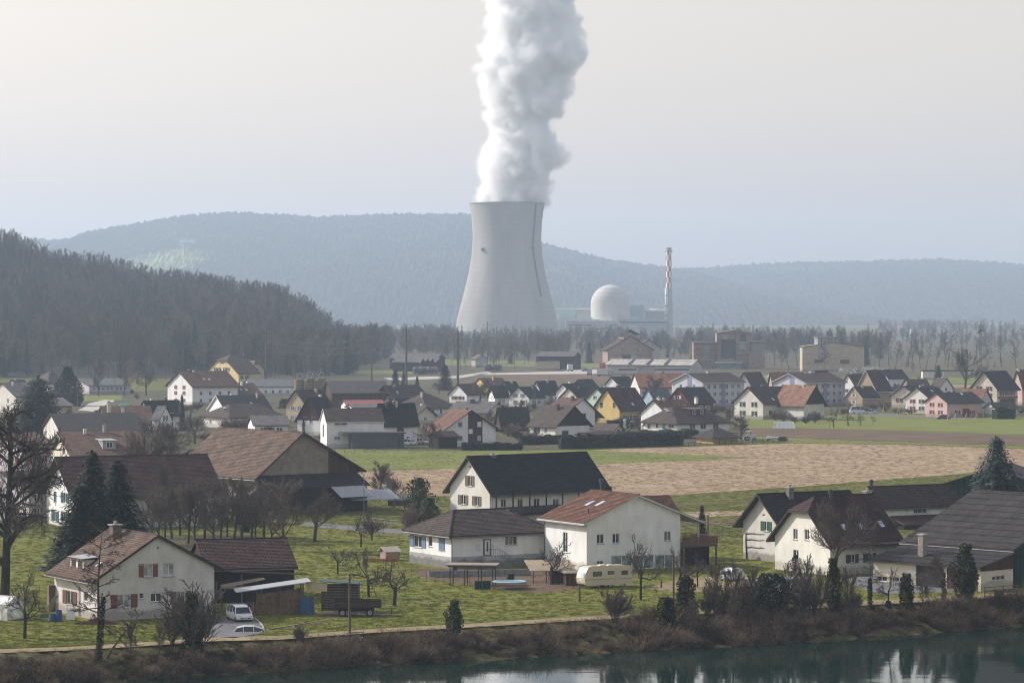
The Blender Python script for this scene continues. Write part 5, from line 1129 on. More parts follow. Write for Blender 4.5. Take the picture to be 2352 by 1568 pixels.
for i, (c, xl, xr, lab) in enumerate((((1615.4, 934), 1543, 1709, 'pale three-storey apartment block nearer the red house'), ((1851.6, 933), 1777, 1941, 'pale three-storey apartment block behind the two-tone farmhouse'))):
    ap = hs_('apartment_block', lab, c, xl, xr, 879, 858.5, 40, 'L', 'bluegrey', 'darkbrown', oe=.8, og=.8, fascia=PALEF, R=(6, [.9, 3.5, 6.0], 1.3, 1.4), L=(2, [.9, 3.5, 6.0], 1.2, 1.4), grp='twin apartment blocks', ch=((c[0] + 10, 851, .5, .9, PALEF),), cat='apartment block')
    ap.panel('R', (ap.s * .44, .1, ap.s * .53, ap.he - .1), VB, 'stair_panel', .07, True)
    ap.gclad('L', .2, VB, 'violet_strip', .06, (.36, .5))
hs_('house', 'dark brown roofed house tucked behind the first apartment block', (1726, 928), 1692, 1762, 886, 856, 50, 'L', 'lilac', 'darkbrown', oe=.8)
hs_('house', 'house with wide orange roof behind the second apartment block', (1778, 925), 1764, 1850, 890, 856, 10, 'L', 'tan', 'orange', oe=.6)
hs_('house', 'house with broad orange-brown roof left of the first apartment block', (1470, 922), 1448, 1574, 889, 858.5, 10, 'L', 'grey', 'orange', oe=.7, R=(5, [1.0]))
hs_('house', 'pale blue house behind the branching leafless tree', (1500, 940), 1478, 1540, 912, 893, 35, 'L', 'blue', 'slate', oe=.5, L=(1, [1.]), R=(2, [1.]))
hs_('house', 'black gabled pair house with white gable edge behind the yellow house', (1425, 918), 1386, 1462, 889, 866, 45, 'L', 'white', 'black', oe=.6, ch=((1436, 862, .5, .5, DARKM),))
hs_('house', 'black-roofed house with small red gable at the back of the village', (1345, 916), 1313, 1374, 891, 872, 45, 'L', 'red', 'black', oe=.6)
r5 = hs_('farmhouse', 'old white farmhouse with a dark and an orange roof half and timbered end gable', (1752.7, 963), 1686, 1850, 925, 889.6, 40, 'L', 'old', 'darkbrown', oe=.9, og=.6, L=(2, [.9, 3.6], 1.2, 1.5), sh='dark', R=(3, [1.0], 1.3, 1.6), sk=((1775, 918), (1791, 918)))
r5b = House('wing', 'x', (1846, 964), 1782, 1893, 927, 886.7, 40, 'R', 'old', 'orange', oe=.9, og=.9); r5b.auto('R', 2, [.6], sh='dark'); r5b.done(); r5b.gclad('R', r5b.he - .2, TIMBER, 'timbered_gable', .05); r5b.panel('R', (1855, 917, 1888, 921), TIMBER, 'gable_balcony', .9); r5.attach(r5b)
hs_('house', 'white house with red shutters and dark roof behind the brown-walled house', (1966, 926), 1931, 2010, 889, 860, 40, 'L', 'white', 'darkbrown', oe=.9, og=.5, L=(2, [1.2, 3.7]), sh='red')
hs_('house', 'long dark brown roof with pale verge stepping down to the right', (2012, 932), 1968, 2046, 893, 851, 40, 'L', 'tan', 'darkbrown', oe=.9, fascia=PALEF)
hs_('house', 'small white house with two dark windows and black roof at the back right', (2040, 896), 2010, 2084, 868, 849.5, 40, 'L', 'white', 'black', oe=.6, L=(2, [1., 3.0], .9, .9), ch=((2041, 845, .5, .5),))
hs_('house', 'brown-walled gabled house with white shutters', (1981, 934), 1941, 2020, 913, 888.5, 40, 'L', 'tan', 'dark', oe=.7, og=.5, L=(1, [.8, 3.2]), sh='white', fascia=PALEF)
hs_('house', 'pale yellow house with brown shutters and dark roof', (2106, 937), 2048, 2136, 909, 887, 55, 'L', 'cream', 'dark', oe=.8, L=(2, [1.8], 1.2, 1.4), sh='red')
hs_('house', 'warm white house with red shutters left of the pink house', (2134, 950), 2079, 2178, 914, 891, 45, 'L', 'warm', 'black', oe=.8, L=(2, [1.0, 3.2]), sh='red', ch=((2120, 884, .5, .7),), sk=((2140, 899),))
pk = hs_('house', 'pink house with red shutters and black roof', (2175.5, 959), 2125, 2256, 924, 903, 35, 'L', 'pink', 'black', oe=.8, og=.5, L=(2, [.9, 3.2], 1.0, 1.2), sh='red', R=(2, [.9]), sk=((2208, 906),)); pk.panel('R', (2211, 938, 2226, 957), WALL['red'], 'garage_door', .05)
hs_('house', 'small house with orange tiled roof right of the pink house', (2252, 950), 2200, 2277, 922, 894, 60, 'R', 'bluegrey', 'orange', oe=.6, R=(1, [2.4]))
hs_('shed', 'low grey shed with dark sloping roof below the orange-roofed house', (2288, 958), 2260, 2336, 938, 925, 30, 'L', 'grey', 'dark', oe=.5, cat='shed')
ri = hs_('inn', 'large cream building with red shutters, black roof and red band above its ground floor', (2290, 936), 2232, 2337, 891, 853.5, 45, 'L', 'cream', 'black', oe=1.0, og=.8, L=(2, [1.0, 3.4, 5.6], 1.2, 1.4), R=(3, [4.0], 1.2, 1.4), sh='red', cat='inn')
ri.panel('R', (2292, 910, 2336, 914), WALL['red'], 'red_band', .3); ri.panel('R', (2296, 915, 2332, 932), GLASS, 'shop_front', .05)
hs_('house', 'pink-tinted house with brown roof and white chimney at the right edge', (2348, 930), 2326, 2430, 885, 850, 30, 'L', 'pink', 'brown', oe=.8, ch=((2344 - 6, 846, .5, .9, WALL['white']),), R=(3, [1., 3.5]))
hs_('house', 'tan house with brown saddle roof between pale house and spruce', (2092, 917), 2070, 2136, 889, 871.5, 20, 'L', 'tan', 'darkbrown', oe=.5)
hs_('house', 'brown-roofed house with white gable left of the round bare tree', (2158, 917), 2138, 2188, 890, 869, 30, 'R', 'white', 'darkbrown', oe=.5, R=(1, [1., 3.]))
hs_('house', 'dark-tipped roof poking up behind the orange roof', (1884, 914), 1866, 1908, 872, 852, 30, 'L', 'grey', 'black', oe=.5)
hs_('house', 'grey hip-roofed house behind the two dark evergreens', (112, 908), 70, 160, 880, 855, 35, 'L', 'grey', 'darkbrown', hip=(4, 4), oe=.6)
hs_('hall', 'low pale hall behind the bare park trees', (205, 905), 150, 300, 886, 872, 25, 'L', 'lilac', 'slate', oe=.4, R=(8, [1.5]), cat='hall')
hs_('house', 'beige house with grey roof left of the dark cedar', (36, 948), -25, 90, 910, 880, 40, 'L', 'warm', 'grey', oe=.7, L=(2, [1, 3.2]), R=(3, [1, 3.2]))
hs_('house', 'house with small orange gable at the left edge', (40, 905), 15, 66, 888, 873, 45, 'L', 'ochre', 'darkbrown', oe=.5)
hs_('house', 'low beige house with grey roof below the cedar crown', (110, 962), 60, 166, 933, 915, 30, 'L', 'ochre', 'grey', oe=.7, R=(3, [.8]))

# ------------------------------------------------------------------ works beyond the village
BRK = brickmat('works_brick', (.30, .22, .18), (.34, .255, .21), (.30, .24, .20), 4.0, .9); WALL['works'] = BRK; WALL['beigeworks'] = plaster('beige_cladding', (.52, .44, .34), .4); WALL['palehall'] = plaster('pale_cladding', (.46, .47, .46), .4)
ROOF['pale'] = tiles('pale_sheets', (.42, .39, .34), (.50, .47, .42), tw=.9, tl=6, bstr=.3, patch=.2)
n1 = hs_('works_hall', 'brick works hall with gabled front and ridge ventilator', (1396, 849), 1384, 1499, 803, 773, 8, 'R', 'works', 'darkbrown', oe=1.0, og=.8, th=.5, cat='works hall')
x0, z0, x1, z1 = n1.rect('R', (1430, 815, 1466, 836)); n1.panel('R', (1430, 815, 1449, 836), GLASS, 'hall_window', .1); n1.panel('R', (1449.5, 815, 1466, 836), mat('dusty_glass', (.3, .32, .33), .4, .3, 1), 'hall_window', .1)
for y in (815, 826, 836): n1.panel('R', (1397, y - .3, 1498, y + .3), DARKM, 'steel_rail', .15)
for x in (1430, 1464, 1498 - 6): n1.panel('R', (x - .3, 800, x + .3, 846), DARKM, 'steel_post', .16)
b = MB(); w = 5.5; a = n1.ap; hz_ = n1.hr; b.box(a - 3.6, -.5, hz_ - 1.2, a + 3.6, n1.t, hz_ + 1.0); vb = b.build('ventilator', WALL['works'], n1.root); b = MB()
n1.slab(b, [(a - w, -1, hz_ + .9), (a - w, n1.t + .5, hz_ + .9), (a, n1.t + .5, hz_ + 3.6), (a, -1, hz_ + 3.6)], [(0, 0)] * 4, .4); n1.slab(b, [(a + w, -1, hz_ + .9), (a + w, n1.t + .5, hz_ + .9), (a, n1.t + .5, hz_ + 3.6), (a, -1, hz_ + 3.6)], [(0, 0)] * 4, .4); b.build('ventilator_roof', [ROOF['darkbrown'], FASCIA], vb)
hs_('works_hall', 'second works hall with pale gable half hidden behind the ventilator hall', (1464, 846), 1456, 1516, 797, 781, 8, 'R', 'palehall', 'darkbrown', oe=.8, og=.8, th=.5, cat='works hall')
n2 = hs_('warehouse', 'long low warehouse with pale ribbed roof and dark window strips', (1588, 863), 1393, 1612, 839, 826.5, 65, 'R', 'palehall', 'pale', oe=.8, og=.6, cat='warehouse')
for a0, a1 in ((1421, 1462), (1504, 1545), (1545, 1583)): n2.panel('L', (a0, 847, a1, 850.5), DARKM, 'window_strip', .08)
n2.panel('L', (1463, 840, 1504, 863), mat('grey_gate', (.3, .31, .32), .7), 'gate', .06)
for px in (1450, 1492, 1533):
    q, k = n2.slope_hit(px, 833, 0); b = MB(); b.beam((-.8, q[1], n2.he - .8 * k + .8), (n2.ap, q[1], n2.hr + .4), .9, .3); b.build('roof_joint', DARKM, n2.root)
wt = thing('works_tower', 'tall brick works building with glazed stair strips and lower side wings', 'works building', (xy(1685, 1735)[0], 1735, 0))
def blk(name, x0, x1, y0, d, dp, m, base=None):
    b = MB(); X0, X1 = xy(x0, d)[0] - wt.location.x, xy(x1, d)[0] - wt.location.x; zt_ = H - (y0 - YH) / F * d; zb = 0 if base is None else H - (base - YH) / F * d
    b.box(X0, d - 1735, zb, X1, d - 1735 + dp, zt_); return b.build(name, m, wt)
blk('tower_block', 1647, 1724, 764, 1735, 16, BRK); blk('left_wing', 1593, 1647, 786.5, 1737, 14, BRK); blk('right_wing', 1724, 1756, 786, 1737, 14, mat('grey_cladding', (.27, .27, .27), .8)); blk('low_wing', 1720, 1757, 812, 1730, 8, BRK); blk('canopy', 1645, 1706, 831, 1728, 7, WALL['palehall'], 834)
blk('canopy_wall', 1648, 1703, 834, 1731, 3, mat('dusty_glass', (.3, .32, .33)))
blk('glazed_strip', 1656, 1672, 768, 1734.8, 1, mat('dusty_glass', (.3, .32, .33)), 790); blk('glazed_strip', 1656, 1688, 779, 1734.6, 1, GLASS, 822); blk('glazed_strip', 1700, 1713, 768, 1734.8, 1, GLASS, 784); blk('glazed_strip', 1700, 1713, 784.2, 1734.8, 1, mat('dusty_glass', (.3, .32, .33)), 802)
blk('works_window', 1616, 1629, 796, 1736.8, 1, mat('dusty_glass', (.3, .32, .33)), 809); blk('works_window', 1616, 1629, 812, 1736.8, 1, mat('dusty_glass', (.3, .32, .33)), 826)
for x in (1647, 1690, 1724): blk('steel_post', x - .3, x + .3, 762, 1734.7, 1, DARKM)
for y in (790, 803, 815): blk('steel_rail', 1593, 1724, y - .3, 1734.5, 1, DARKM, y + .3)
b = MB(); D_ = 1735; X0, X1, XM = xy(1645, D_)[0] - wt.location.x, xy(1726.5, D_)[0] - wt.location.x, xy(1690, D_)[0] - wt.location.x; z0, z1 = H - (764 - YH) / F * D_, H - (757 - YH) / F * D_
b.idx([(X0, -1, z0), (XM, -1, z1), (X1, -1, z0), (X0, 17, z0), (XM, 17, z1), (X1, 17, z0)], [(0,2,1),(3,4,5),(0,1,4,3),(1,2,5,4),(0,3,5,2)]); b.build('tower_roof', mat('works_roof', (.2, .18, .16), .8), wt); blk('roof_house', 1689, 1701, 755, 1737, 6, BRK, 764); blk('wing_roof', 1591, 1647, 785, 1736, 16, MATS['works_roof'], 786.4); blk('wing_roof', 1724.4, 1758, 783.5, 1736, 16, MATS['works_roof'], 785.8)
n4 = hs_('works_hall', 'beige works hall with glazed roof lantern behind bare trees', (1843, 853), 1837, 1985, 796, 787, 5, 'R', 'beigeworks', 'pale', oe=.6, og=.5, ye2=796, cat='works hall')
a0 = n4.atx(1878, 2); a1 = n4.atx(1926, 2); b = MB(); b.box(a0, 1, n4.hr - 1.5, a1, 12, n4.hr + 2.6); la = b.build('roof_lantern', mat('dusty_glass', (.3, .32, .33)), n4.root); b = MB(); b.box(a0 - .6, .5, n4.hr + 2.6, a1 + .6, 12.5, n4.hr + 3.1); b.build('lantern_roof', MATS['works_roof'], la)
b = MB()
for i in range(7): x = a0 + (a1 - a0) * i / 6; b.box(x - .12, .9, n4.hr - 1.4, x + .12, 1.0, n4.hr + 2.6)
b.build('lantern_mullions', DARKM, la); n4.panel('R', (1871, 826 - 0.01, 1890, 833), GLASS, 'hall_window', .1); n4.panel('R', (1930, 826 - .01, 1951, 835), GLASS, 'hall_window', .1)
for y in (812, 822, 836): n4.panel('R', (1844, y - .25, 1960, y + .25), mat('seam', (.3, .25, .2)), 'panel_seam', .08)
hs_('storage_barn', 'dark timber storage barn with grey roof in front of the wooded slope', (1318, 848), 1232, 1334, 818, 808.5, 68, 'R', 'dark', 'grey', oe=.8, og=.5, cat='barn')
hs_('lean_to', 'small beige flat building in front of the timber storage barn', (1276, 850), 1232, 1286, 830, 829, 65, 'L', 'beigeworks', 'grey', oe=.2, cat='outbuilding')
hs_('house', 'tiny pale house with orange mono-pitch roof beside the railway', (1092, 843), 1083, 1119, 824, 815.5, 30, 'R', 'palehall', 'orange', oe=.6)
n7 = hs_('railway_shed', 'long dark railway shed with grey saw-tooth roofs', (1000, 854), 902, 1020, 832, 822, 62, 'R', 'dark', 'grey', oe=.6, cat='shed')
hs_('railway_shed', 'second railway shed with brown roof behind the saw-tooth shed', (1004, 848), 895, 1022, 823, 813, 62, 'R', 'dark', 'grey', oe=.6, cat='shed')
for i in range(3): hs_('gabled_bay', ('left', 'middle', 'right')[i] + ' pointed timber bay in front of the railway shed', (966 + i * 11, 856), 964 + i * 11, 976 + i * 11, 832, 823, 12, 'R', 'dark', 'grey', oe=.3, cat='shed')
# ------------------------------------------------------------------ vegetation
BARK = mat('grey_bark', (.075, .062, .052), .95, .35, 5, .4); TWIG = mat('bare_twigs', (.14, .112, .095), .95, .3, 2); BARKD = mat('dark_bark', (.035, .03, .026), .95, .35, 5, .4); TWIGD = mat('dark_twigs', (.10, .083, .073), .95, .3, 2)
TWIGF = spread_mat('forest_twigs', [(0, (.045, .042, .04)), (.5, (.10, .085, .076)), (.85, (.16, .132, .115)), (1, (.10, .105, .07))]); BIRCH = mat('pinkish_twigs', (.21, .15, .125), .95, .25, 2); BRUSH = spread_mat('brush_stems', [(0, (.035, .026, .019)), (.5, (.105, .075, .053)), (1, (.24, .18, .125))]); BRUSH2 = spread_mat('pale_brush_stems', [(0, (.20, .14, .09)), (1, (.42, .32, .2))])
def leafmat(name, c1, c2):
    m, t, b = _nodes(name); b.inputs['Roughness'].default_value = .7; b.inputs['Specular IOR Level'].default_value = .25
    n = N(t, 'ShaderNodeTexNoise', Scale=1.1, Detail=4); t.links.new(coords(t), n.inputs['Vector'])
    t.links.new(ramp(t, n.outputs[0], [(.35, c1), (.68, c2)]), b.inputs['Base Color']); MATS[name] = m; return m
NEED = leafmat('spruce_needles', (.006, .012, .006), (.02, .031, .012)); NEEDB = leafmat('blue_needles', (.022, .038, .033), (.06, .088, .075)); CEDAR = leafmat('cedar_needles', (.010, .022, .016), (.028, .048, .030)); IVY = leafmat('ivy_leaves', (.007, .013, .005), (.024, .034, .010)); IVYY = leafmat('sunlit_ivy', (.045, .06, .012), (.12, .13, .03)); THUJ = leafmat('thuja_leaves', (.022, .040, .012), (.06, .08, .022)); HEDG = leafmat('hedge_leaves', (.010, .014, .008), (.03, .034, .018)); PINE = leafmat('pine_needles', (.04, .052, .025), (.085, .095, .045))  # IVYY is the yellowish leaf colour among the dark ivy
def perp(d, rng):
    v = Vector((rng.uniform(-1, 1), rng.uniform(-1, 1), rng.uniform(-1, 1))); v = v - d * v.dot(d)
    return v.normalized() if v.length > 1e-4 else Vector((1, 0, 0))
def poly(rng, p, d, L, n, wob, trop):
    pts = [p.copy()]; d = d.copy()
    for i in range(n):
        d = (d + perp(d, rng) * wob * rng.random() + Vector((0, 0, trop))).normalized(); p = p + d * (L / n); pts.append(p.copy())
    return pts
def at(pts, t):
    k = t * (len(pts) - 1); i = min(int(k), len(pts) - 2); return pts[i].lerp(pts[i+1], k - i), (pts[i+1] - pts[i]).normalized()
class Tree:
    def __init__(s, seed): s.r = random.Random(seed); s.wood = MB(); s.crown = MB()
    def add(s, pts, r0, r1, lvl, rmin):
        n = len(pts); k = (8, 6, 4, 3, 3)[min(lvl, 4)]; rr_ = [max(r0 + (r1 - r0) * i / (n - 1), rmin) for i in range(n)]
        if lvl >= 3: rr_[-1] = rmin * .4
        (s.wood if lvl <= 1 else s.crown).tube(pts, rr_, k, cap=False)
    def kids(s, pts, L, r0, lvl, cfg):
        if lvl > cfg['levels']: return
        n = cfg['n'][lvl]; r = s.r
        for i in range(n):
            lo = cfg['lo'][lvl]; t = lo + (1 - lo) * (i + r.random()) / n; p, d = at(pts, min(t, .999))
            ang = cfg['ang'][lvl] * r.uniform(.75, 1.25); q = perp(d, r)
            if lvl >= 2: q = (q + Vector((0, 0, cfg.get('up', .3)))).normalized()
            nd = (d * cos(ang) + q * sin(ang)).normalized(); l = L * cfg['len'][lvl] * r.uniform(.7, 1.2) * (1 - cfg.get('tip', .45) * t)
            rc = max(r0 * cfg['rad'][lvl] * (1 - .5 * t), cfg['rmin']); c = poly(r, p, nd, l, (4, 5, 4, 3, 2)[lvl], cfg['wob'], cfg['trop'])
            s.add(c, rc, rc * .35, lvl, cfg['rmin']); s.kids(c, l, rc, lvl + 1, cfg)
    def grow(s, cfg):
        r = s.r; h = cfg['h']; th = h * cfg['trunk']; lean = Vector((r.uniform(-.06, .06), r.uniform(-.06, .06), 1)).normalized()
        t = poly(r, Vector((0, 0, -.3)), lean, th, 7, cfg.get('tw', .12), .05); s.add(t, cfg['r'], cfg['r'] * cfg.get('tt', .3), 0, cfg['rmin']); s.kids(t, cfg.get('L', h), cfg['r'], 1, cfg); return s
def bare(seed, name='bare_tree', bark=BARK, twig=TWIG, **k):
    cfg = dict(h=8, trunk=.75, r=.16, n=(0, 9, 7, 6, 3), lo=(0, .3, .2, .15, .2), ang=(0, .9, .8, .7, .6), len=(0, .5, .5, .5, .55), rad=(0, .5, .5, .5, .6), wob=.35, trop=.06, levels=4, rmin=.012); cfg.update(k)
    t = Tree(seed).grow(cfg); return t.wood.mesh('trunk', bark), t.crown.mesh('crown', twig), max(v[2] for v in t.crown.v) * .97
ORCH = [bare(s, h=5, trunk=.38, tt=.8, r=.17, L=5.2, n=(0, 7, 9, 6, 3), lo=(0, .7, .25, .2, .2), ang=(0, 1.1, .85, .75, .6), len=(0, .72, .5, .5, .5), trop=.035, wob=.6, rmin=.013, bark=BARKD, twig=TWIGD) for s in (1, 2, 3)]
ASH = [bare(s, h=9, trunk=.85, r=.17, n=(0, 15, 10, 8, 4), lo=(0, .22, .15, .15, .2), ang=(0, .75, .6, .6, .5), len=(0, .5, .55, .62, .6), trop=.10, wob=.3, rmin=.015) for s in (11, 12, 13)]
WAL = [bare(s, h=9, trunk=.42, tt=.8, r=.26, L=9, n=(0, 9, 11, 9, 4), lo=(0, .6, .2, .15, .2), ang=(0, .75, .7, .7, .6), len=(0, .68, .55, .6, .6), trop=.08, wob=.4, rmin=.016) for s in (21, 22)]
OLD = bare(31, h=22, trunk=.8, r=.62, n=(0, 26, 12, 9, 3), lo=(0, .2, .2, .15, .2), ang=(0, 1.15, .8, .8, .6), len=(0, .46, .55, .55, .6), trop=-.02, wob=.6, rmin=.024, tip=.55, bark=BARKD, twig=TWIGD)
ALD = bare(41, h=14, trunk=.98, r=.17, tt=.1, n=(0, 26, 6, 6, 3), lo=(0, .3, .2, .2, .2), ang=(0, 1.25, .6, .7, .6), len=(0, .2, .5, .5, .5), trop=-.03, wob=.3, rmin=.017, twig=mat('alder_twigs', (.10, .062, .045), .95, .3, 2))
BSH = [bare(s, h=3, trunk=.2, tt=.9, r=.07, L=3.4, n=(0, 16, 9, 7, 3), lo=(0, .1, .15, .15, .2), ang=(0, .45, .5, .6, .5), len=(0, .8, .55, .6, .6), trop=.03, wob=.3, levels=4, rmin=.013, twig=BIRCH if s == 53 else TWIG) for s in (51, 52, 53)]
BIR = bare(61, h=13, trunk=.92, r=.15, n=(0, 18, 9, 6, 3), lo=(0, .2, .15, .15, .2), ang=(0, .6, .6, .6, .5), len=(0, .36, .5, .5, .5), trop=.02, wob=.3, rmin=.03, twig=BIRCH, levels=3)
ROUND = bare(71, h=14, trunk=.4, tt=.8, r=.35, L=13, n=(0, 11, 9, 8, 3), lo=(0, .45, .2, .15, .2), ang=(0, .8, .65, .6, .5), len=(0, .62, .5, .5, .5), trop=.06, wob=.3, rmin=.028)
FOR = [bare(s, h=20, trunk=.93, r=.2, tt=.15, n=(0, 20, 7, 5, 0), lo=(0, .3, .2, .15, .2), ang=(0, .75, .7, .7, .5), len=(0, .32, .5, .5, .5), trop=.10, wob=.3, rmin=.055, levels=3, twig=TWIGF, bark=TWIGF) for s in (81, 82, 83, 84)]
IVT = [bare(s, h=18, trunk=.97, r=.24, tt=.2, n=(0, 14, 5, 4, 0), lo=(0, .45, .2, .15, .2), ang=(0, .9, .6, .6, .5), len=(0, .2, .5, .5, .5), trop=.04, wob=.35, rmin=.05, levels=3) for s in (91, 92)]
def quads(b, rng, p, size, n=None, mi=0, flat=0.0):
    d = Vector((rng.gauss(0, 1), rng.gauss(0, 1), rng.gauss(0, 1) + flat)).normalized(); u = perp(d, rng) * size; v = d.cross(u).normalized() * size * .6
    b.face([p - u, p + v * .8, p + u, p - v], mi)
def conifer(seed, h=12.0, rad=2.6, lo=.04, whorl=.42, droop=.35, dens=1.0, spray=.34, prof=.85, crooked=0.0, leaf=NEED, tip=.02, up=0.0):
    r = random.Random(seed); wb = MB(); wb.tube([(0, 0, -.3), (r.uniform(-.1, .1), r.uniform(-.1, .1), h * .5), (0, 0, h * .97)], [h * .018, h * .011, .02], 7); cb = MB(); z = h * lo
    while z < h * (1 - tip * .5):
        k = (z / h - lo) / (1 - lo); R = rad * ((1 - k) ** prof) * r.uniform(.8, 1.12) + .1; nb = max(4, int((5 + 5 * (1 - k)) * dens)); a0 = r.uniform(0, 6)
        for i in range(nb):
            a = a0 + 2 * pi * i / nb + r.uniform(-.25, .25); L = R * r.uniform(.68, 1.12); dv = Vector((cos(a), sin(a), 0)); n = max(3, int(L / .26)); dr = droop * r.uniform(.6, 1.3)
            prev = None
            for j in range(n + 1):
                q = j / n; p = Vector((0, 0, z)) + dv * (L * q) + Vector((0, 0, -dr * L * (q ** 1.3) * .6 + (up + .18) * L * q ** 3 * .5))
                if prev is not None:
                    for _ in range(4 if q > .2 else 2):
                        o = p + Vector((r.uniform(-.18, .18), r.uniform(-.18, .18), r.uniform(-.22, .08))) * (spray / .34); sz = spray * r.uniform(.6, 1.15) * (.65 + .35 * (1 - k))
                        side = Vector((-sin(a), cos(a), 0)) * r.choice((-1, 1)); dd = (dv * r.uniform(.2, 1) + side * r.uniform(0, .9) + Vector((0, 0, r.uniform(-.7, .05)))).normalized(); w = dd.cross(Vector((0, 0, 1))); w = (w.normalized() if w.length > .05 else side) * sz * .3
                        cb.face([o, o + dd * sz * .5 + w, o + dd * sz, o + dd * sz * .5 - w + Vector((0, 0, -.05))])
                prev = p
        z += whorl * r.uniform(.75, 1.2) * (1 - .45 * k)
    for _ in range(14): quads(cb, r, Vector((r.uniform(-.1, .1), r.uniform(-.1, .1), h * r.uniform(.94, 1.0))), spray * .5)
    return wb.mesh('trunk', BARKD), cb.mesh('crown', leaf), h
def blob(seed, h, rad, prof, n=2600, size=.14, leaf=IVY, leaf2=None, z0=.0, trunk=.12, lump=.25, share2=.0):
    """leafy mass round a stem: prof(k) gives the share of RAD at height share k"""
    r = random.Random(seed); wb = MB(); wb.tube([(0, 0, -.4), (0, 0, h * .85)], [trunk, trunk * .4], 7); cb = MB(); ph = [(r.uniform(0, 6.3), r.uniform(0, 6.3), r.choice((2, 3, 4)), r.uniform(3, 7)) for _ in range(4)]
    for _ in range(n):
        k = r.random(); a = r.uniform(0, 2*pi); q = sum(sin(f * a + p0) * sin(g * k * 2 + p1) for p0, p1, f, g in ph) / 4
        R = rad * prof(k) * (1 + lump * q * 2); t = r.random() ** .38; p = Vector((cos(a) * R * t, sin(a) * R * t, z0 + (h - z0) * k + r.uniform(-.1, .1)))
        mi = 1 if leaf2 and (sin(a * 2 + ph[0][0]) * .5 + q + r.uniform(-.4, .4)) > .55 - share2 else 0
        quads(cb, r, p, size * r.uniform(.6, 1.3), mi=mi)
    return wb.mesh('trunk', BARKD), cb.mesh('crown', [leaf, leaf2] if leaf2 else leaf), h
SPR = [conifer(s, 13, 3.2, .02, .36, .55, 1.5, .62, .8) for s in (101, 102)]
BLUE = conifer(103, 10, 4.0, .03, .42, .2, 1.6, .6, .72, leaf=NEEDB)
SPS = [conifer(s, 8, 1.6, .03, .36, .4, 1.4, .5, .9) for s in (104, 105)]
FSP = [conifer(s, 22, 3.4, .12, 1.1, .45, .8, 1.0, .85, leaf=CEDAR) for s in (106, 107)]
CED = conifer(108, 13, 5.4, .06, .6, .1, 1.7, .8, .5, leaf=CEDAR, tip=.1)
THU = blob(111, 6, 1.7, lambda k: (1 - k) ** .62 * (.75 + .25 * min(1, k * 6)), 3400, .17, THUJ, None, lump=.12)
COL_ = blob(112, 3.2, .62, lambda k: min(1, k * 5) * (1 - max(0, k - .7) * 2.6), 1200, .1, IVY, lump=.1)
IVC = [blob(113, 5.4, 1.15, lambda k: .35 + .75 * sin(min(1, k * 1.15) * pi) ** .7 if k < .9 else .5, 3600, .13, IVY, IVYY, lump=.3, trunk=.16), blob(114, 4.0, .9, lambda k: .45 + .5 * (1 - k), 2200, .13, IVY, IVYY, lump=.35, share2=.35), blob(115, 4.5, 2.2, lambda k: .5 + .6 * sin(k * pi), 4200, .15, IVY, None, lump=.35)]
DEN = blob(116, 12, 4.6, lambda k: (.55 + .55 * sin(min(1, k * 1.1 + .12) * pi)) * (1 - .5 * k * k), 6000, .34, CEDAR, lump=.18)
PIN = blob(117, 6.5, 2.2, lambda k: .25 + .85 * sin(min(1, k * .9 + .08) * pi) * (1 - .45 * k), 2800, .2, PINE, NEED, lump=.6, trunk=.14)

def plant(name, proto, label, cat, x, yb, yt, z=0.0, w=None, rot=None, group=None, D=None, lean=None):
    """stand PROTO at picture column x, foot row yb, top row yt; w = crown width in picture units"""
    me1, me2, h = proto; p = P(x, yb, z) if D is None else Vector(((x - CX) / F * D, D, z)); sc = (yb - yt) / F * p.y / h
    o = thing(name, label, cat, p, 0, group)
    b0 = proto_w(me2); sx = sc if w is None else (w / F * p.y) / b0
    o.scale = (sx, sx, sc); o.rotation_euler = lean or (0, 0, random.uniform(0, 6.28) if rot is None else rot)
    link('trunk', me1, o); link('crown', me2, o); return o
_PW = {}
def proto_w(me):
    if me.name not in _PW:
        import numpy as np
        a = np.empty(len(me.vertices) * 3, 'f'); me.vertices.foreach_get('co', a); a = a.reshape(-1, 3); _PW[me.name] = float(np.percentile(np.hypot(a[:, 0], a[:, 1]), 96) * 2)
    return _PW[me.name]
random.seed(5)
plant('bare_tree', OLD, 'huge old dark leafless tree at the left edge with drooping crooked limbs', 'tree', 10, 1378, 925, w=300, rot=2.2)
plant('fruit_tree', ORCH[0], 'young leafless fruit tree on the lawn in front of the glasshouse', 'tree', 57, 1466, 1312, w=105)
for i, (x, yb, yt, w, lab) in enumerate(((906, 1390, 1283, 118, 'leafless fruit tree standing alone on the lawn below the bungalow'), (847, 1371, 1256, 110, 'leafless fruit tree beside the farm trailer'), (776, 1318, 1252, 80, 'small leafless fruit tree behind the slatted store wall'), (829, 1256, 1180, 55, 'small leafless tree by the road, nearer of the two'), (854, 1240, 1160, 75, 'leafless tree by the road beside the street lamp'), (1472, 1378, 1226, 110, 'knobbly leafless pear tree in front of the tall white house'), (1268, 1342, 1240, 115, 'leafless fruit tree between trampoline and tall white house'), (1562, 1350, 1252, 85, 'leafless tree under the wooden balcony'), (1602, 1348, 1268, 70, 'small leafless tree right of the wooden balcony posts'), (1076, 1184, 1110, 84, 'leafless fruit tree in front of the wooden shuttered gable'), (1050, 1182, 1120, 52, 'smaller leafless tree left of the wooden shuttered gable'))):
    plant('fruit_tree', ORCH[i % 3], lab, 'tree', x, yb, yt, w=w, group='orchard trees')
rt = random.Random(19); ORD = ('first', 'second', 'third', 'fourth', 'fifth', 'sixth', 'seventh', 'eighth', 'ninth', 'tenth', 'eleventh', 'twelfth', 'thirteenth', 'fourteenth', 'fifteenth', 'sixteenth', 'seventeenth')
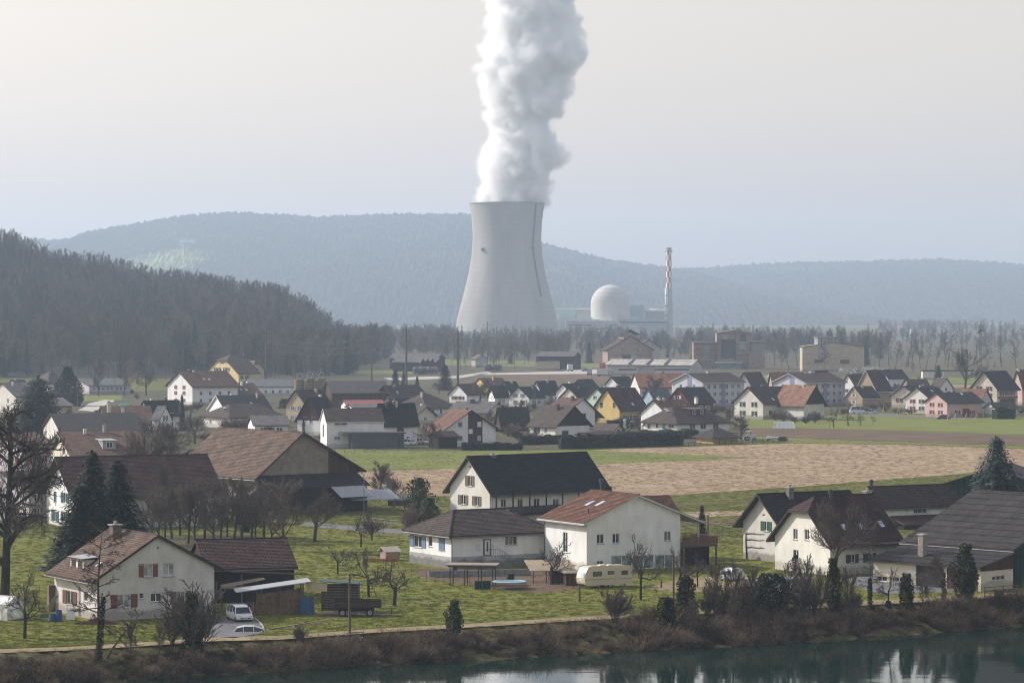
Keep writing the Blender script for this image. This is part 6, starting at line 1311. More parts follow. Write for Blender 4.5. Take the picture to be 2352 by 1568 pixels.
for i in range(17):
    x = 346 + i * 17.5 + rt.uniform(-5, 5); yb = 1240 + rt.uniform(-12, 16)
    plant('bare_tree', (ASH[i % 3], WAL[i % 2])[i % 2], ORD[i] + ' leafless tree from the left in the thicket behind the old dark-roofed barn', 'tree', x, yb, yb - rt.uniform(105, 150), w=rt.uniform(80, 115), group='leafless thicket behind the old barn')
plant('bare_tree', ASH[0], 'tall leafless tree rising from the right corner of the old barn roof', 'tree', 650, 1266, 1095, w=125); plant('bare_tree', WAL[0], 'spreading leafless tree on the lawn left of the road', 'tree', 722, 1245, 1122, w=135)
plant('bare_tree', WAL[1], 'tall leafless tree in front of the very long red-brown roof', 'tree', 327, 1196, 982, w=165); plant('bare_tree', WAL[0], 'leafless tree between the spruces and the very long red-brown roof', 'tree', 392, 1215, 1040, w=110)
plant('bare_tree', WAL[1], 'broad leafless walnut tree in front of the half-hipped house', 'tree', 1915, 1334, 1148, w=175)
plant('bare_tree', WAL[0], 'leafless tree overhanging the huge brown barn from the left', 'tree', 395, 1075, 960, w=110); plant('bare_tree', ASH[1], 'thin leafless tree beside the lean-to of the huge brown barn', 'tree', 872, 1150, 1058, w=58); plant('bare_tree', WAL[1], 'dark leafless tree by the scrap heap right of the huge brown barn', 'tree', 905, 1165, 1095, w=70)
for i, (x, yb, yt, w, lab) in enumerate(((1101, 934, 866, 80, 'knotty pollarded leafless tree in the middle of the village'), (1500, 930, 862, 66, 'branching leafless tree in front of the pale blue house'), (1118, 992, 936, 44, 'slim leafless tree behind the house with the dark brown panel'), (992, 1030, 968, 62, 'leafless tree left of the house with the dark brown panel'), (1470, 1002, 950, 46, 'rounded leafless tree left of the wide hip-roofed bungalow'), (1702, 1010, 956, 60, 'leafless tree at the field corner right of the dark-roofed garage'), (1413, 968, 925, 28, 'gnarled little leafless tree in front of the yellow house'), (718, 985, 905, 40, 'slender pale leafless tree in front of the ochre house'))):
    plant('bare_tree', (WAL[i % 2], ASH[i % 3])[i % 2], lab, 'tree', x, yb, yt, w=w)
for x, yb, yt, w in ((345, 1046, 962, 95), (447, 1018, 952, 95), (396, 1032, 966, 85), (308, 1010, 955, 60)): plant('bare_tree', WAL[int(x) % 2], 'leafless tree in the gardens left of the huge brown barn', 'tree', x, yb, yt, w=w, group='leafless trees left of the huge brown barn')
plant('bare_tree', ROUND, 'big round-crowned leafless tree beside the radio mast', 'tree', 2215, 905, 798, w=102); plant('bare_tree', BIR, 'pinkish feathery leafless birch in the park behind the houses', 'tree', 285, 908, 828, w=62); plant('bare_tree', ROUND, 'round leafless park tree left of the big white house', 'tree', 336, 908, 842, w=64); plant('bare_tree', ASH[2], 'upright leafless park tree beside the village road', 'tree', 226, 910, 846, w=40); plant('bare_tree', ROUND, 'wide pale tree crown behind the timber storage barn', 'tree', 1273, 838, 764, w=46); plant('bare_tree', ROUND, 'rounded brownish tree beside the tiny orange-roofed house', 'tree', 1134, 846, 807, w=30)
for x, yb, yt, w, lab in ((1915, 982, 935, 42, 'first broad'), (1948, 978, 932, 44, 'second broad'), (1977, 978, 946, 24, 'narrow ivy-green'), (2005, 974, 952, 18, 'smallest')): plant('fruit_tree', ORCH[int(x) % 3], lab + ' leafless fruit tree of the meadow row right of the two-tone farmhouse', 'tree', x, yb, yt, w=w, group='fruit trees along the meadow')
# evergreens
plant('spruce', SPR[0], 'dark tall spruce covering the white gable, left one of the pair', 'tree', 212, 1296, 1034, w=150); plant('spruce', SPR[1], 'dark tall spruce, right one of the pair in front of the long roof', 'tree', 270, 1285, 1060, w=165); plant('spruce', SPR[1], 'lower dark spruce in front of the tall pair, behind the brick chimney', 'tree', 186, 1308, 1112, w=165, rot=1)
plant('blue_spruce', BLUE, 'broad blue-green spruce behind the big corrugated barn', 'tree', 2289, 1206, 1003, w=150)
plant('pine', PIN, 'loose olive-green pine beside the road fence', 'tree', 962, 1202, 1098, w=70); plant('pine', PIN, 'lower olive bush pine right of the loose pine', 'tree', 985, 1206, 1142, w=52, rot=2)
plant('thuja', THU, 'dense pointed thuja in front of the black farmhouse roof', 'tree', 1310, 1190, 1078, w=64)
for x, yb, yt, w, lab in ((1612, 1244, 1160, 30, 'slim dark spruce right of the balcony house'), (1778, 1262, 1166, 42, 'small bluish spruce in front of the green shutters'), (418, 990, 906, 20, 'very slim dark spruce among the left roofs'), (1022, 896, 837, 42, 'layered blue-green cedar behind the brown wooden house'), (908, 898, 848, 28, 'left dark spruce of the twin behind the timber shed'), (928, 898, 853, 22, 'right dark spruce of the twin behind the timber shed'), (958, 898, 864, 16, 'little spruce between twin spruces and layered cedar'), (1353, 834, 786, 20, 'lone spruce between storage barn and ventilator hall'), (2155, 878, 839, 24, 'dark spruce behind the tan house at the meadow edge')):
    plant('spruce', SPS[int(x) % 2], lab, 'tree', x, yb, yt, w=w)
plant('cedar', CED, 'big dark irregular cedar above the long near-black roof', 'tree', 88, 1000, 862, w=112); plant('evergreen', DEN, 'dense dome-shaped dark evergreen beside the village road', 'tree', 156, 932, 842, w=68)
plant('evergreen', IVC[2], 'dark ivy-green evergreen in the middle of the leafless thicket', 'tree', 563, 1222, 1140, w=42)
plant('thuja', COL_, 'dark columnar thuja in front of the half-hipped house', 'tree', 1889, 1298, 1230, w=26); plant('thuja', COL_, 'short dark columnar thuja left of the taller column', 'tree', 1827, 1312, 1274, w=24)
for x in (697, 722): plant('thuja', COL_, 'pencil-slim cypress in front of the maroon chalet', 'tree', x, 1000, 963, w=7, group='cypress pair')
# on the bank: roots below the path
def onbank(x, f): 
    X = 0
    for _ in range(6):
        y0, y1 = bank_y(X, PATH, 0), bank_y(X, SHORE, ZW); y = y0 + (y1 - y0) * f; X = (x - CX) / F * y
    return bank_point(X, f)
def bankplant(name, proto, label, cat, x, f, yt, w, lean=None, rot=None):
    p = onbank(x, f); me1, me2, h = proto; top = H - (yt - YH) / F * p.y; o = thing(name, label, cat, p, 0); b0 = proto_w(me2); sx = (w / F * p.y) / b0
    o.scale = (sx, sx, (top - p.z) / h); o.rotation_euler = lean or (0, 0, rot if rot is not None else random.uniform(0, 6)); link('trunk', me1, o); link('crown', me2, o); return o
def ivycoat(root, p0, p1, rad, n, seed, leaf=IVY, name='ivy'):
    """ivy leaves round the stem between two world points"""
    r = random.Random(seed); b = MB(); p0, p1 = Vector(p0), Vector(p1)
    for _ in range(n):
        k = r.random(); a = r.uniform(0, 6.28); q = rad * (r.random() ** .5) * (1.1 - .5 * k); quads(b, r, p0.lerp(p1, k) + Vector((cos(a) * q, sin(a) * q, 0)), r.uniform(.06, .13))
    o = b.build(name, leaf); o.parent = root; o.matrix_parent_inverse = Matrix(); mw = Matrix.LocRotScale(root.location, root.rotation_euler, root.scale); o.matrix_local = mw.inverted(); return o
a1 = bankplant('alder', ALD, 'tall slender ivy-stemmed alder on the bank in front of the nearest house', 'tree', 226, .45, 1205, 150); ivycoat(a1, a1.location + Vector((0, 0, .2)), a1.location + Vector((.5, 0, 6.2)), .38, 1500, 1)
a2 = bankplant('alder', ALD, 'leaning ivy-wrapped alder crossing the nearest house wall', 'tree', 244, .4, 1380, 95, lean=(.1, .62, .4)); ivycoat(a2, a2.location, a2.location + Vector((3.0, 0, 4.0)), .35, 1300, 2)
bankplant('ivy_tree', IVC[1], 'tangled ivy-covered tree on the bank right of the nearest house', 'tree', 440, .4, 1362, 46); bankplant('bare_bush', BSH[1], 'sprawling leafless bush round the ivy stump right of the nearest house', 'bush', 452, .35, 1330, 150); bankplant('bare_bush', BSH[0], 'leafless bush against the gable of the nearest house', 'bush', 395, .1, 1360, 90)
bankplant('ivy_tree', IVC[0], 'round-topped dark ivy-clad stump alone on the bank', 'tree', 1043, .35, 1378, 44)
bankplant('bare_bush', BSH[1], 'leafless bush on the bank below the caravan', 'bush', 1412, .15, 1340, 85)
bankplant('ivy_tree', IVC[1], 'leaning ivy-grown tree with a sunlit yellow-green top', 'tree', 1530, .5, 1372, 55); bankplant('ivy_tree', IVC[1], 'sunlit ivy crown beside the yard', 'tree', 1575, .05, 1325, 56)
bankplant('ivy_tree', IVC[2], 'broad dark ivy thicket over the white garden wall', 'bush', 1768, .12, 1318, 110); bankplant('ivy_tree', IVC[0], 'dark ivy column left of the farmyard', 'tree', 1914, .2, 1282, 42)
for x, f, yt, w, pr, lab in ((1998, .2, 1238, 60, ALD, 'straight ivy-stemmed tree with sawn-off limbs in front of the cart bay'), (2040, .2, 1300, 72, ORCH[1], 'thin leafless sapling in front of the lean-to windows'), (2168, .12, 1258, 96, WAL[0], 'forked leafless tree with ivy-green foot before the garage doors')):
    t_ = bankplant('bare_tree', pr, lab, 'tree', x, f, yt, w); ivycoat(t_, t_.location, t_.location + Vector((0, 0, 3.4 if x != 2040 else .8)), .36, 900, int(x), IVY if x < 2100 else IVYY)
bankplant('ivy_tree', IVC[1], 'short ivy cone on the bank in front of the cart bay', 'tree', 2082, .3, 1318, 40); bankplant('ivy_tree', IVC[0], 'thick ivy-clad trunk in front of the plum-coloured doors', 'tree', 2216, .12, 1250, 62)
for x, f, yt, w, lab in ((1660, .2, 1330, 80, 'below the yard'), (1705, .15, 1318, 70, 'left of the dark ivy thicket'), (1840, .25, 1330, 80, 'right of the dark ivy thicket'), (1872, .3, 1318, 70, 'left of the dark ivy column'), (1960, .3, 1350, 60, 'between ivy column and sawn-off tree'), (1622, .1, 1345, 60, 'below the wooden balcony'), (690, .2, 1428, 40, 'left of the tall wooden pole'), (1495, .2, 1385, 60, 'left of the leaning ivy tree')):
    bankplant('bare_bush', BSH[int(x) % 2], 'tangled leafless bush on the river bank ' + lab, 'bush', x, f, yt, w)
for i, (x, f, yt, w) in enumerate(sorted(((1588, .3, 1372, 34), (1640, .3, 1296, 52), (1684, .35, 1285, 48), (1728, .3, 1300, 52), (1810, .3, 1288, 56), (1852, .2, 1272, 52), (1884, .4, 1300, 46), (1945, .25, 1300, 50), (2120, .3, 1318, 40), (2290, .4, 1352, 40), (300, .5, 1420, 40), (366, .4, 1432, 36)))):
    bankplant('bare_tree', ASH[int(x) % 3], ORD[i] + ' thin leafless sapling from the left among the river bank brush', 'tree', x, f, yt, w)['group'] = 'saplings on the river bank'
# village shrubs
rg = random.Random(77); BSHG = 'leafless garden shrubs in the village'
spots = [(428, 945), (452, 940), (385, 955), (300, 955), (470, 1010), (520, 985), (560, 985), (620, 1000), (1190, 1010), (1230, 1012), (1166, 1002), (1110, 955), (1160, 950), (1430, 975), (1450, 985), (1470, 975), (1590, 948), (1640, 952), (1660, 945), (1782, 965), (1800, 968), (1825, 970), (1850, 972), (1872, 970), (1990, 950), (2010, 940), (2035, 945), (2060, 950), (2090, 950), (2320, 945), (2345, 950), (1280, 955), (1360, 975), (1390, 965), (940, 985), (1265, 935), (1050, 985), (180, 1075), (400, 1040), (440, 1060), (350, 1075)]
for x, y in spots:
    plant('bare_shrub', BSH[rg.choice((0, 1, 2, 2))], 'leafless garden shrub among the village houses', 'shrub', x, y, y - rg.uniform(16, 30) * (y - 710) / 260, w=rg.uniform(24, 46) * (y - 710) / 260, group=BSHG)
for x, yb, yt, w, lab in ((540, 992, 950, 70, 'round ochre leafless shrub in front of the beige bungalow'), (852, 1230, 1180, 50, 'reddish leafless shrub near the road lamp'), (935, 1215, 1150, 60, 'reddish leafless shrub left of the olive pine'), (875, 1120, 1060, 52, 'ochre leafless shrub at the edge of the stubble field')): plant('bare_shrub', BSH[2], lab, 'shrub', x, yb, yt, w=w)
def clear_spot(x, d):
    for h in HS:
        dx, dy = x - h.X, d - h.D; u, v = dx * h.cf + dy * h.sf, -dx * h.sf + dy * h.cf
        if -.8 < u < h.s + .8 and -.8 < v < h.t + .8: return False
    return True
k = 0
while k < 70:
    px, y = rg.uniform(100, 2340), rg.uniform(896, 1020); q = P(px, y)
    if y > 950 and 1690 < px or y > 990 and px > 1180 or not clear_spot(q.x, q.y): continue
    k += 1; big = k % 3 == 0; sc = (y - 710) / 33
    if big: plant('bare_tree', (ASH[k % 3], WAL[k % 2], ORCH[k % 3])[k // 3 % 3], 'leafless garden tree between the village houses', 'tree', px, y, y - rg.uniform(4.5, 8) * sc, w=rg.uniform(4, 7) * sc, group='leafless garden trees in the village')
    else: plant('bare_shrub' if k % 5 else 'evergreen_shrub', BSH[k % 3] if k % 5 else IVC[1], 'leafless garden shrub among the village houses' if k % 5 else 'dark evergreen shrub in a village garden', 'shrub', px, y, y - rg.uniform(1.5, 3.2) * sc, w=rg.uniform(2, 4.5) * sc, group=BSHG if k % 5 else 'evergreen shrubs in the village')
# hedges
def hedge(label, a, b_, hgt, thick, n, seed, leaf=HEDG, size=.22):
    r = random.Random(seed); A, B = P(*a), P(*b_); d = (B - A); L = d.length; d.normalize(); nrm = Vector((-d.y, d.x, 0)); o = thing('hedge', label, 'hedge', A, atan2(d.y, d.x)); b = MB()
    for _ in range(n):
        x, s1, z = r.uniform(0, L), r.uniform(-.5, .5), r.random() ** .7; k = r.randrange(3); hh = hgt * (1 + .10 * sin(x * .9) + .06 * sin(x * 2.3 + 1))
        if k == 0: s1 = -.5 + r.uniform(-.04, .1)
        if k == 1: z = 1 + r.uniform(-.1, .05)
        quads(b, r, Vector((x, s1 * thick, z * hh)), size * r.uniform(.6, 1.3))
    b.build('foliage', leaf, o); c = MB(); c.box(.1, -thick * .38, 0, L - .1, thick * .38, hgt * .86); c.build('stems', mat('hedge_inside', (.018, .02, .014), 1), o); return o  # solid dark core box added inside the leaves
hedge('long dark clipped hedge along the stubble field', (1285, 1031), (1566, 1023), 2.9, 1.8, 9000, 1); hedge('olive topped hedge behind the long dark hedge', (1420, 1012), (1600, 1006), 2.2, 2.2, 4000, 4, PINE); hedge('short dark hedge left of the dark-gabled house', (1195, 1022), (1284, 1019), 2.0, 1.2, 2500, 2); hedge('thick rounded green hedge at the right meadow edge', (2284, 962), (2326, 961), 3.3, 3.2, 2600, 3, THUJ); hedge('low scrubby hedge behind the field edge wall', (1060, 1034), (1200, 1033), 1.6, 1.2, 2600, 6); hedge('dark hedge in front of the sculptures', (1395, 984), (1452, 982), 2.0, 1, 1500, 8)

# masses nobody could count: instanced from unlinked prototypes
def scatter(name, protos, pts, kind='stuff'):
    """pts: (x, y, z, rot, scale, index)"""
    c = bpy.data.collections.new(name + '_kinds')
    for i, (mes) in enumerate(protos):
        o = bpy.data.objects.new('%s_kind_%02d' % (name, i), mes); c.objects.link(o)
    me = bpy.data.meshes.new(name); me.from_pydata([p[:3] for p in pts], [], [])
    for nm, ty, ix in (('rot', 'FLOAT', 3), ('scl', 'FLOAT', 4), ('pick', 'INT', 5)):
        at_ = me.attributes.new(nm, ty, 'POINT'); at_.data.foreach_set('value', [p[ix] for p in pts])
    o = link(name, me); o['kind'] = kind
    ng = bpy.data.node_groups.new(name, 'GeometryNodeTree'); ng.interface.new_socket('Geometry', in_out='INPUT', socket_type='NodeSocketGeometry'); ng.interface.new_socket('Geometry', in_out='OUTPUT', socket_type='NodeSocketGeometry')
    gi, go = ng.nodes.new('NodeGroupInput'), ng.nodes.new('NodeGroupOutput'); ip = ng.nodes.new('GeometryNodeInstanceOnPoints'); ci = ng.nodes.new('GeometryNodeCollectionInfo'); ci.inputs['Collection'].default_value = c; ci.inputs['Separate Children'].default_value = True; ci.inputs['Reset Children'].default_value = True
    def na(nm, ty):
        n = ng.nodes.new('GeometryNodeInputNamedAttribute'); n.data_type = ty; n.inputs['Name'].default_value = nm; return n.outputs['Attribute']
    cx = ng.nodes.new('ShaderNodeCombineXYZ'); ng.links.new(na('rot', 'FLOAT'), cx.inputs['Z']); er = ng.nodes.new('FunctionNodeEulerToRotation'); ng.links.new(cx.outputs[0], er.inputs[0])
    m2p = ng.nodes.new('GeometryNodeMeshToPoints'); ng.links.new(gi.outputs[0], m2p.inputs[0]); ng.links.new(m2p.outputs[0], ip.inputs['Points']); ng.links.new(ci.outputs[0], ip.inputs['Instance']); ip.inputs['Pick Instance'].default_value = True
    ng.links.new(na('pick', 'INT'), ip.inputs['Instance Index']); ng.links.new(er.outputs[0], ip.inputs['Rotation']); ng.links.new(na('scl', 'FLOAT'), ip.inputs['Scale']); ng.links.new(ip.outputs[0], go.inputs[0])
    md = o.modifiers.new('scatter', 'NODES'); md.node_group = ng; return o
def joined(me1, me2, name):
    b = MB(); ml = [me1.materials[0], me2.materials[0]]
    for k, me in enumerate((me1, me2)): b.idx([v.co[:] for v in me.vertices], [tuple(p.vertices) for p in me.polygons], k)
    return b.mesh(name, ml)
FJ = [joined(t[0], t[1], 'forest_tree') for t in FOR] + [joined(t[0], t[1], 'forest_spruce') for t in FSP]
rf = random.Random(9); pts = []
for i in range(5200):
    px = rf.uniform(-420, 900); f = rf.random() ** .9
    if rf.random() < .12: f = rf.uniform(.95, 1.03)
    D = LD0 + (LD1 - LD0) * f; X = (px - CX) / F * LD1; z = left_hill_z(px, min(f, 1)); left = max(0, 1 - (px + 100) / 700)
    con = rf.random() < .12 + .5 * left * (.3 + .7 * f) + (.3 if sin(px * .021 + f * 9) > .72 else 0)
    if z < 1 and rf.random() < .3: continue
    pts.append((X, D, z - .5, rf.uniform(0, 6.28), rf.uniform(.55, 1.16) * (.92 if con else 1), rf.choice((4, 5)) if con else rf.randrange(4)))
scatter('hillside_forest', FJ, pts)
# nearest trees of the slope and those on its skyline stand as individuals
FG = 'trees on the edge and skyline of the wooded hill'
for i in range(70):
    px = rf.uniform(-60, 880); D = LD1 if i % 2 else LD0 - rf.uniform(0, 30); X = (px - CX) / F * LD1; con = rf.random() < (.3 if i % 2 else .12)
    me1, me2, h = FSP[i % 2] if con else (IVT[i % 2] if i % 5 == 0 else FOR[i % 4]); o = thing('spruce' if con else 'bare_tree', 'dark spruce standing out of the wooded hill' if con else 'leafless forest tree on the edge of the wooded hill', 'tree', (X, D, left_hill_z(px, 1 if i % 2 else 0) - .3), rf.uniform(0, 6), 'spruces of the wooded hill' if con else FG)
    s_ = rf.uniform(.85, 1.15) * 20 / h; o.scale = (s_, s_, s_); link('trunk', me1, o); link('crown', me2, o)
pts = []
def zone(x0, x1, d0, d1, n, s0, s1, con=.06):
    for _ in range(n):
        D = d0 + (d1 - d0) * rf.random(); px = rf.uniform(x0, x1); X_ = (px - CX) / F * D
        if sin(X_ * .045 + D * .004) + sin(X_ * .017 - D * .011 + 1) + sin(D * .03) * .6 < -.15 and rf.random() < .8: continue
        pts.append(((px - CX) / F * D, D, -.3, rf.uniform(0, 6.28), rf.uniform(s0, s1), rf.choice((4, 5)) if rf.random() < con else rf.randrange(4)))
zone(780, 1050, 1950, 3000, 520, .5, 1.0); zone(1040, 1300, 1850, 3200, 520, .35, .85); zone(1290, 1640, 1950, 3100, 460, .35, .9); zone(1600, 1880, 2100, 3200, 210, .4, .95); zone(1730, 1880, 1950, 2500, 110, .6, .95); zone(1860, 2040, 1800, 2500, 110, .5, 1.0); zone(1980, 2500, 2300, 3600, 230, .4, .8); zone(640, 820, 1650, 2300, 230, .4, .75); zone(2000, 2500, 1620, 2000, 60, .25, .45); zone(2020, 2500, 3700, 4600, 260, .6, 1.0, 0)
scatter('plain_woodland', FJ, pts)
TG = 'row of ivy-stemmed trees beyond the right meadow'
for i, px in enumerate((2020, 2042, 2057, 2070, 2086, 2100, 2114, 2126, 2148, 2170, 2176, 2245, 2265, 2300, 2335, 1895, 1908, 1780, 1796, 1812, 1832)):
    D = rf.uniform(1640, 1880); me1, me2, h = IVT[i % 2] if i % 3 else FOR[i % 4]; o = thing('bare_tree', 'tall thin ivy-stemmed tree in the row beyond the right meadow', 'tree', ((px - CX) / F * D, D, -.2), rf.uniform(0, 6), TG); s_ = rf.uniform(.75, 1.05) * 19 / h; o.scale = (s_ * 1.2, s_ * 1.2, s_); link('trunk', me1, o); link('crown', me2, o)
for px, yt in ((1940, 758), (1975, 760), (1575, 770)):
    D = 2300; me1, me2, h = FSP[px % 2]; o = thing('spruce', 'dark broad spruce behind the works', 'tree', ((px - CX) / F * D, D, 0), 0, 'spruces behind the works'); s_ = (H - (yt - YH) / F * D) / h; o.scale = (s_ * 1.3, s_ * 1.3, s_); link('trunk', me1, o); link('crown', me2, o)
# brush on the river bank
def brushproto(seed, n, h, m_, spread=.9, blades=0):
    r = random.Random(seed); b = MB()
    for _ in range(n):
        a = r.uniform(0, 6.28); q = r.uniform(0, .45); d = Vector((cos(a) * spread * r.random(), sin(a) * spread * r.random(), 1)).normalized(); pts_ = poly(r, Vector((cos(a) * q, sin(a) * q, -.15)), d, h * r.uniform(.5, 1.1), 4, .45, -.10); b.tube(pts_, [.022, .019, .016, .012, .006], 3, cap=False)
        for _k in range(3):
            p, dd = at(pts_, r.uniform(.3, .95)); b.tube(poly(r, p, (dd + perp(dd, r) * .9).normalized(), h * r.uniform(.15, .35), 2, .4, -.05), [.013, .010, .005], 3, cap=False)
    for _ in range(blades):
        a = r.uniform(0, 6.28); q = r.uniform(0, .5); p = Vector((cos(a) * q, sin(a) * q, -.05)); e = p + Vector((r.uniform(-.3, .3), r.uniform(-.3, .3), h * r.uniform(.25, .55))); w = perp(Vector((0, 0, 1)), r) * .02; b.face([p - w, p + w, e]);
    return b.mesh('brush', m_)
GRS = spread_mat('bank_grass', [(0, (.05, .06, .012)), (.5, (.10, .115, .022)), (.8, (.17, .175, .045)), (1, (.24, .2, .09))]); DRYG = spread_mat('dry_grass', [(0, (.15, .105, .055)), (1, (.36, .27, .15))]); DKB = spread_mat('dark_brush', [(0, (.03, .024, .02)), (1, (.085, .06, .045))])
BP = [brushproto(1, 46, 1.5, BRUSH), brushproto(2, 40, 1.9, BRUSH), brushproto(3, 46, 1.2, BRUSH2), brushproto(4, 50, 1.2, DKB), brushproto(5, 4, .8, GRS, .6, 130), brushproto(6, 6, .8, DRYG, .6, 120)]
pts = []
def clump(x, y): return sin(x * .55 + 1.3 * sin(y * .4)) * .5 + sin(x * 1.37 + y * .8 + 2) * .3 + sin(x * .17 + 4) * .4
for _ in range(3000):
    X = rf.uniform(-62, 66); f = rf.random(); p = bank_point(X, f * .98 + .03); px = CX + X / p.y * F; c = clump(X, p.y * 2)
    if px < 1300 and f < .42 + .15 * c: k = rf.choice((4, 4, 5, 4, 4)); s_ = rf.uniform(.35, .75)
    elif f < .15: k = rf.choice((4, 5, 4)); s_ = rf.uniform(.3, .55)
    elif c < -.25: k = rf.choice((5, 4, 3, 5)); s_ = rf.uniform(.4, .8)
    elif px > 1600: k = rf.choice((0, 1, 3, 3, 1)); s_ = rf.uniform(.6, 1.0) + .45 * max(c, 0)
    else: k = rf.choice((0, 1, 2, 1, 0, 3)); s_ = rf.uniform(.5, .9) + .5 * max(c, 0)
    pts.append((X, p.y, p.z, rf.uniform(0, 6.28), s_, k))
scatter('bank_brush', BP, pts)
# tufts that give the lawns, meadows and the stubble their nap
def tuft(seed, n, h, w, m_, spread):
    r = random.Random(seed); b = MB()
    for _ in range(n):
        p = Vector((r.gauss(0, spread), r.gauss(0, spread), -.02)); e = p + Vector((r.uniform(-.6, .6) * h, r.uniform(-.6, .6) * h, h * r.uniform(.5, 1.1))); q = perp(Vector((0, 0, 1)), r) * w; q.z = 0; b.face([p - q, p + q, e])
    return b.mesh('tuft', m_)
LG = spread_mat('lawn_blades', [(0, (.10, .118, .018)), (.45, (.142, .162, .026)), (.8, (.185, .198, .04)), (1, (.24, .23, .075))]); ST = spread_mat('stubble_straw', [(0, (.29, .215, .14)), (.5, (.41, .315, .205)), (1, (.56, .44, .30))])
GT = [tuft(1, 40, .10, .022, LG, .22), tuft(2, 30, .16, .02, LG, .12), tuft(3, 26, .2, .025, ST, .18), tuft(4, 30, .10, .03, ST, .5)]
def inpoly(x, y, pl):
    c = False
    for (x0, y0), (x1, y1) in zip(pl, pl[1:] + pl[:1]):
        if (y0 > y) != (y1 > y) and x < (x1 - x0) * (y - y0) / (y1 - y0) + x0: c = not c
    return c
FIELDS = {o_.name: [(v.co.x, v.co.y) for v in o_.data.vertices] for o_ in list(COL.objects) if o_.type == 'MESH' and o_.name in ('stubble_field', 'driveway', 'road', 'farmyard', 'yard', 'riverside_path', 'garden_soil', 'meadow_strip', 'ploughed_field', 'soil_strip', 'village_ground', 'leaf_litter', 'leaf_litter.001', 'wheel_track', 'wheel_track.001', 'worn_ground')}
pts = []
while len(pts) < 60000:
    Y = 300 + 520 * rf.random() ** 1.5; X = rf.uniform(-.175, .175) * Y
    if Y < bank_y(X, PATH, 0) + .6: continue
    hit = [n for n, pl in FIELDS.items() if inpoly(X, Y, pl)]
    if any(n in ('driveway', 'road', 'farmyard', 'riverside_path', 'ploughed_field', 'village_ground') for n in hit) or not clear_spot(X, Y): continue
    if 'stubble_field' in hit and 'meadow_strip' not in hit: pts.append((X, Y, .03, rf.uniform(0, 6.28), rf.uniform(.7, 1.6), rf.choice((2, 3, 3)))); continue
    if any(n[:4] in ('yard', 'gard', 'leaf', 'whee', 'worn') for n in hit) and rf.random() < .75: continue
    pts.append((X, Y, .02, rf.uniform(0, 6.28), rf.uniform(.7, 1.5), rf.choice((0, 0, 1))))
scatter('grass', GT, pts)
# ------------------------------------------------------------------ vehicles, yard things, poles
CARW = None
def paint(name, col, rough=.25):
    if name in MATS: return MATS[name]
    m, t, b = _nodes(name); b.inputs['Base Color'].default_value = (*col, 1); b.inputs['Roughness'].default_value = rough; b.inputs['Coat Weight'].default_value = .6
    n = N(t, 'ShaderNodeTexNoise', Scale=1.5, Detail=4); t.links.new(coords(t), n.inputs['Vector']); t.links.new(ramp(t, n.outputs[0], [(.3, vary(col, .9)), (.7, col)]), b.inputs['Base Color']); MATS[name] = m; return m
RUB = mat('tyre_rubber', (.018, .018, .018), .9, .2); RIM = mat('wheel_rim', (.32, .32, .33), .4, .1, 3, 0, .5); CGL = glass('car_glass', (.02, .025, .03), .05); LAMP = mat('head_lamp', (.55, .56, .58), .15, .1); TAILR = mat('tail_lamp', (.35, .02, .02), .3, .1); BLK = mat('black_plastic', (.02, .02, .02), .6, .1)
def wheel(parent, x, y, r, w=.2):
    b = MB(); s = 1 if y > 0 else -1
    prof = [(r * .62, -w/2), (r * .92, -w/2), (r, -w*.3), (r, w*.3), (r * .92, w/2), (r * .62, w/2)]
    k = 18
    for (r0, y0), (r1, y1) in zip(prof, prof[1:]):
        for i in range(k):
            a0, a1 = 2*pi*i/k, 2*pi*(i+1)/k; b.face([(x + r0*cos(a0), y + y0, r + r0*sin(a0)), (x + r0*cos(a1), y + y0, r + r0*sin(a1)), (x + r1*cos(a1), y + y1, r + r1*sin(a1)), (x + r1*cos(a0), y + y1, r + r1*sin(a0))])
    wo = b.build('wheel', RUB, parent); d = MB(); ys = y + s * w * .32
    d.face([(x + r*.62*cos(2*pi*i/12), ys, r + r*.62*sin(2*pi*i/12)) for i in range(12)]); d.face([(x + r*.62*cos(2*pi*i/12), y - s * w * .3, r + r*.62*sin(2*pi*i/12)) for i in range(12)]); d.tube([(x, ys, r), (x, ys + s*.03, r)], r * .18, 8); d.build('rim', RIM, wo)
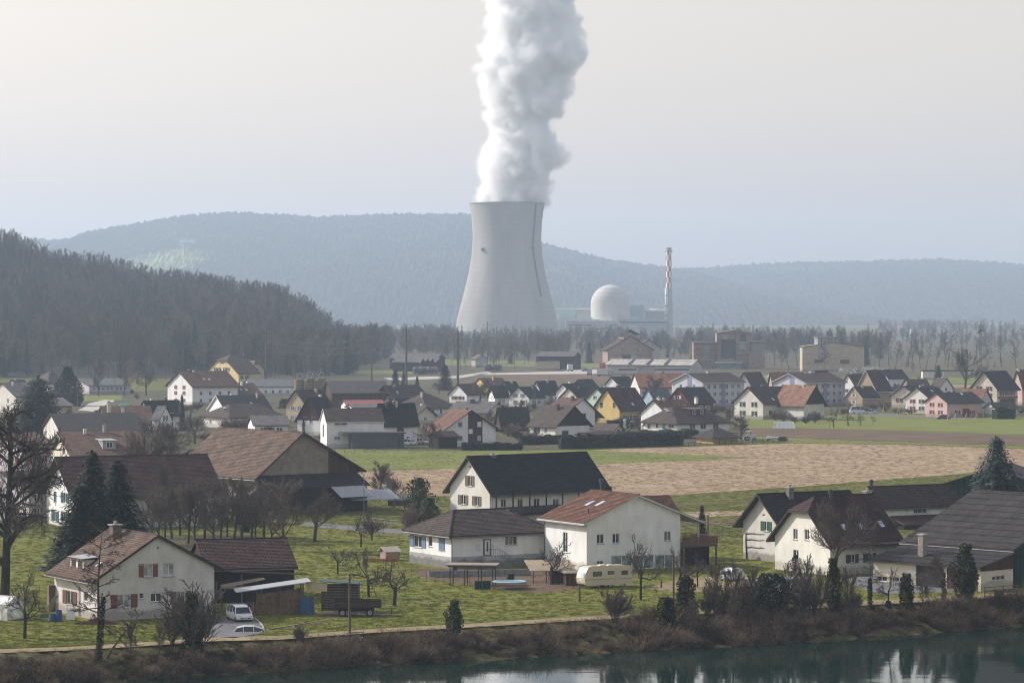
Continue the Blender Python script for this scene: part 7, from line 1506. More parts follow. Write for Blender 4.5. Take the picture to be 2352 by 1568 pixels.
def car(name, label, loc, rot, paintm, L=4.3, Wd=1.8, Ht=1.6, kind='mpv', group=None):
    """nose towards +x; side profile swept across with tumblehome"""
    o = thing(name, label, 'car' if kind != 'van' else 'van', loc, rot, group); h = L / 2
    bonnet = {'mpv': .30, 'hatch': .27, 'saloon': .29, 'van': .16}[kind]; z1 = Ht * (.56 if kind != 'van' else .5)
    # stations x, sill z, belt z, roof z (None: no cabin), half width
    st = [(-h, .45, z1 * .9, None, .86), (-h * .96, .28, z1, None, .94), (-h * .80, .22, z1 * 1.03, Ht * (.90 if kind in ('mpv', 'van') else .8), 1.0), (-h * .35, .2, z1, Ht, 1.0), (h * .15, .2, z1 * .99, Ht * .99, 1.0), (h * (.62 - bonnet * .5), .2, z1 * .97, Ht * .88 if kind != 'saloon' else Ht * .82, 1.0), (h * (1 - bonnet * 1.15), .2, z1 * .94, None, .99), (h * .9, .24, z1 * .8, None, .93), (h, .35, z1 * .62, None, .8)]
    if kind == 'saloon': st[2] = (-h * .72, .22, z1 * 1.02, None, 1.0); st[3] = (-h * .4, .2, z1, Ht * .95, 1.0)
    w = Wd / 2; b = MB(); ring = []
    for x, zs_, zb, zr_, k in st:
        ring.append([Vector((x, -w*k, zb)), Vector((x, -w*k*1.0, (zs_ + zb) / 2)), Vector((x, -w*k*.94, zs_)), Vector((x, w*k*.94, zs_)), Vector((x, w*k*1.0, (zs_ + zb) / 2)), Vector((x, w*k, zb))])
    for r0, r1 in zip(ring, ring[1:]):
        for i in range(5): b.face([r0[i], r0[i+1], r1[i+1], r1[i]])
        b.face([r0[5], r0[0], r1[0], r1[5]])
    b.face(ring[0]); b.face(ring[-1][::-1]); body = b.build('body', paintm, o, smooth=False, weld=True)
    bv = body.modifiers.new('soft', 'BEVEL'); bv.width = .05; bv.segments = 2; bv.limit_method = 'ANGLE'; bv.angle_limit = radians(25)
    cab = [s for s in st if s[3]]; tw_ = .80
    g = MB(); rf_ = MB(); i0 = st.index(cab[0]); i1 = st.index(cab[-1]); pre, post = st[i0 - 1], st[i1 + 1]
    top = [(s[0], w * s[4] * tw_, s[3]) for s in cab]; bot = [(s[0], w * s[4] * .97, s[2] - .01) for s in cab]
    for sg in (-1, 1):
        for j in range(len(cab) - 1): g.face([(bot[j][0], sg*bot[j][1], bot[j][2]), (bot[j+1][0], sg*bot[j+1][1], bot[j+1][2]), (top[j+1][0], sg*top[j+1][1], top[j+1][2]), (top[j][0], sg*top[j][1], top[j][2])])
        g.face([(pre[0], sg*w*pre[4]*.94, pre[2] - .01), (bot[0][0], sg*bot[0][1], bot[0][2]), (top[0][0], sg*top[0][1], top[0][2])]); g.face([(post[0], sg*w*post[4]*.94, post[2] - .01), (bot[-1][0], sg*bot[-1][1], bot[-1][2]), (top[-1][0], sg*top[-1][1], top[-1][2])])
    g.face([(pre[0], -w*pre[4]*.94, pre[2]-.01), (pre[0], w*pre[4]*.94, pre[2]-.01), (top[0][0], top[0][1], top[0][2]), (top[0][0], -top[0][1], top[0][2])]); g.face([(post[0], -w*post[4]*.94, post[2]-.01), (post[0], w*post[4]*.94, post[2]-.01), (top[-1][0], top[-1][1], top[-1][2]), (top[-1][0], -top[-1][1], top[-1][2])]); g.build('windows', CGL, o)
    for j in range(len(cab) - 1): rf_.face([(top[j][0], -top[j][1], top[j][2]), (top[j+1][0], -top[j+1][1], top[j+1][2]), (top[j+1][0], top[j+1][1], top[j+1][2]), (top[j][0], top[j][1], top[j][2])]); rf_.face([(top[j][0], -top[j][1]*.9, top[j][2]+.05), (top[j+1][0], -top[j+1][1]*.9, top[j+1][2]+.05), (top[j+1][0], top[j+1][1]*.9, top[j+1][2]+.05), (top[j][0], top[j][1]*.9, top[j][2]+.05)])
    for sg in (-1, 1):
        for j in range(len(cab) - 1): rf_.face([(top[j][0], sg*top[j][1], top[j][2]), (top[j+1][0], sg*top[j+1][1], top[j+1][2]), (top[j+1][0], sg*top[j+1][1]*.9, top[j+1][2]+.05), (top[j][0], sg*top[j][1]*.9, top[j][2]+.05)])
        for q, tq in ((post, top[-1]), (pre, top[0])): rf_.beam((q[0], sg*w*q[4]*.94, q[2]), (tq[0], sg*tq[1], tq[2]), .08)
        for j in range(1, len(cab) - 1): rf_.beam((bot[j][0], sg*bot[j][1], bot[j][2]), (top[j][0], sg*top[j][1], top[j][2]), .07)
    rf_.build('car_roof', paintm, o)
    for sg in (-1, 1):
        m_ = MB(); m_.box(h*.93, sg*w*.5, z1*.60, h*.985, sg*w*.82, z1*.76); m_.build('headlight', LAMP, o); m_ = MB(); m_.box(-h*.99, sg*w*.62, z1*.7, -h*.93, sg*w*.88, z1*.98); m_.build('tail_light', TAILR, o); m_ = MB(); m_.box(h*.42, sg*w*1.0, z1*.98, h*.5, sg*w*1.16, z1*1.16); m_.build('mirror', paintm, o)
        for x in (-h*.6, h*.62): wheel(o, x, sg * (w - .11), .31)
    m_ = MB(); m_.box(h*.97, -w*.6, .35, h*1.005, w*.6, z1*.5); m_.build('grille', BLK, o); m_ = MB(); m_.box(h*1.0, -.26, .42, h*1.012, .26, .54); m_.build('number_plate', mat('plate_white', (.6, .6, .58), .5, .05), o)
    return o
WHITEC = paint('white_paint', (.72, .73, .74)); BLUEC = paint('dark_blue_paint', (.03, .05, .10)); GREYC = paint('grey_paint', (.2, .2, .21))
car('car', 'white people carrier parked nose-out beside the firewood shelter', P(550, 1424), radians(-68), WHITEC, 4.4, 1.85, 1.65)
car('car', 'white car half hidden behind the bank edge on the driveway', P(566, 1469, -.9), radians(185), WHITEC, 4.2, 1.75, 1.45, 'hatch')
car('car', 'white estate car under trees beside the garden wall', P(1682, 1332), radians(62), WHITEC, 4.5, 1.8, 1.5, 'hatch')
car('car', 'white car parked right of the dark annex', P(938, 1022), radians(-30), WHITEC, 4.2, 1.8, 1.5, 'hatch'); car('car', 'second white car behind the leafless tree right of the annex', P(966, 1019), radians(-35), WHITEC, 4.2, 1.8, 1.5, 'hatch')
car('car', 'dark blue car in front of the pink house', P(2167, 963), radians(178), BLUEC, 4.3, 1.75, 1.45, 'saloon'); car('van', 'white minibus parked at the village lane', P(1972, 950), radians(4), WHITEC, 5.6, 2.0, 2.5, 'van'); car('car', 'white car parked right of the minibus', P(1998, 950), radians(10), WHITEC, 4.2, 1.8, 1.45, 'hatch')
car('car', 'small dark car on the far gravel yard', P(1345, 853), radians(10), GREYC, 4.3, 1.8, 1.5, 'hatch')
# caravan
def caravan():
    o = thing('caravan', 'cream touring caravan parked on the lawn in front of the tall white house', 'caravan', P(1345, 1352), radians(28.0)); L, Wd, z0, z1 = 6.3, 2.2, .45, 2.55; CRM = paint('cream_caravan', (.56, .50, .37), .4)
    prof = [(0, .75), (.12, z0), (L, z0), (L + .05, .9), (L, 2.2), (L - .35, 2.55), (1.0, 2.6), (.45, 2.45), (.1, 1.85), (-.05, 1.2)]
    b = MB(); n = len(prof); b.idx([(x, 0, z) for x, z in prof] + [(x, Wd, z) for x, z in prof], [tuple(range(n)), tuple(range(2*n-1, n-1, -1))] + [(i, (i+1) % n, n + (i+1) % n, n + i) for i in range(n)]); bd = b.build('body', CRM, o); m = bd.modifiers.new('soft', 'BEVEL'); m.width = .07; m.segments = 3
    for x0, x1, za, zb in ((1.0, 2.2, 1.45, 2.0), (3.0, 3.9, 1.6, 2.0), (4.9, 5.8, 1.5, 2.0)):
        b = MB(); b.box(x0, -.03, za, x1, .02, zb, 0); b.box(x0 + .06, -.04, za + .06, x1 - .06, -.02, zb - .06, 1); b.build('caravan_window', [BLK, glass('caravan_glass', (.05, .07, .06), .1)], o)
    b = MB(); b.idx([(-.07, .25, 1.25), (-.07, Wd - .25, 1.25), (.06, Wd - .25, 1.88), (.06, .25, 1.88)], [(0, 1, 2, 3)]); b.idx([(-.09, .25, 1.25), (-.09, Wd - .25, 1.25), (.04, Wd - .25, 1.88), (.04, .25, 1.88)], [(0, 1, 2, 3)]); b.build('front_window', glass('pale_glass', (.35, .37, .38), .2), o)
    b = MB(); b.box(4.05, -.02, .6, 4.75, .02, 2.3); b.build('door', paint('cream_door', (.52, .46, .34), .4), o)
    b = MB(); b.box(-.0, -.012, 1.02, L, .01, 1.12); b.build('stripe', mat('brown_stripe', (.30, .24, .15), .6, .1), o)
    b = MB(); b.box(2.4, .7, 2.6, 3.1, 1.4, 2.72); b.build('roof_hatch', FRAME, o)
    b = MB(); b.box(3.6, .8, 2.58, 4.1, 1.3, 2.7); b.build('roof_hatch', FRAME, o)
    b = MB(); b.beam((.2, .5, .5), (-1.1, 1.1, .5), .08); b.beam((.2, 1.7, .5), (-1.1, 1.1, .5), .08); b.tube([(-1.0, 1.1, .5), (-1.0, 1.1, 0)], .05, 8); b.build('drawbar', BLK, o)
    for y in (.12, Wd - .12): wheel(o, 3.4, y if y > 1 else y, .33)
    b = MB(); b.box(-.06, .7, .95, -.02, 1.4, 1.08); b.build('number_plate', MATS['plate_white'], o)
caravan()
# trampoline
o = thing('trampoline', 'round trampoline with light blue edge pad on thin legs', 'trampoline', P(1170, 1352)); b = MB(); b.lathe([(0, .88), (1.62, .90)], 28); b.build('mat', mat('trampoline_mat', (.22, .25, .28), .7), o); b = MB(); b.lathe([(1.62, .9), (1.65, .96), (2.02, .94), (2.02, .88), (1.62, .88)], 28); b.build('edge_pad', mat('light_blue_pad', (.22, .50, .62), .6, .15), o)
for i in range(6): a = i * pi / 3 + .3; b = MB(); b.tube([(1.9*cos(a), 1.9*sin(a), .88), (1.95*cos(a), 1.95*sin(a), 0)], .03, 6); b.build('leg', METAL, o)
# pergola frame with flat roof, chicken run
o = thing('pergola', 'open post-and-beam shelter with thin flat roof behind the bungalow garden', 'shelter', P(1034, 1345), radians(-6)); WD = mat('weathered_wood', (.13, .10, .075), .9, .3, 4); PX = [0, 2.1, 4.2]
zz = 2.45; b = MB(); b.box(-.5, -.3, zz, 5.6, 3.4, zz + .1); b.build('roof', mat('grey_boards', (.28, .24, .19), .9, .25, 3), o)
for i in range(4):
    for y in (0, 3.0): b = MB(); b.box(i*1.7 - .06, y - .06, 0, i*1.7 + .06, y + .06, zz - .003); b.build('post', WD, o)
for y in (0, 3.0): b = MB(); b.beam((-.3, y, zz - .1), (5.4, y, zz - .1), .1, .16); b.build('beam', WD, o)
o = thing('ladder', 'short wooden ladder leaning in the open shelter', 'ladder', P(1068, 1340)); b = MB(); b.beam((0, 0, 0), (.25, .3, 1.9), .05); b.beam((.5, 0, 0), (.6, .3, 1.9), .05)
for i in range(6): k = (i + .5) / 6; b.beam((.25*k, .3*k, 1.9*k), (.5 + .1*k, .3*k, 1.9*k), .035)
b.build('rails', mat('grey_boards', (.28, .24, .19)), o)
o = thing('chicken_coop', 'low wooden hutch with slanted tan roof behind the leafless fruit tree', 'hutch', P(1225, 1340), radians(12)); b = MB(); b.slab = None
b.idx([(-.4, -.4, 1.5), (5.2, -.4, 1.5), (5.2, 3.4, 2.5), (-.4, 3.4, 2.5), (-.4, -.4, 1.6), (5.2, -.4, 1.6), (5.2, 3.4, 2.6), (-.4, 3.4, 2.6)], [(0,3,2,1),(4,5,6,7),(0,1,5,4),(1,2,6,5),(2,3,7,6),(3,0,4,7)]); b.build('roof', mat('tan_sheet', (.36, .29, .20), .85, .25, 2), o)
b = MB(); b.box(2.4, 0, 0, 4.8, 2.6, 1.75); b.build('box', BROWNT, o)
for x in (0, 1.6, 3.3, 4.9): b = MB(); b.box(x - .05, -.1, 0, x + .05, 0, 1.55); b.build('post', WD, o)
o = thing('shed', 'little grey shed with pale roof between hutch and caravan', 'shed', P(1300, 1345), radians(12)); b = MB(); b.box(0, 0, 0, 2.4, 1.6, 1.5); b.build('wall', BROWNT, o); b = MB(); b.box(-.2, -.25, 1.5, 2.6, 1.9, 1.66); b.build('roof', mat('pale_roof_sheet', (.5, .45, .38), .8, .2, 2), o)
o = thing('green_netting', 'dark green net fence panel beside the trampoline', 'fence', P(1090, 1354), radians(6)); b = MB(); b.box(0, -.02, .05, 1.9, .02, 1.05); b.build('net', mat('green_net', (.02, .05, .04), .9), o)
for i in range(3): b = MB(); b.tube([(i*.92 + .03, 0, 0), (i*.92 + .03, 0, 1.2)], .03, 6); b.build('post', METAL, o)
# garden wall, posts with wire
o = thing('garden_wall', 'low grey garden wall below the bungalow', 'wall', P(985, 1326), radians(14)); b = MB(); b.box(0, 0, 0, 13, .25, .8); b.build('wall', mat('grey_concrete', (.25, .25, .25), .9, .3, 2), o)
o = thing('garden_wall', 'white garden wall with grey coping half under dark ivy', 'wall', P(1712, 1404), radians(50)); b = MB(); b.box(0, 0, 0, 5.5, .3, 2.6); b.build('wall', WALL['white'], o); b = MB(); b.box(-.05, -.08, 2.6, 5.55, .38, 2.72); b.build('coping', SILL, o)
o = thing('flat_roof_hut', 'low flat-roofed hut behind the white garden wall', 'hut', P(1745, 1385), radians(22)); b = MB(); b.box(0, 0, 0, 6.5, 3, 2.5); b.build('wall', WALL['grey'], o); b = MB(); b.box(-.25, -.25, 2.5, 6.75, 3.25, 2.65); b.build('roof', mat('grey_concrete', (.25, .25, .25)), o)
def post_fence(label, pts, hgt=1.1, rails=(.5, 1.0), pr=.05, m=WD, step=2.4, name='fence'):
    o = thing(name, label, 'fence', pts[0])
    for a, c in zip(pts, pts[1:]):
        d = c - a; n = max(1, int(d.length / step))
        for i in range(n + (1 if c is pts[-1] else 0)): q = a + d * (i / n) - pts[0]; b = MB(); b.tube([(q.x, q.y, 0), (q.x, q.y, hgt)], pr, 6); b.build('post', m, o)
        for z in rails: b = MB(); p, q = a - pts[0], c - pts[0]; b.beam((p.x, p.y, z), (q.x, q.y, z), .05, .07); b.build('rail', m, o)
    return o
post_fence('grey rail fence beside the road', [P(840, 1204), P(905, 1210), P(975, 1216)], 1.1, (.6, 1.05), m=mat('grey_rail', (.3, .29, .28)))
post_fence('thin wire fence on leaning posts along the kitchen garden', [P(900, 1316), P(960, 1332), P(1040, 1347)], 1.3, (.7,), .03); post_fence('post and wire fence across the small meadow right of the balcony house', [P(1625, 1262), P(1660, 1235), P(1740, 1222)], 1.5, (.8, 1.3), .04)
post_fence('fence of thin posts before the right end lean-to', [P(2262, 1375), P(2305, 1371), P(2352, 1368)], 1.4, (.9, 1.3), .06); post_fence('dark picket fence behind the small garden hut', [P(800, 1283), P(870, 1281), P(940, 1288)], 1.0, (.4, .85), .04, DARKM, 1.0)
post_fence('wooden plank fence at the foot of the brown-roofed bungalow hedge', [P(1566, 1027), P(1610, 1024), P(1680, 1020), P(1752, 1018), P(1810, 1014)], 1.2, (.4, .8, 1.1), .07, m=TIMBER)
post_fence('pale field edge wall rail below the modern house', [P(745, 1040), P(860, 1038), P(990, 1036)], .9, (.45,), .08, m=mat('grey_concrete', (.25, .25, .25)))
# posts
for x, yb, yt, lab in ((803, 1455, 1318, 'tall wooden pole by the riverside path'), (1547, 1420, 1282, 'tall wooden pole among the bank bushes'), (1626, 1262, 1183, 'dark wooden pole right of the slim spruce'), (1331, 1382, 1340, 'short dark post on the lawn below the caravan'), (1519, 1100 + 250, 1330, 'thin white post beside the leafless pear tree')):
    p = P(x, yb); o = thing('pole', lab, 'pole', p); b = MB(); b.tube([(0, 0, -.3), (0, 0, (yb - yt) / F * p.y)], [.13, .10], 8); b.build('shaft', WD, o); b = MB(); b.tube([(0, 0, (yb - yt) / F * p.y), (0, 0, (yb - yt) / F * p.y + .06)], .12, 8); b.build('pole_cap', METAL, o)
def lamp(label, x, yb, yt, arm=.9, side=-1, D=None, r=.07, head=.5, group=None, double=False):
    p = P(x, yb) if D is None else Vector(((x - CX) / F * D, D, 0)); hgt = H - (yt - YH) / F * p.y; o = thing('street_lamp', label, 'street lamp', p, 0, group); b = MB(); b.tube([(0, 0, 0), (0, 0, hgt * .96), (side*arm*.3, 0, hgt), (side*arm, 0, hgt)] if arm else [(0, 0, 0), (0, 0, hgt)], [r, r*.7, r*.6, r*.5] if arm else [r, r*.6], 8); b.build('mast', METAL, o)
    for sg in ((-1, 1) if double else (side,)): b = MB(); b.box(sg*arm - head/2, -.14, hgt - .06, sg*arm + head/2, .14, hgt + .08); b.build('lamp_head', mat('lamp_housing', (.55, .55, .55), .5, .1), o)
    return o
lamp('tall street lamp beside the leafless trees at the road', 836, 1222, 1086, .7, -1)
for i, (x, yt) in enumerate(((591, 868), (530, 0))): pass
lamp('curved street lamp beside the dense evergreen', 178, 940, 898, 1.6, 1, r=.1); lamp('street lamp rising between village roofs at the yellow gable', 1229, 935, 886, .0, 1, head=.9); lamp('street lamp in front of the cream gable with square chimney', 1188, 985, 932, .9, -1); lamp('street lamp behind the pale yellow house', 2079, 955, 876, .6, 1, r=.09); lamp('street lamp on the wide brown hip roof side', 976, 968, 925, .6, -1)
lamp('floodlight mast with twin heads in the park', 266, 905, 833, .8, 1, r=.14, double=True); lamp('floodlight mast at the left edge of the park', 128, 905, 846, .9, 1, r=.14, double=True); lamp('slim lamp mast beside the timber shed', 899, 930, 878, .5, -1)
# boundary stakes: wooden profile frames
for i, (x, yb, yt, dx) in enumerate(((2066, 953, 929, -8), (2098, 953, 924, 9), (2140, 962, 951, -12), (2180, 966, 948, -6), (2195, 966, 948, -6), (2221, 962, 948, -8), (2244, 966, 950, -8), (2030, 948, 925, 12))):
    p = P(x, yb); hgt = (yb - yt) / F * p.y; q = dx / F * p.y; o = thing('marking_frame', 'light wooden building-profile frame of leaning battens in the meadow by the lane', 'marking frame', p, 0, 'building-profile frames by the lane'); PW_ = mat('fresh_batten', (.52, .40, .24), .8, .15)
    for a, c in (((0, 0, 0), (0, 0, hgt)), ((q, -.5, 0), (0, 0, hgt * .95)), ((-q * .2, .6, 0), (0, 0, hgt * .7))): b = MB(); b.beam(a, c, .10); b.build('batten', PW_, o)
# woodshed and stores beside the old barn
o = thing('firewood_shelter', 'lean-to shelter with bright metal roof over stacked firewood', 'shelter', P(592, 1412), radians(10)); dW = 5.0
zl_, zh_ = 2.55, 3.55; b = MB(); b.idx([(-2.4, -.7, zl_ - .05), (dW + .7, -.7, zh_), (dW + .7, 2.6, zh_ + .1), (-2.4, 2.6, zl_ + .05), (-2.4, -.7, zl_ + .03), (dW + .7, -.7, zh_ + .08), (dW + .7, 2.6, zh_ + .18), (-2.4, 2.6, zl_ + .13)], [(0,3,2,1),(4,5,6,7),(0,1,5,4),(1,2,6,5),(2,3,7,6),(3,0,4,7)]); b.build('roof', ROOF['metal'], o)
for x in (-.1, 2.4, 4.9):
    for y in (-.15, 2.2): b = MB(); b.box(x - .07, y - .07, 0, x + .07, y + .07, zl_ - .1 + (x + 2.4) * .118); b.build('post', WD, o)
LOG = mat('log_ends', (.27, .19, .12), .9, .5, 9); r = random.Random(8); lg = MB()
o2 = thing('firewood_stack', 'wall of split firewood stacked under the bright metal roof', 'firewood', P(592, 1412) + Vector((0, .25, 0)), radians(10)); z = .08
while z < 2.75:
    x = .05
    while x < 4.8:
        rr_ = r.uniform(.05, .085)
        if z < 2.2 + x * .12: lg.tube([(x, r.uniform(-.08, .05), z), (x, .9, z)], rr_, 6)
        x += rr_ * 1.9
    z += .125
q = lg.build('logs', LOG, o2); q['kind'] = 'stuff'
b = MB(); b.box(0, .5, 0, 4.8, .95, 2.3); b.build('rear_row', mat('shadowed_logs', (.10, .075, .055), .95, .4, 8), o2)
o = thing('slatted_store', 'open slatted store of grey pallets behind the farm trailer', 'store', P(741, 1405), radians(8)); SLW = mat('pallet_wood', (.17, .14, .12), .9, .35, 4); b = MB(); b.box(0, -.02, 0, 1.28, .02, .09); sme = b.mesh('slat', SLW)
for pnl in range(3):
    for i in range(17): link('slat', sme, o, (pnl * 1.36, 0, .12 + i * .175))
for x in (-.04, 1.32, 2.68, 4.02): b = MB(); b.box(x - .05, .03, 0, x + .05, .13, 3.25); b.build('post', WD, o)
b = MB(); b.idx([(-.3, -.5, 3.35), (4.4, -.5, 2.95), (4.4, 2.2, 3.0), (-.3, 2.2, 3.4), (-.3, -.5, 3.43), (4.4, -.5, 3.03), (4.4, 2.2, 3.08), (-.3, 2.2, 3.48)], [(0,3,2,1),(4,5,6,7),(0,1,5,4),(1,2,6,5),(2,3,7,6),(3,0,4,7)]); b.build('roof', mat('green_tarp_roof', (.07, .10, .10), .8, .2), o); b = MB(); b.box(0, 1.9, 0, 4.1, 2.0, 2.9); b.build('rear_wall', TIMBER, o)
o = thing('yellow_board', 'pale yellow board hung under the eave left of the slatted store', 'board', P(701, 1409) + Vector((0, -.4, 0)), radians(6)); b = MB(); b.idx([(0, 0, 3.55), (.35, -.05, 2.45), (2.4, -.05, 2.45), (2.4, 0, 3.35), (0, .05, 3.6), (.35, .02, 2.45), (2.4, .02, 2.45), (2.4, .05, 3.4)], [(0,1,2,3),(7,6,5,4),(0,4,5,1),(1,5,6,2),(2,6,7,3),(3,7,4,0)]); b.build('panel', mat('pale_yellow_board', (.50, .44, .26), .8, .15), o)
b = MB(); b.beam((0, 0, 3.5), (2.4, 0, 3.35), .06); b.build('batten', WD, o)
o = thing('blue_doors', 'blue board doors between firewood and slatted store', 'door', P(690, 1412), radians(6)); b = MB(); b.box(0, 0, 0, .85, .05, 1.95); b.build('door_leaf', mat('blue_boards', (.03, .10, .20), .7, .2), o); b = MB(); b.box(.88, 0, 0, 1.5, .05, 1.9); b.build('door_leaf', MATS['blue_boards'], o)
o = thing('tarp_shelter', 'rough lean-to of old rails and canvas in front of the old barn', 'shelter', P(512, 1398), radians(14)); b = MB(); r = random.Random(3)
for i in range(6): b.beam((r.uniform(-.1, .1), i * .35, 2.3 + .04 * i), (4.8, i * .35 + .4, 3.1 + r.uniform(0, .12)), .13, .09)
b.build('roof_rails', mat('grey_boards', (.28, .24, .19)), o); b = MB(); b.box(.3, -.05, 2.2, 4.6, 1.9, 2.28); b.build('canvas', mat('brown_canvas', (.25, .17, .09), .9, .3, 3), o)
for x in (.1, 2.4, 4.6): b = MB(); b.box(x - .06, 1.8, 0, x + .06, 1.92, 3.6 if x == 2.4 else 2.4); b.build('post', WD, o)
b = MB(); b.beam((1.2, 1.9, 3.95), (9.8, 2.4, 3.45), .16); b.build('long_beam', WD, o)
# farm trailer
o = thing('farm_trailer', 'old wooden four-wheeled farm trailer with drawbar', 'trailer', P(766, 1416), radians(4)); L = 5.1; TW = planks('trailer_boards', (.075, .055, .045), .14, 2); b = MB(); b.box(0, 0, .95, L, 2.1, 1.05); b.build('bed', TW, o)
for i in range(4):
    z = 1.06 + i * .17; b = MB(); b.box(0, -.03, z, L, .0, z + .155); b.build('plank', TW, o); b = MB(); b.box(0, 2.1, z, L, 2.13, z + .155); b.build('plank', TW, o); b = MB(); b.box(-.03, 0, z, 0, 2.1, z + .155); b.build('plank', TW, o); b = MB(); b.box(L, 0, z, L + .03, 2.1, z + .155); b.build('plank', TW, o)
for x in (0, 1.7, 3.4, L): b = MB(); b.box(x - .05, -.09, .9, x + .05, -.035, 1.78); b.build('stake', DARKM, o)
for x in (.95, 3.9):
    for y in (.15, 1.95): wheel(o, x, y, .42, .22)
b = MB(); b.box(.5, .9, .55, 4.4, 1.2, .92); b.beam((L, 1.0, .75), (L + 1.6, 1.0, .75), .09); b.tube([(L + 1.2, 1.0, .75), (L + 1.2, 1.0, 0)], .05, 6); b.build('chassis', BLK, o)
o = thing('red_can', 'small red can hung at the trailer corner', 'can', P(756, 1398) + Vector((0, -.2, .9))); b = MB(); b.tube([(0, 0, 0), (0, 0, .55)], .22, 12); b.build('can', RED, o); b = MB(); b.tube([(0, 0, .55), (.1, 0, .7), (.2, 0, .55)], .03, 6); b.build('handle', BLK, o)
# yard clutter
def barrel(label, x, yb, m, hgt=.95, r=.3):
    o = thing('barrel', label, 'barrel', P(x, yb)); b = MB(); b.lathe([(0, 0), (r*.92, 0), (r, hgt*.15), (r*1.03, hgt*.33), (r, hgt*.36), (r*1.03, hgt*.64), (r, hgt*.67), (r*.93, hgt), (0, hgt)], 18); b.build('drum', m, o, smooth=True); b = MB(); b.lathe([(0, hgt), (r*.8, hgt + .02), (r*.8, hgt + .05), (0, hgt + .05)], 18); b.build('lid', BLK, o)
BLUEP = mat('blue_plastic', (.02, .07, .30), .4, .1); barrel('bright blue plastic barrel beside the nearest house', 135, 1427, BLUEP, 1.2, .36); barrel('dull blue tub left of the bright blue barrel', 121, 1427, mat('dull_blue', (.05, .09, .16), .6), .8, .42); barrel('rain barrel in dark green under the bungalow downpipe', 1044, 1310, mat('dark_green_plastic', (.04, .05, .045), .6), 1.0, .34); barrel('red gas bottle by the firewood shelter', 578, 1414, mat('faded_red', (.28, .06, .04), .6), 1.0, .24); barrel('black composter behind the trampoline', 1172, 1338, BLK, 1.1, .5); barrel('blue barrel behind the white people carrier', 572, 1407, BLUEP, .9, .3)
o = thing('planter_box', 'long green planter box at the corner of the nearest house', 'planter', P(92, 1419), radians(8)); b = MB(); b.box(0, 0, 0, 1.3, .5, .42); b.build('trough', mat('green_box', (.10, .19, .14), .7), o); b = MB(); b.box(.06, .06, .38, 1.24, .44, .45); b.build('soil', SOIL, o)
o = thing('white_panel', 'white board leaning on the nearest house behind the barrels', 'board', P(152, 1424)); b = MB(); b.box(0, 0, 0, .9, .06, 1.3); q = b.build('sheet', FRAME, o); q.rotation_euler = (radians(-14), 0, 0); b = MB(); b.box(0, -.03, 0, .9, -.005, .06); b.build('edge', WD, o)
o = thing('bean_poles', 'bundle of garden poles leaning on the nearest house', 'poles', P(112, 1412)); 
for i in range(7): b = MB(); b.tube([(-.9 + i*.16, -.6, 0), (.7 + i*.05, .5, 2.1)], .03, 6); b.build('cane', mat('cane', (.24, .24, .13), .9), o)
o = thing('brick_heap', 'low heap of brown bricks and leaves along the nearest house', 'heap', P(205, 1432)); r = random.Random(2); b = MB()
for _ in range(220): x, y = r.uniform(-1.6, 3), r.uniform(-.9, .5); b.box(x, y, 0, x + .25, y + .12, .1 + r.random() * .6 * max(0, 1 - abs(x - .7) / 2.4))
q = b.build('bricks', mat('heap_brick', (.14, .085, .06), .95, .5, 4), o); q['kind'] = 'stuff'
b = MB(); b.box(-1.2, -.6, 0, 2.4, .4, .2); b.build('base', BANK, o)
# glasshouse at the left edge
o = thing('greenhouse', 'small glasshouse with white frame at the left edge', 'greenhouse', P(52, 1420), radians(150)); gl = glass('greenhouse_glass', (.40, .42, .40), .15); b = MB(); L, Wd, e, rg_ = 4.6, 2.6, 1.7, 2.5
pl = [[(0,0,0),(L,0,0),(L,0,e),(0,0,e)], [(0,Wd,0),(L,Wd,0),(L,Wd,e),(0,Wd,e)], [(0,0,e),(L,0,e),(L,Wd/2,rg_),(0,Wd/2,rg_)], [(0,Wd,e),(L,Wd,e),(L,Wd/2,rg_),(0,Wd/2,rg_)]]
for q in pl:
    for i in range(6):
        u0, u1 = i/6, (i+1)/6; f = lambda k, a: tuple(q[a][j] + (q[a^1][j] - q[a][j]) * k for j in range(3)); A, Bq = Vector(q[0]), Vector(q[1]); Cc, Dd = Vector(q[2]), Vector(q[3]); b = MB(); s4 = [A.lerp(Bq, u0 + .005), A.lerp(Bq, u1 - .005), Dd.lerp(Cc, u1 - .005), Dd.lerp(Cc, u0 + .005)]; n_ = (s4[1]-s4[0]).cross(s4[3]-s4[0]).normalized() * .006
        b.idx([v - n_ for v in s4] + [v + n_ for v in s4], [(0,3,2,1),(4,5,6,7),(0,1,5,4),(1,2,6,5),(2,3,7,6),(3,0,4,7)]); b.build('pane', gl, o)
for x in (0, L): b = MB(); b.idx([(x, 0, 0), (x, Wd, 0), (x, Wd, e), (x, Wd/2, rg_), (x, 0, e), (x + .012, 0, 0), (x + .012, Wd, 0), (x + .012, Wd, e), (x + .012, Wd/2, rg_), (x + .012, 0, e)], [(0,1,2,3,4),(9,8,7,6,5),(0,5,6,1),(1,6,7,2),(2,7,8,3),(3,8,9,4),(4,9,5,0)]); b.build('end_pane', gl, o)
b = MB()
for i in range(7): x = L*i/6; b.beam((x,0,0),(x,0,e),.05); b.beam((x,Wd,0),(x,Wd,e),.05); b.beam((x,0,e),(x,Wd/2,rg_),.05); b.beam((x,Wd,e),(x,Wd/2,rg_),.05)
for y, z in ((0, e), (Wd, e), (Wd/2, rg_)): b.beam((0,y,z),(L,y,z),.06)
b.build('frame', FRAME, o)
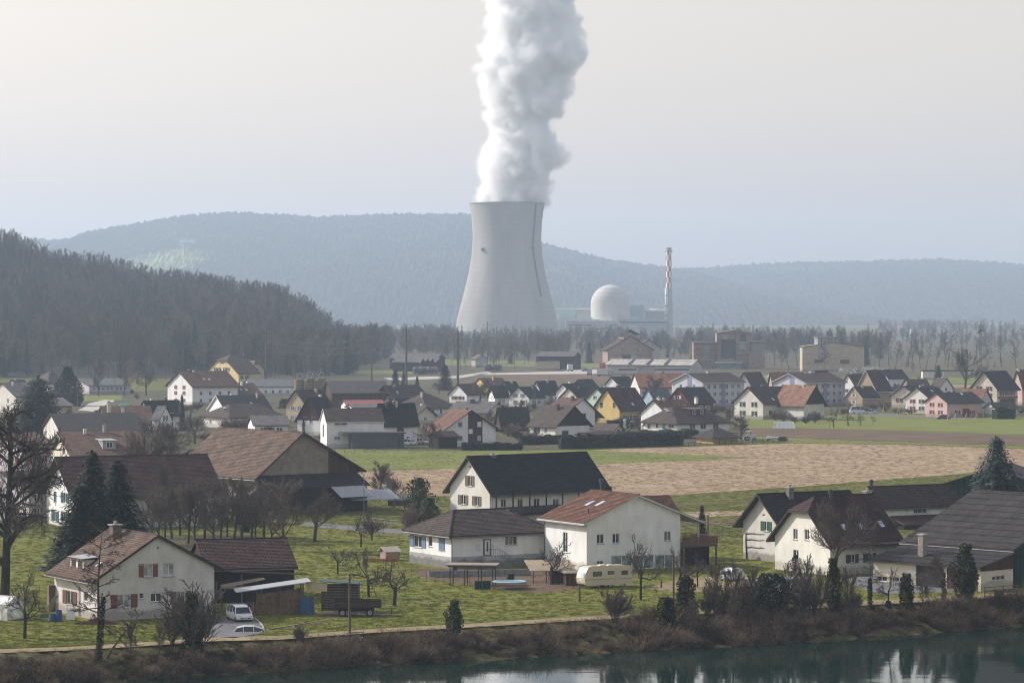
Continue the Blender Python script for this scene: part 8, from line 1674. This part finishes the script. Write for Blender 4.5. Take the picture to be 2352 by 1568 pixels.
# polytunnel
o = thing('greenhouse', 'long low translucent garden frame at the field edge', 'cold frame', P(1775, 983), radians(-4)); b = MB(); L = 6.2; b.idx([(0,-1.4,0),(L,-1.4,0),(L-.6,0,1.9),(.6,0,1.9),(L,1.4,0),(0,1.4,0)], [(0,1,2,3),(4,5,3,2),(1,4,2),(5,0,3)]); b.build('sheet', mat('pale_sheet', (.52, .56, .54), .5, .08, 3), o); b = MB()
for i in range(6): k = i/5; b.beam((L*k, -1.42, 0), (.6 + (L-1.2)*k, -.02, 1.93), .07)
b.build('frame', FRAME, o)
# garden hut with pale roof
o = thing('garden_hut', 'tiny pinkish garden hut with pale roof left of the bungalow', 'hut', P(886, 1288), radians(28)); b = MB(); b.box(0, 0, 0, 1.9, 1.7, 1.2); b.build('wall', mat('pinkish_boards', (.33, .22, .18), .9, .2), o); b = MB()
for sg in (0, 1): b.idx([(-.3, -.25 if sg == 0 else 1.95, 1.15), (2.2, -.25 if sg == 0 else 1.95, 1.15), (2.2, .85, 1.75), (-.3, .85, 1.75), (-.3, -.25 if sg == 0 else 1.95, 1.23), (2.2, -.25 if sg == 0 else 1.95, 1.23), (2.2, .85, 1.83), (-.3, .85, 1.83)], [(0,3,2,1),(4,5,6,7),(0,1,5,4),(1,2,6,5),(2,3,7,6),(3,0,4,7)])
b.build('roof', mat('pale_roof_sheet', (.5, .45, .38)), o)
o = thing('brick_pile', 'low stack of orange bricks beside the garden hut', 'bricks', P(838, 1290)); r = random.Random(6); b = MB(); b.box(-.06, -.1, 0, .17, .0, .08); bme = b.mesh('brick', mat('orange_brick', (.30, .11, .06), .9, .25, 3))
for i in range(16):
    for j in range(5): link('brick', bme, o, (i*.27, r.uniform(-.05, .05), j*.09), r.uniform(-.1, .1))
# sculptures, covered tractor, scrap
for i, (x, yb, w, hh2_) in enumerate(((1435, 983, .9, 2.6), (1449, 983, 1.5, 2.2))):
    o = thing('sculpture', ('tall white abstract stone beside the hedge', 'white heart-like abstract sculpture right of the tall white stone')[i], 'sculpture', P(x, yb)); b = MB(); bm_ = [(0, 0), (w*.5, .1), (w*.62, hh2_*.35), (w*.38, hh2_*.62), (w*.5, hh2_*.82), (w*.3, hh2_*.97), (0, hh2_)]; b.lathe(bm_, 14); q = b.build('stone', mat('white_stone', (.66, .66, .66), .7, .1), o, smooth=True); q.rotation_euler = (0, radians(18 * i), 0); q.scale = (1, .6, 1); b = MB(); b.box(-.5, -.4, 0, .5, .4, .15); b.build('plinth', SILL, o)
o = thing('covered_tractor', 'tractor under a grey cover at the field edge', 'tractor', P(1722, 1012)); b = MB(); b.box(-.9, -.7, .6, 1.6, .7, 1.6); b.build('engine_cover', mat('grey_sheet', (.5, .5, .5), .7, .1), o); b = MB(); b.box(-1.0, -.7, 2.3, .3, .7, 2.4); b.build('canopy', FRAME, o)
for x, y in ((-.9, -.6), (.2, -.6), (-.9, .6), (.2, .6)): b = MB(); b.box(x - .04, y - .04, 1.6, x + .04, y + .04, 2.299); b.build('canopy_post', BLK, o)
for x, r_ in ((-.7, .6), (1.2, .4)):
    for y in (-.85, .85): wheel(o, x, y, r_, .3)
o = thing('flat_trailer', 'low trailer with white load right of the covered tractor', 'trailer', P(1758, 1012)); b = MB(); b.box(0, -.9, .5, 4.4, .9, .62); b.build('bed', WD, o); b = MB(); b.idx([(.3, -.7, .63), (3.9, -.7, .63), (3.9, .7, .63), (.3, .7, .63), (.6, -.5, 1.2), (3.4, -.5, 1.0), (3.4, .5, 1.0), (.6, .5, 1.2)], [(0,3,2,1),(4,5,6,7),(0,1,5,4),(1,2,6,5),(2,3,7,6),(3,0,4,7)]); b.build('load', FRAME, o)
for x in (.8, 3.5): wheel(o, x, -.8, .3, .2); wheel(o, x, .8, .3, .2)
o = thing('log_pile', 'dark pile of logs at the end of the field edge fence', 'log pile', P(1788, 1013)); b = MB(); r = random.Random(1)
for i in range(26): b.tube([(r.uniform(0, .3), -.9, .15 + (i % 4) * .27), (r.uniform(0, .3) + i*.08, .9, .15 + (i % 4) * .27)], .16, 6)
q = b.build('logs', mat('dark_logs', (.05, .04, .035)), o); q['kind'] = 'stuff'; b = MB(); b.box(0, -.9, 0, 2.2, .9, .05); b.build('bearer', WD, o)
o = thing('scrap_heap', 'heap of bent metal and wire hoops right of the huge brown barn', 'scrap heap', P(905, 1160)); b = MB(); r = random.Random(14)
for i in range(40): a = Vector((r.uniform(-1, 4), r.uniform(-1, 1), r.uniform(0, .6))); pts_ = [a + Vector((cos(t_/4)*1.0, r.uniform(-.1, .1), sin(t_/4)*1.5)) for t_ in range(0, 13, 2)]; b.tube(pts_, .035, 4, cap=False)
q = b.build('hoops', mat('galvanised', (.35, .36, .37), .5, .2, 3, 0, .5), o); q['kind'] = 'stuff'; b = MB(); b.box(-1, -1, 0, 3.5, 1, .9); b.build('scrap', mat('dark_scrap', (.06, .055, .05), .9, .4, 2), o)
o = thing('boat_wagon', 'bright canvas-covered wagon under the thin trees beside the barn', 'wagon', P(872, 1140)); b = MB(); b.idx([(0, 0, 1.0), (2.6, 0, .8), (2.6, 1.6, .8), (0, 1.6, 1.0), (.4, .8, 2.2), (2.2, .8, 1.7)], [(0,1,5,4),(2,3,4,5),(1,2,5),(3,0,4),(0,3,2,1)]); b.build('canvas', mat('white_canvas', (.62, .62, .62), .7, .1), o)
for x in (.4, 2.1): wheel(o, x, .1, .4, .2); wheel(o, x, 1.5, .4, .2)
o = thing('green_tarpaulin', 'bright mint tarpaulin over a low stack beside the village road', 'tarpaulin', P(284, 934)); b = MB(); r = random.Random(5); b.idx([(-2, -1, 0), (2.2, -1, 0), (2.2, 1, 0), (-2, 1, 0), (-1.6, -.7, 1.2), (1.5, -.7, 1.35), (1.6, .7, 1.3), (-1.5, .7, 1.1)], [(4,5,6,7),(0,1,5,4),(1,2,6,5),(2,3,7,6),(3,0,4,7)]); b.build('tarp', mat('mint_tarp', (.20, .62, .45), .6, .1, 2), o); b = MB(); b.box(-2.2, -1.1, 0, 2.4, -1.0, .1); b.build('pallet', WD, o)
# steps down the bank
o = thing('bank_stairs', 'narrow old steps leading down the bank to the water', 'stairs', P(800, 1456)); b = MB()
for i in range(11):
    p = onbank(808 + i * 5.2, .05 + i * .088) - o.location; q = MB(); q.box(p.x - .65, p.y - .18, p.z - .1, p.x + .65, p.y + .18, p.z + .14); q.build('step', mat('old_step', (.24, .22, .19), .9, .3, 3), o)
o = thing('bench', 'weathered bench at the top of the bank stairs', 'bench', P(800, 1462)); b = MB(); b.box(0, 0, .42, 1.6, .35, .48); b.build('seat', WD, o)
for x in (.15, 1.4): b = MB(); b.box(x, .05, 0, x + .08, .3, .419); b.build('leg', WD, o)
# silos
o = None
for i, (x, wpx, yt) in enumerate(((687, 22, 871), (711, 23, 869), (736, 24, 869))):
    D = 1075; p = Vector(((x - CX) / F * D, D, 0)); R_ = wpx / 2 / F * D; zt_ = H - (yt - YH) / F * D; o = thing('silo', ('left', 'middle', 'right')[i] + ' green-brown cylindrical silo of the three behind the ochre house', 'silo', p, 0, 'three silos'); b = MB(); b.lathe([(R_, 0), (R_, zt_ - .3), (R_ * .96, zt_), (0, zt_ + .25)], 24); b.build('shell', mat('mossy_silo', (.22, .20, .10), .85, .3, 1), o, smooth=True); b = MB()
    for z in range(1, int(zt_)): b.lathe([(R_, z), (R_ + .06, z + .05), (R_, z + .12)], 24)
    b.build('hoops', DARKM, o)
    b = MB(); q = -.6; b.tube([(q, -R_*.6, zt_ - 5), (q, -R_*.6, zt_ + 1.2), (q + .7, -R_*.3, zt_ + 2.2), (q + 1.6, 0, zt_ + 1.8), (q + 1.9, 0, zt_ + .2)], .16, 8); b.build('filling_pipe', mat('galvanised', (.35, .36, .37)), o)
    b = MB()
    for k in range(8): a = k * pi / 4; b.beam((R_*cos(a), R_*sin(a), zt_), (R_*cos(a), R_*sin(a), zt_ + 1.1), .05); b.beam((R_*cos(a), R_*sin(a), zt_ + 1.1), (R_*cos(a + pi/4), R_*sin(a + pi/4), zt_ + 1.1), .05)
    b.build('guard_rail', DARKM, o)
# tank wagons, lorries, flat rail things
def tank(label, x, yb, n=1):
    o = thing('tank_wagon', label, 'rail wagon', P(x, yb), radians(70)); b = MB(); b.tube([(-5, 0, 2.6), (-4.7, 0, 2.6), (4.7, 0, 2.6), (5, 0, 2.6)], [.7, 1.45, 1.45, .7], 16); b.build('tank', mat('tank_grey', (.13, .12, .12), .6, .25, .6), o, smooth=True); b = MB(); b.box(-5.6, -1.2, .9, 5.6, 1.2, 1.15); b.build('underframe', BLK, o)
    for xx in (-4.2, -2.6, 2.6, 4.2):
        for y in (-.8, .8): wheel(o, xx, y, .46, .14)
for x, lab in ((962, 'first dark rail tank wagon left of the layered cedar'), (975, 'second dark rail tank wagon beside the first'), (993, 'third dark rail tank wagon, apart from the other two')): tank(lab, x, 860)
tank('rusty red rail tank wagon by the tiny orange-roofed house', 1124, 853); tank('dark rail tank wagon right of the rusty red one', 1141, 853)
def lorry(label, x, yb, col, rot):
    o = thing('lorry', label, 'lorry', P(x, yb), rot); b = MB(); b.box(-3.5, -1.25, 1.0, 2.2, 1.25, 3.8); b.build('cargo_box', mat('lorry_box_' + label.split()[0], col, .6, .1), o); b = MB(); b.box(2.4, -1.2, .6, 4.0, 1.2, 2.9); c_ = b.build('cab', mat('cab_' + label.split()[0], vary(col, .7), .5, .1), o); b = MB(); b.box(3.95, -1.05, 1.8, 4.03, 1.05, 2.7); b.build('windscreen', CGL, c_); b = MB(); b.box(-3.5, -1.0, .6, 3.0, 1.0, .99); b.build('chassis', BLK, o)
    for xx in (-2.6, 3.1):
        for y in (-1.1, 1.1): wheel(o, xx, y, .5, .3)
lorry('pale box lorry seen from behind in front of the storage barn', 1309, 853, (.45, .46, .47), radians(95)); lorry('grey box lorry on the gravel beside the warehouse', 1354, 862, (.4, .41, .43), radians(88)); lorry('red lorry at the left end of the warehouse', 1384, 849, (.35, .06, .05), radians(80)); lorry('white lorry parked against the warehouse wall', 1388, 864, (.5, .52, .54), radians(-10))
# power line poles
def pylon(label, x, D, yt, arms, r0=.45, r1=.22, lit=.0):
    p = Vector(((x - CX) / F * D, D, 0)); hgt = H - (yt - YH) / F * D; o = thing('power_pole', label, 'power pole', p, 0, 'power line poles on the plain'); b = MB(); b.tube([(0, 0, 0), (0, 0, hgt)], [r0, r1], 10); b.build('mast', PYM, o); ends = []
    for y, half in arms:
        z = H - (y - YH) / F * D; w = half / F * D; b = MB(); b.beam((-w, 0, z), (w, 0, z), .28, .22); b.build('crossarm', PYM, o)
        for sg in (-1, 1): b = MB(); b.tube([(sg*w*.95, 0, z - .1), (sg*w*.95, 0, z - 1.3)], .12, 6); b.build('insulator', BLK, o); ends.append(p + Vector((sg*w*.95, 0, z - 1.3)))
    return ends
PYM = mat('pole_steel', (.10, .105, .11), .7, .2, .5)
e1 = pylon('thick tapered power pole with three short arms, left of the shed', 933, 1250, 750, ((758, 7), (770.5, 10), (783, 7)), .62, .3)
e2 = pylon('thick tapered power pole with three arms behind the layered cedar', 1051.5, 1250, 758, ((766.5, 9), (779.5, 11), (792, 8)), .62, .3)
e3 = pylon('thin power pole with three arms between the two thick poles', 1005, 1900, 764, ((766, 5), (777.5, 8), (789, 5)), .4, .2); e4 = pylon('thin power pole right behind the second thick pole', 1066, 1900, 765, ((768, 5), (778, 6), (788, 6), (801, 5)), .4, .2)
e5 = pylon('tall lattice-thin power pole with wide low arm in front of the tower', 1119.5, 1900, 739, ((745, 9), (754, 15)), .38, .18); e6 = pylon('slim pole with white sleeve in front of the tower base', 1166, 2000, 756, ((757, 4), (765, 4)), .3, .18); e7 = pylon('power pole before the wooded hill with three arms', 853.5, 1300, 764, ((767, 6), (781, 9), (795, 6)), .45, .25); e8 = pylon('power pole in front of the dark hillside', 611, 1350, 750, ((764, 9), (774, 13), (787, 9)), .45, .25)
for x, yt in ((1010, 835), (1038, 830), (1058, 826), (1070, 838), (1140, 835), (1182, 800), (1236, 785)): 
    D = 1700; p = Vector(((x - CX) / F * D, D, 0)); o = thing('railway_mast', 'thin dark railway mast on the plain', 'mast', p, 0, 'railway masts'); b = MB(); hgt = max(6, H - (yt - YH) / F * D); b.tube([(0, 0, 0), (0, 0, hgt)], .16, 6); b.build('mast', PYM, o); b = MB(); b.beam((0, 0, hgt * .9), (2.2, 0, hgt * .95), .12); b.build('bracket', PYM, o)
def wires(label, ea, eb, sag=4):
    o = thing('power_line', label, 'power line', ea[0])
    for a, c in zip(ea, eb):
        b = MB(); a, c = a - ea[0], c - ea[0]; b.tube([a.lerp(c, i/12) - Vector((0, 0, sag * 4 * (i/12) * (1 - i/12))) for i in range(13)], .02, 4, cap=False); b.build('wire', mat('wire_aluminium', (.16, .16, .17), .5, .1), o)
wires('sagging wires between the left thick pole and the thin pole', e1, e3); wires('sagging wires from the hillside pole to the left thick pole', e7, e1, 3); wires('sagging wires from the second thick pole to the pole behind', e2, e4[:6]); wires('sagging wires along the dark hillside', e8, e7, 3)
# radio mast
D = 1450; p = Vector(((2252 - CX) / F * D, D, 0)); o = thing('radio_mast', 'dark lattice radio mast with antennas at its tip beside the round bare tree', 'mast', p); hgt = H - (738 - YH) / F * D; zs_ = H - (762 - YH) / F * D; b = MB()
for k in range(3):
    a = 2*pi*k/3; b.tube([(.62*cos(a), .62*sin(a), 0), (.5*cos(a), .5*sin(a), zs_)], .09, 6)
n = int(zs_ / .9)
for i in range(n):
    z = i * .9
    for k in range(3): a, c_ = 2*pi*k/3, 2*pi*(k+1)/3; b.beam((.6*cos(a), .6*sin(a), z), (.6*cos(c_), .6*sin(c_), z + .9), .06); b.beam((.6*cos(a), .6*sin(a), z), (.6*cos(c_), .6*sin(c_), z), .06)
b.build('lattice', PYM, o); b = MB(); b.tube([(0, 0, zs_), (0, 0, hgt)], [.25, .05], 8); b.build('spike', PYM, o); b = MB(); b.lathe([(.5, zs_), (1.0, zs_ + .5), (1.0, zs_ + 1.0), (.5, zs_ + 1.2)], 12); b.build('platform', PYM, o)
for k in range(3): a = k * 2.1; b = MB(); b.box(.9*cos(a) - .2, .9*sin(a) - .2, zs_ + 1, .9*cos(a) + .2, .9*sin(a) + .2, zs_ + 3); b.build('antenna', mat('antenna_grey', (.22, .23, .24)), o)
for k in range(2): b = MB(); b.tube([(1.2 - 2.2*k, -.4, zs_ + .6 - k), (1.2 - 2.2*k, -.8, zs_ + .6 - k)], .6, 14); b.build('dish', MATS['antenna_grey'], o)
# flock of white birds over the roofs
b = MB(); r = random.Random(31)
for _ in range(150):
    u = r.random(); px = 1925 + 105 * u; py = 849 + r.gauss(0, 2.2) + 2 * sin(u * 6); D = 1150 + r.uniform(-30, 30); c = PD(px, py, D); a = r.uniform(0, 6.28); d = Vector((cos(a), sin(a), 0)); s_ = Vector((-sin(a), cos(a), 0)); up = r.uniform(-.2, .5)
    b.face([c + d*.25, c + s_*.12, c - d*.3, c - s_*.12]); b.face([c + d*.12, c + s_*.75 + Vector((0, 0, up)), c - d*.15]); b.face([c + d*.12, c - s_*.75 + Vector((0, 0, up)), c - d*.15])
o = b.build('bird_flock', mat('white_feathers', (.75, .75, .75), .8, .05)); o['kind'] = 'stuff'
# far plant gallery crane bridge and pale buildings in the haze
o = thing('weir_building', 'pale blue weir bridge with control cabin far off in the haze', 'weir', xy(1980, 3300) + (0,)); d = o.location
for nm, a0, a1, y0, y1 in (('bridge_deck', 1934, 2078, 778, 785), ('cabin', 2080, 2101, 772, 784), ('cabin_roof', 2078, 2103, 768, 771.5), ('pier', 1996, 2002, 785, 830), ('pier', 2072, 2078, 785, 830), ('mast', 2093, 2095, 756, 768)):
    b = MB(); D = 3300; b.box(xy(a0, D)[0] - d.x, 0, H - (y1 - YH)/F*D, xy(a1, D)[0] - d.x, 8, H - (y0 - YH)/F*D); b.build(nm, MATS['turquoise_panel'], o)
o = thing('flat_building', 'small pale flat building beyond the right meadow', 'building', P(2120, 872)); b = MB(); b.box(0, 0, 0, 10, 6, 4); b.build('wall', WALL['grey'], o); b = MB(); b.box(-.4, -.4, 4, 24, 6.4, 4.5); b.build('roof', TIMBER, o)
o = thing('farm_building', 'long white-walled farm building high on the far hill', 'farm building', PD(430, 556, 7900)); b = MB(); b.box(-18, -6, -14, 18, 6, 6); b.build('wall', WALL['white'], o); b = MB(); b.idx([(-20, -8, 6), (20, -8, 6), (20, 0, 11), (-20, 0, 11), (20, 8, 6), (-20, 8, 6)], [(0,1,2,3),(3,2,4,5)]); b.build('roof', ROOF['orange'], o)
# driveway kerb and wash line
o = thing('kerb', 'curved pale kerb edging the driveway lawn', 'kerb', P(573, 1415)); pts_ = [P(x, y) - o.location for x, y in ((573, 1415), (590, 1424), (602, 1436), (606, 1444), (600, 1452))]; b = MB()
for a, c in zip(pts_, pts_[1:]): b.beam((a.x, a.y, .06), (c.x, c.y, .06), .14, .14)
b.build('kerbstone', SILL, o)
o = thing('power_cable', 'thin overhead cable crossing in front of the half-hipped house', 'cable', PD(1580, 1185, 440)); b = MB(); a = Vector((0, 0, 0)); c = PD(2080, 1245, 372) - o.location; b.tube([a.lerp(c, i/14) - Vector((0, 0, 1.2 * 4 * (i/14) * (1 - i/14))) for i in range(15)], .022, 4, cap=False); b.build('wire', mat('wire_aluminium', (.35, .36, .37)), o)
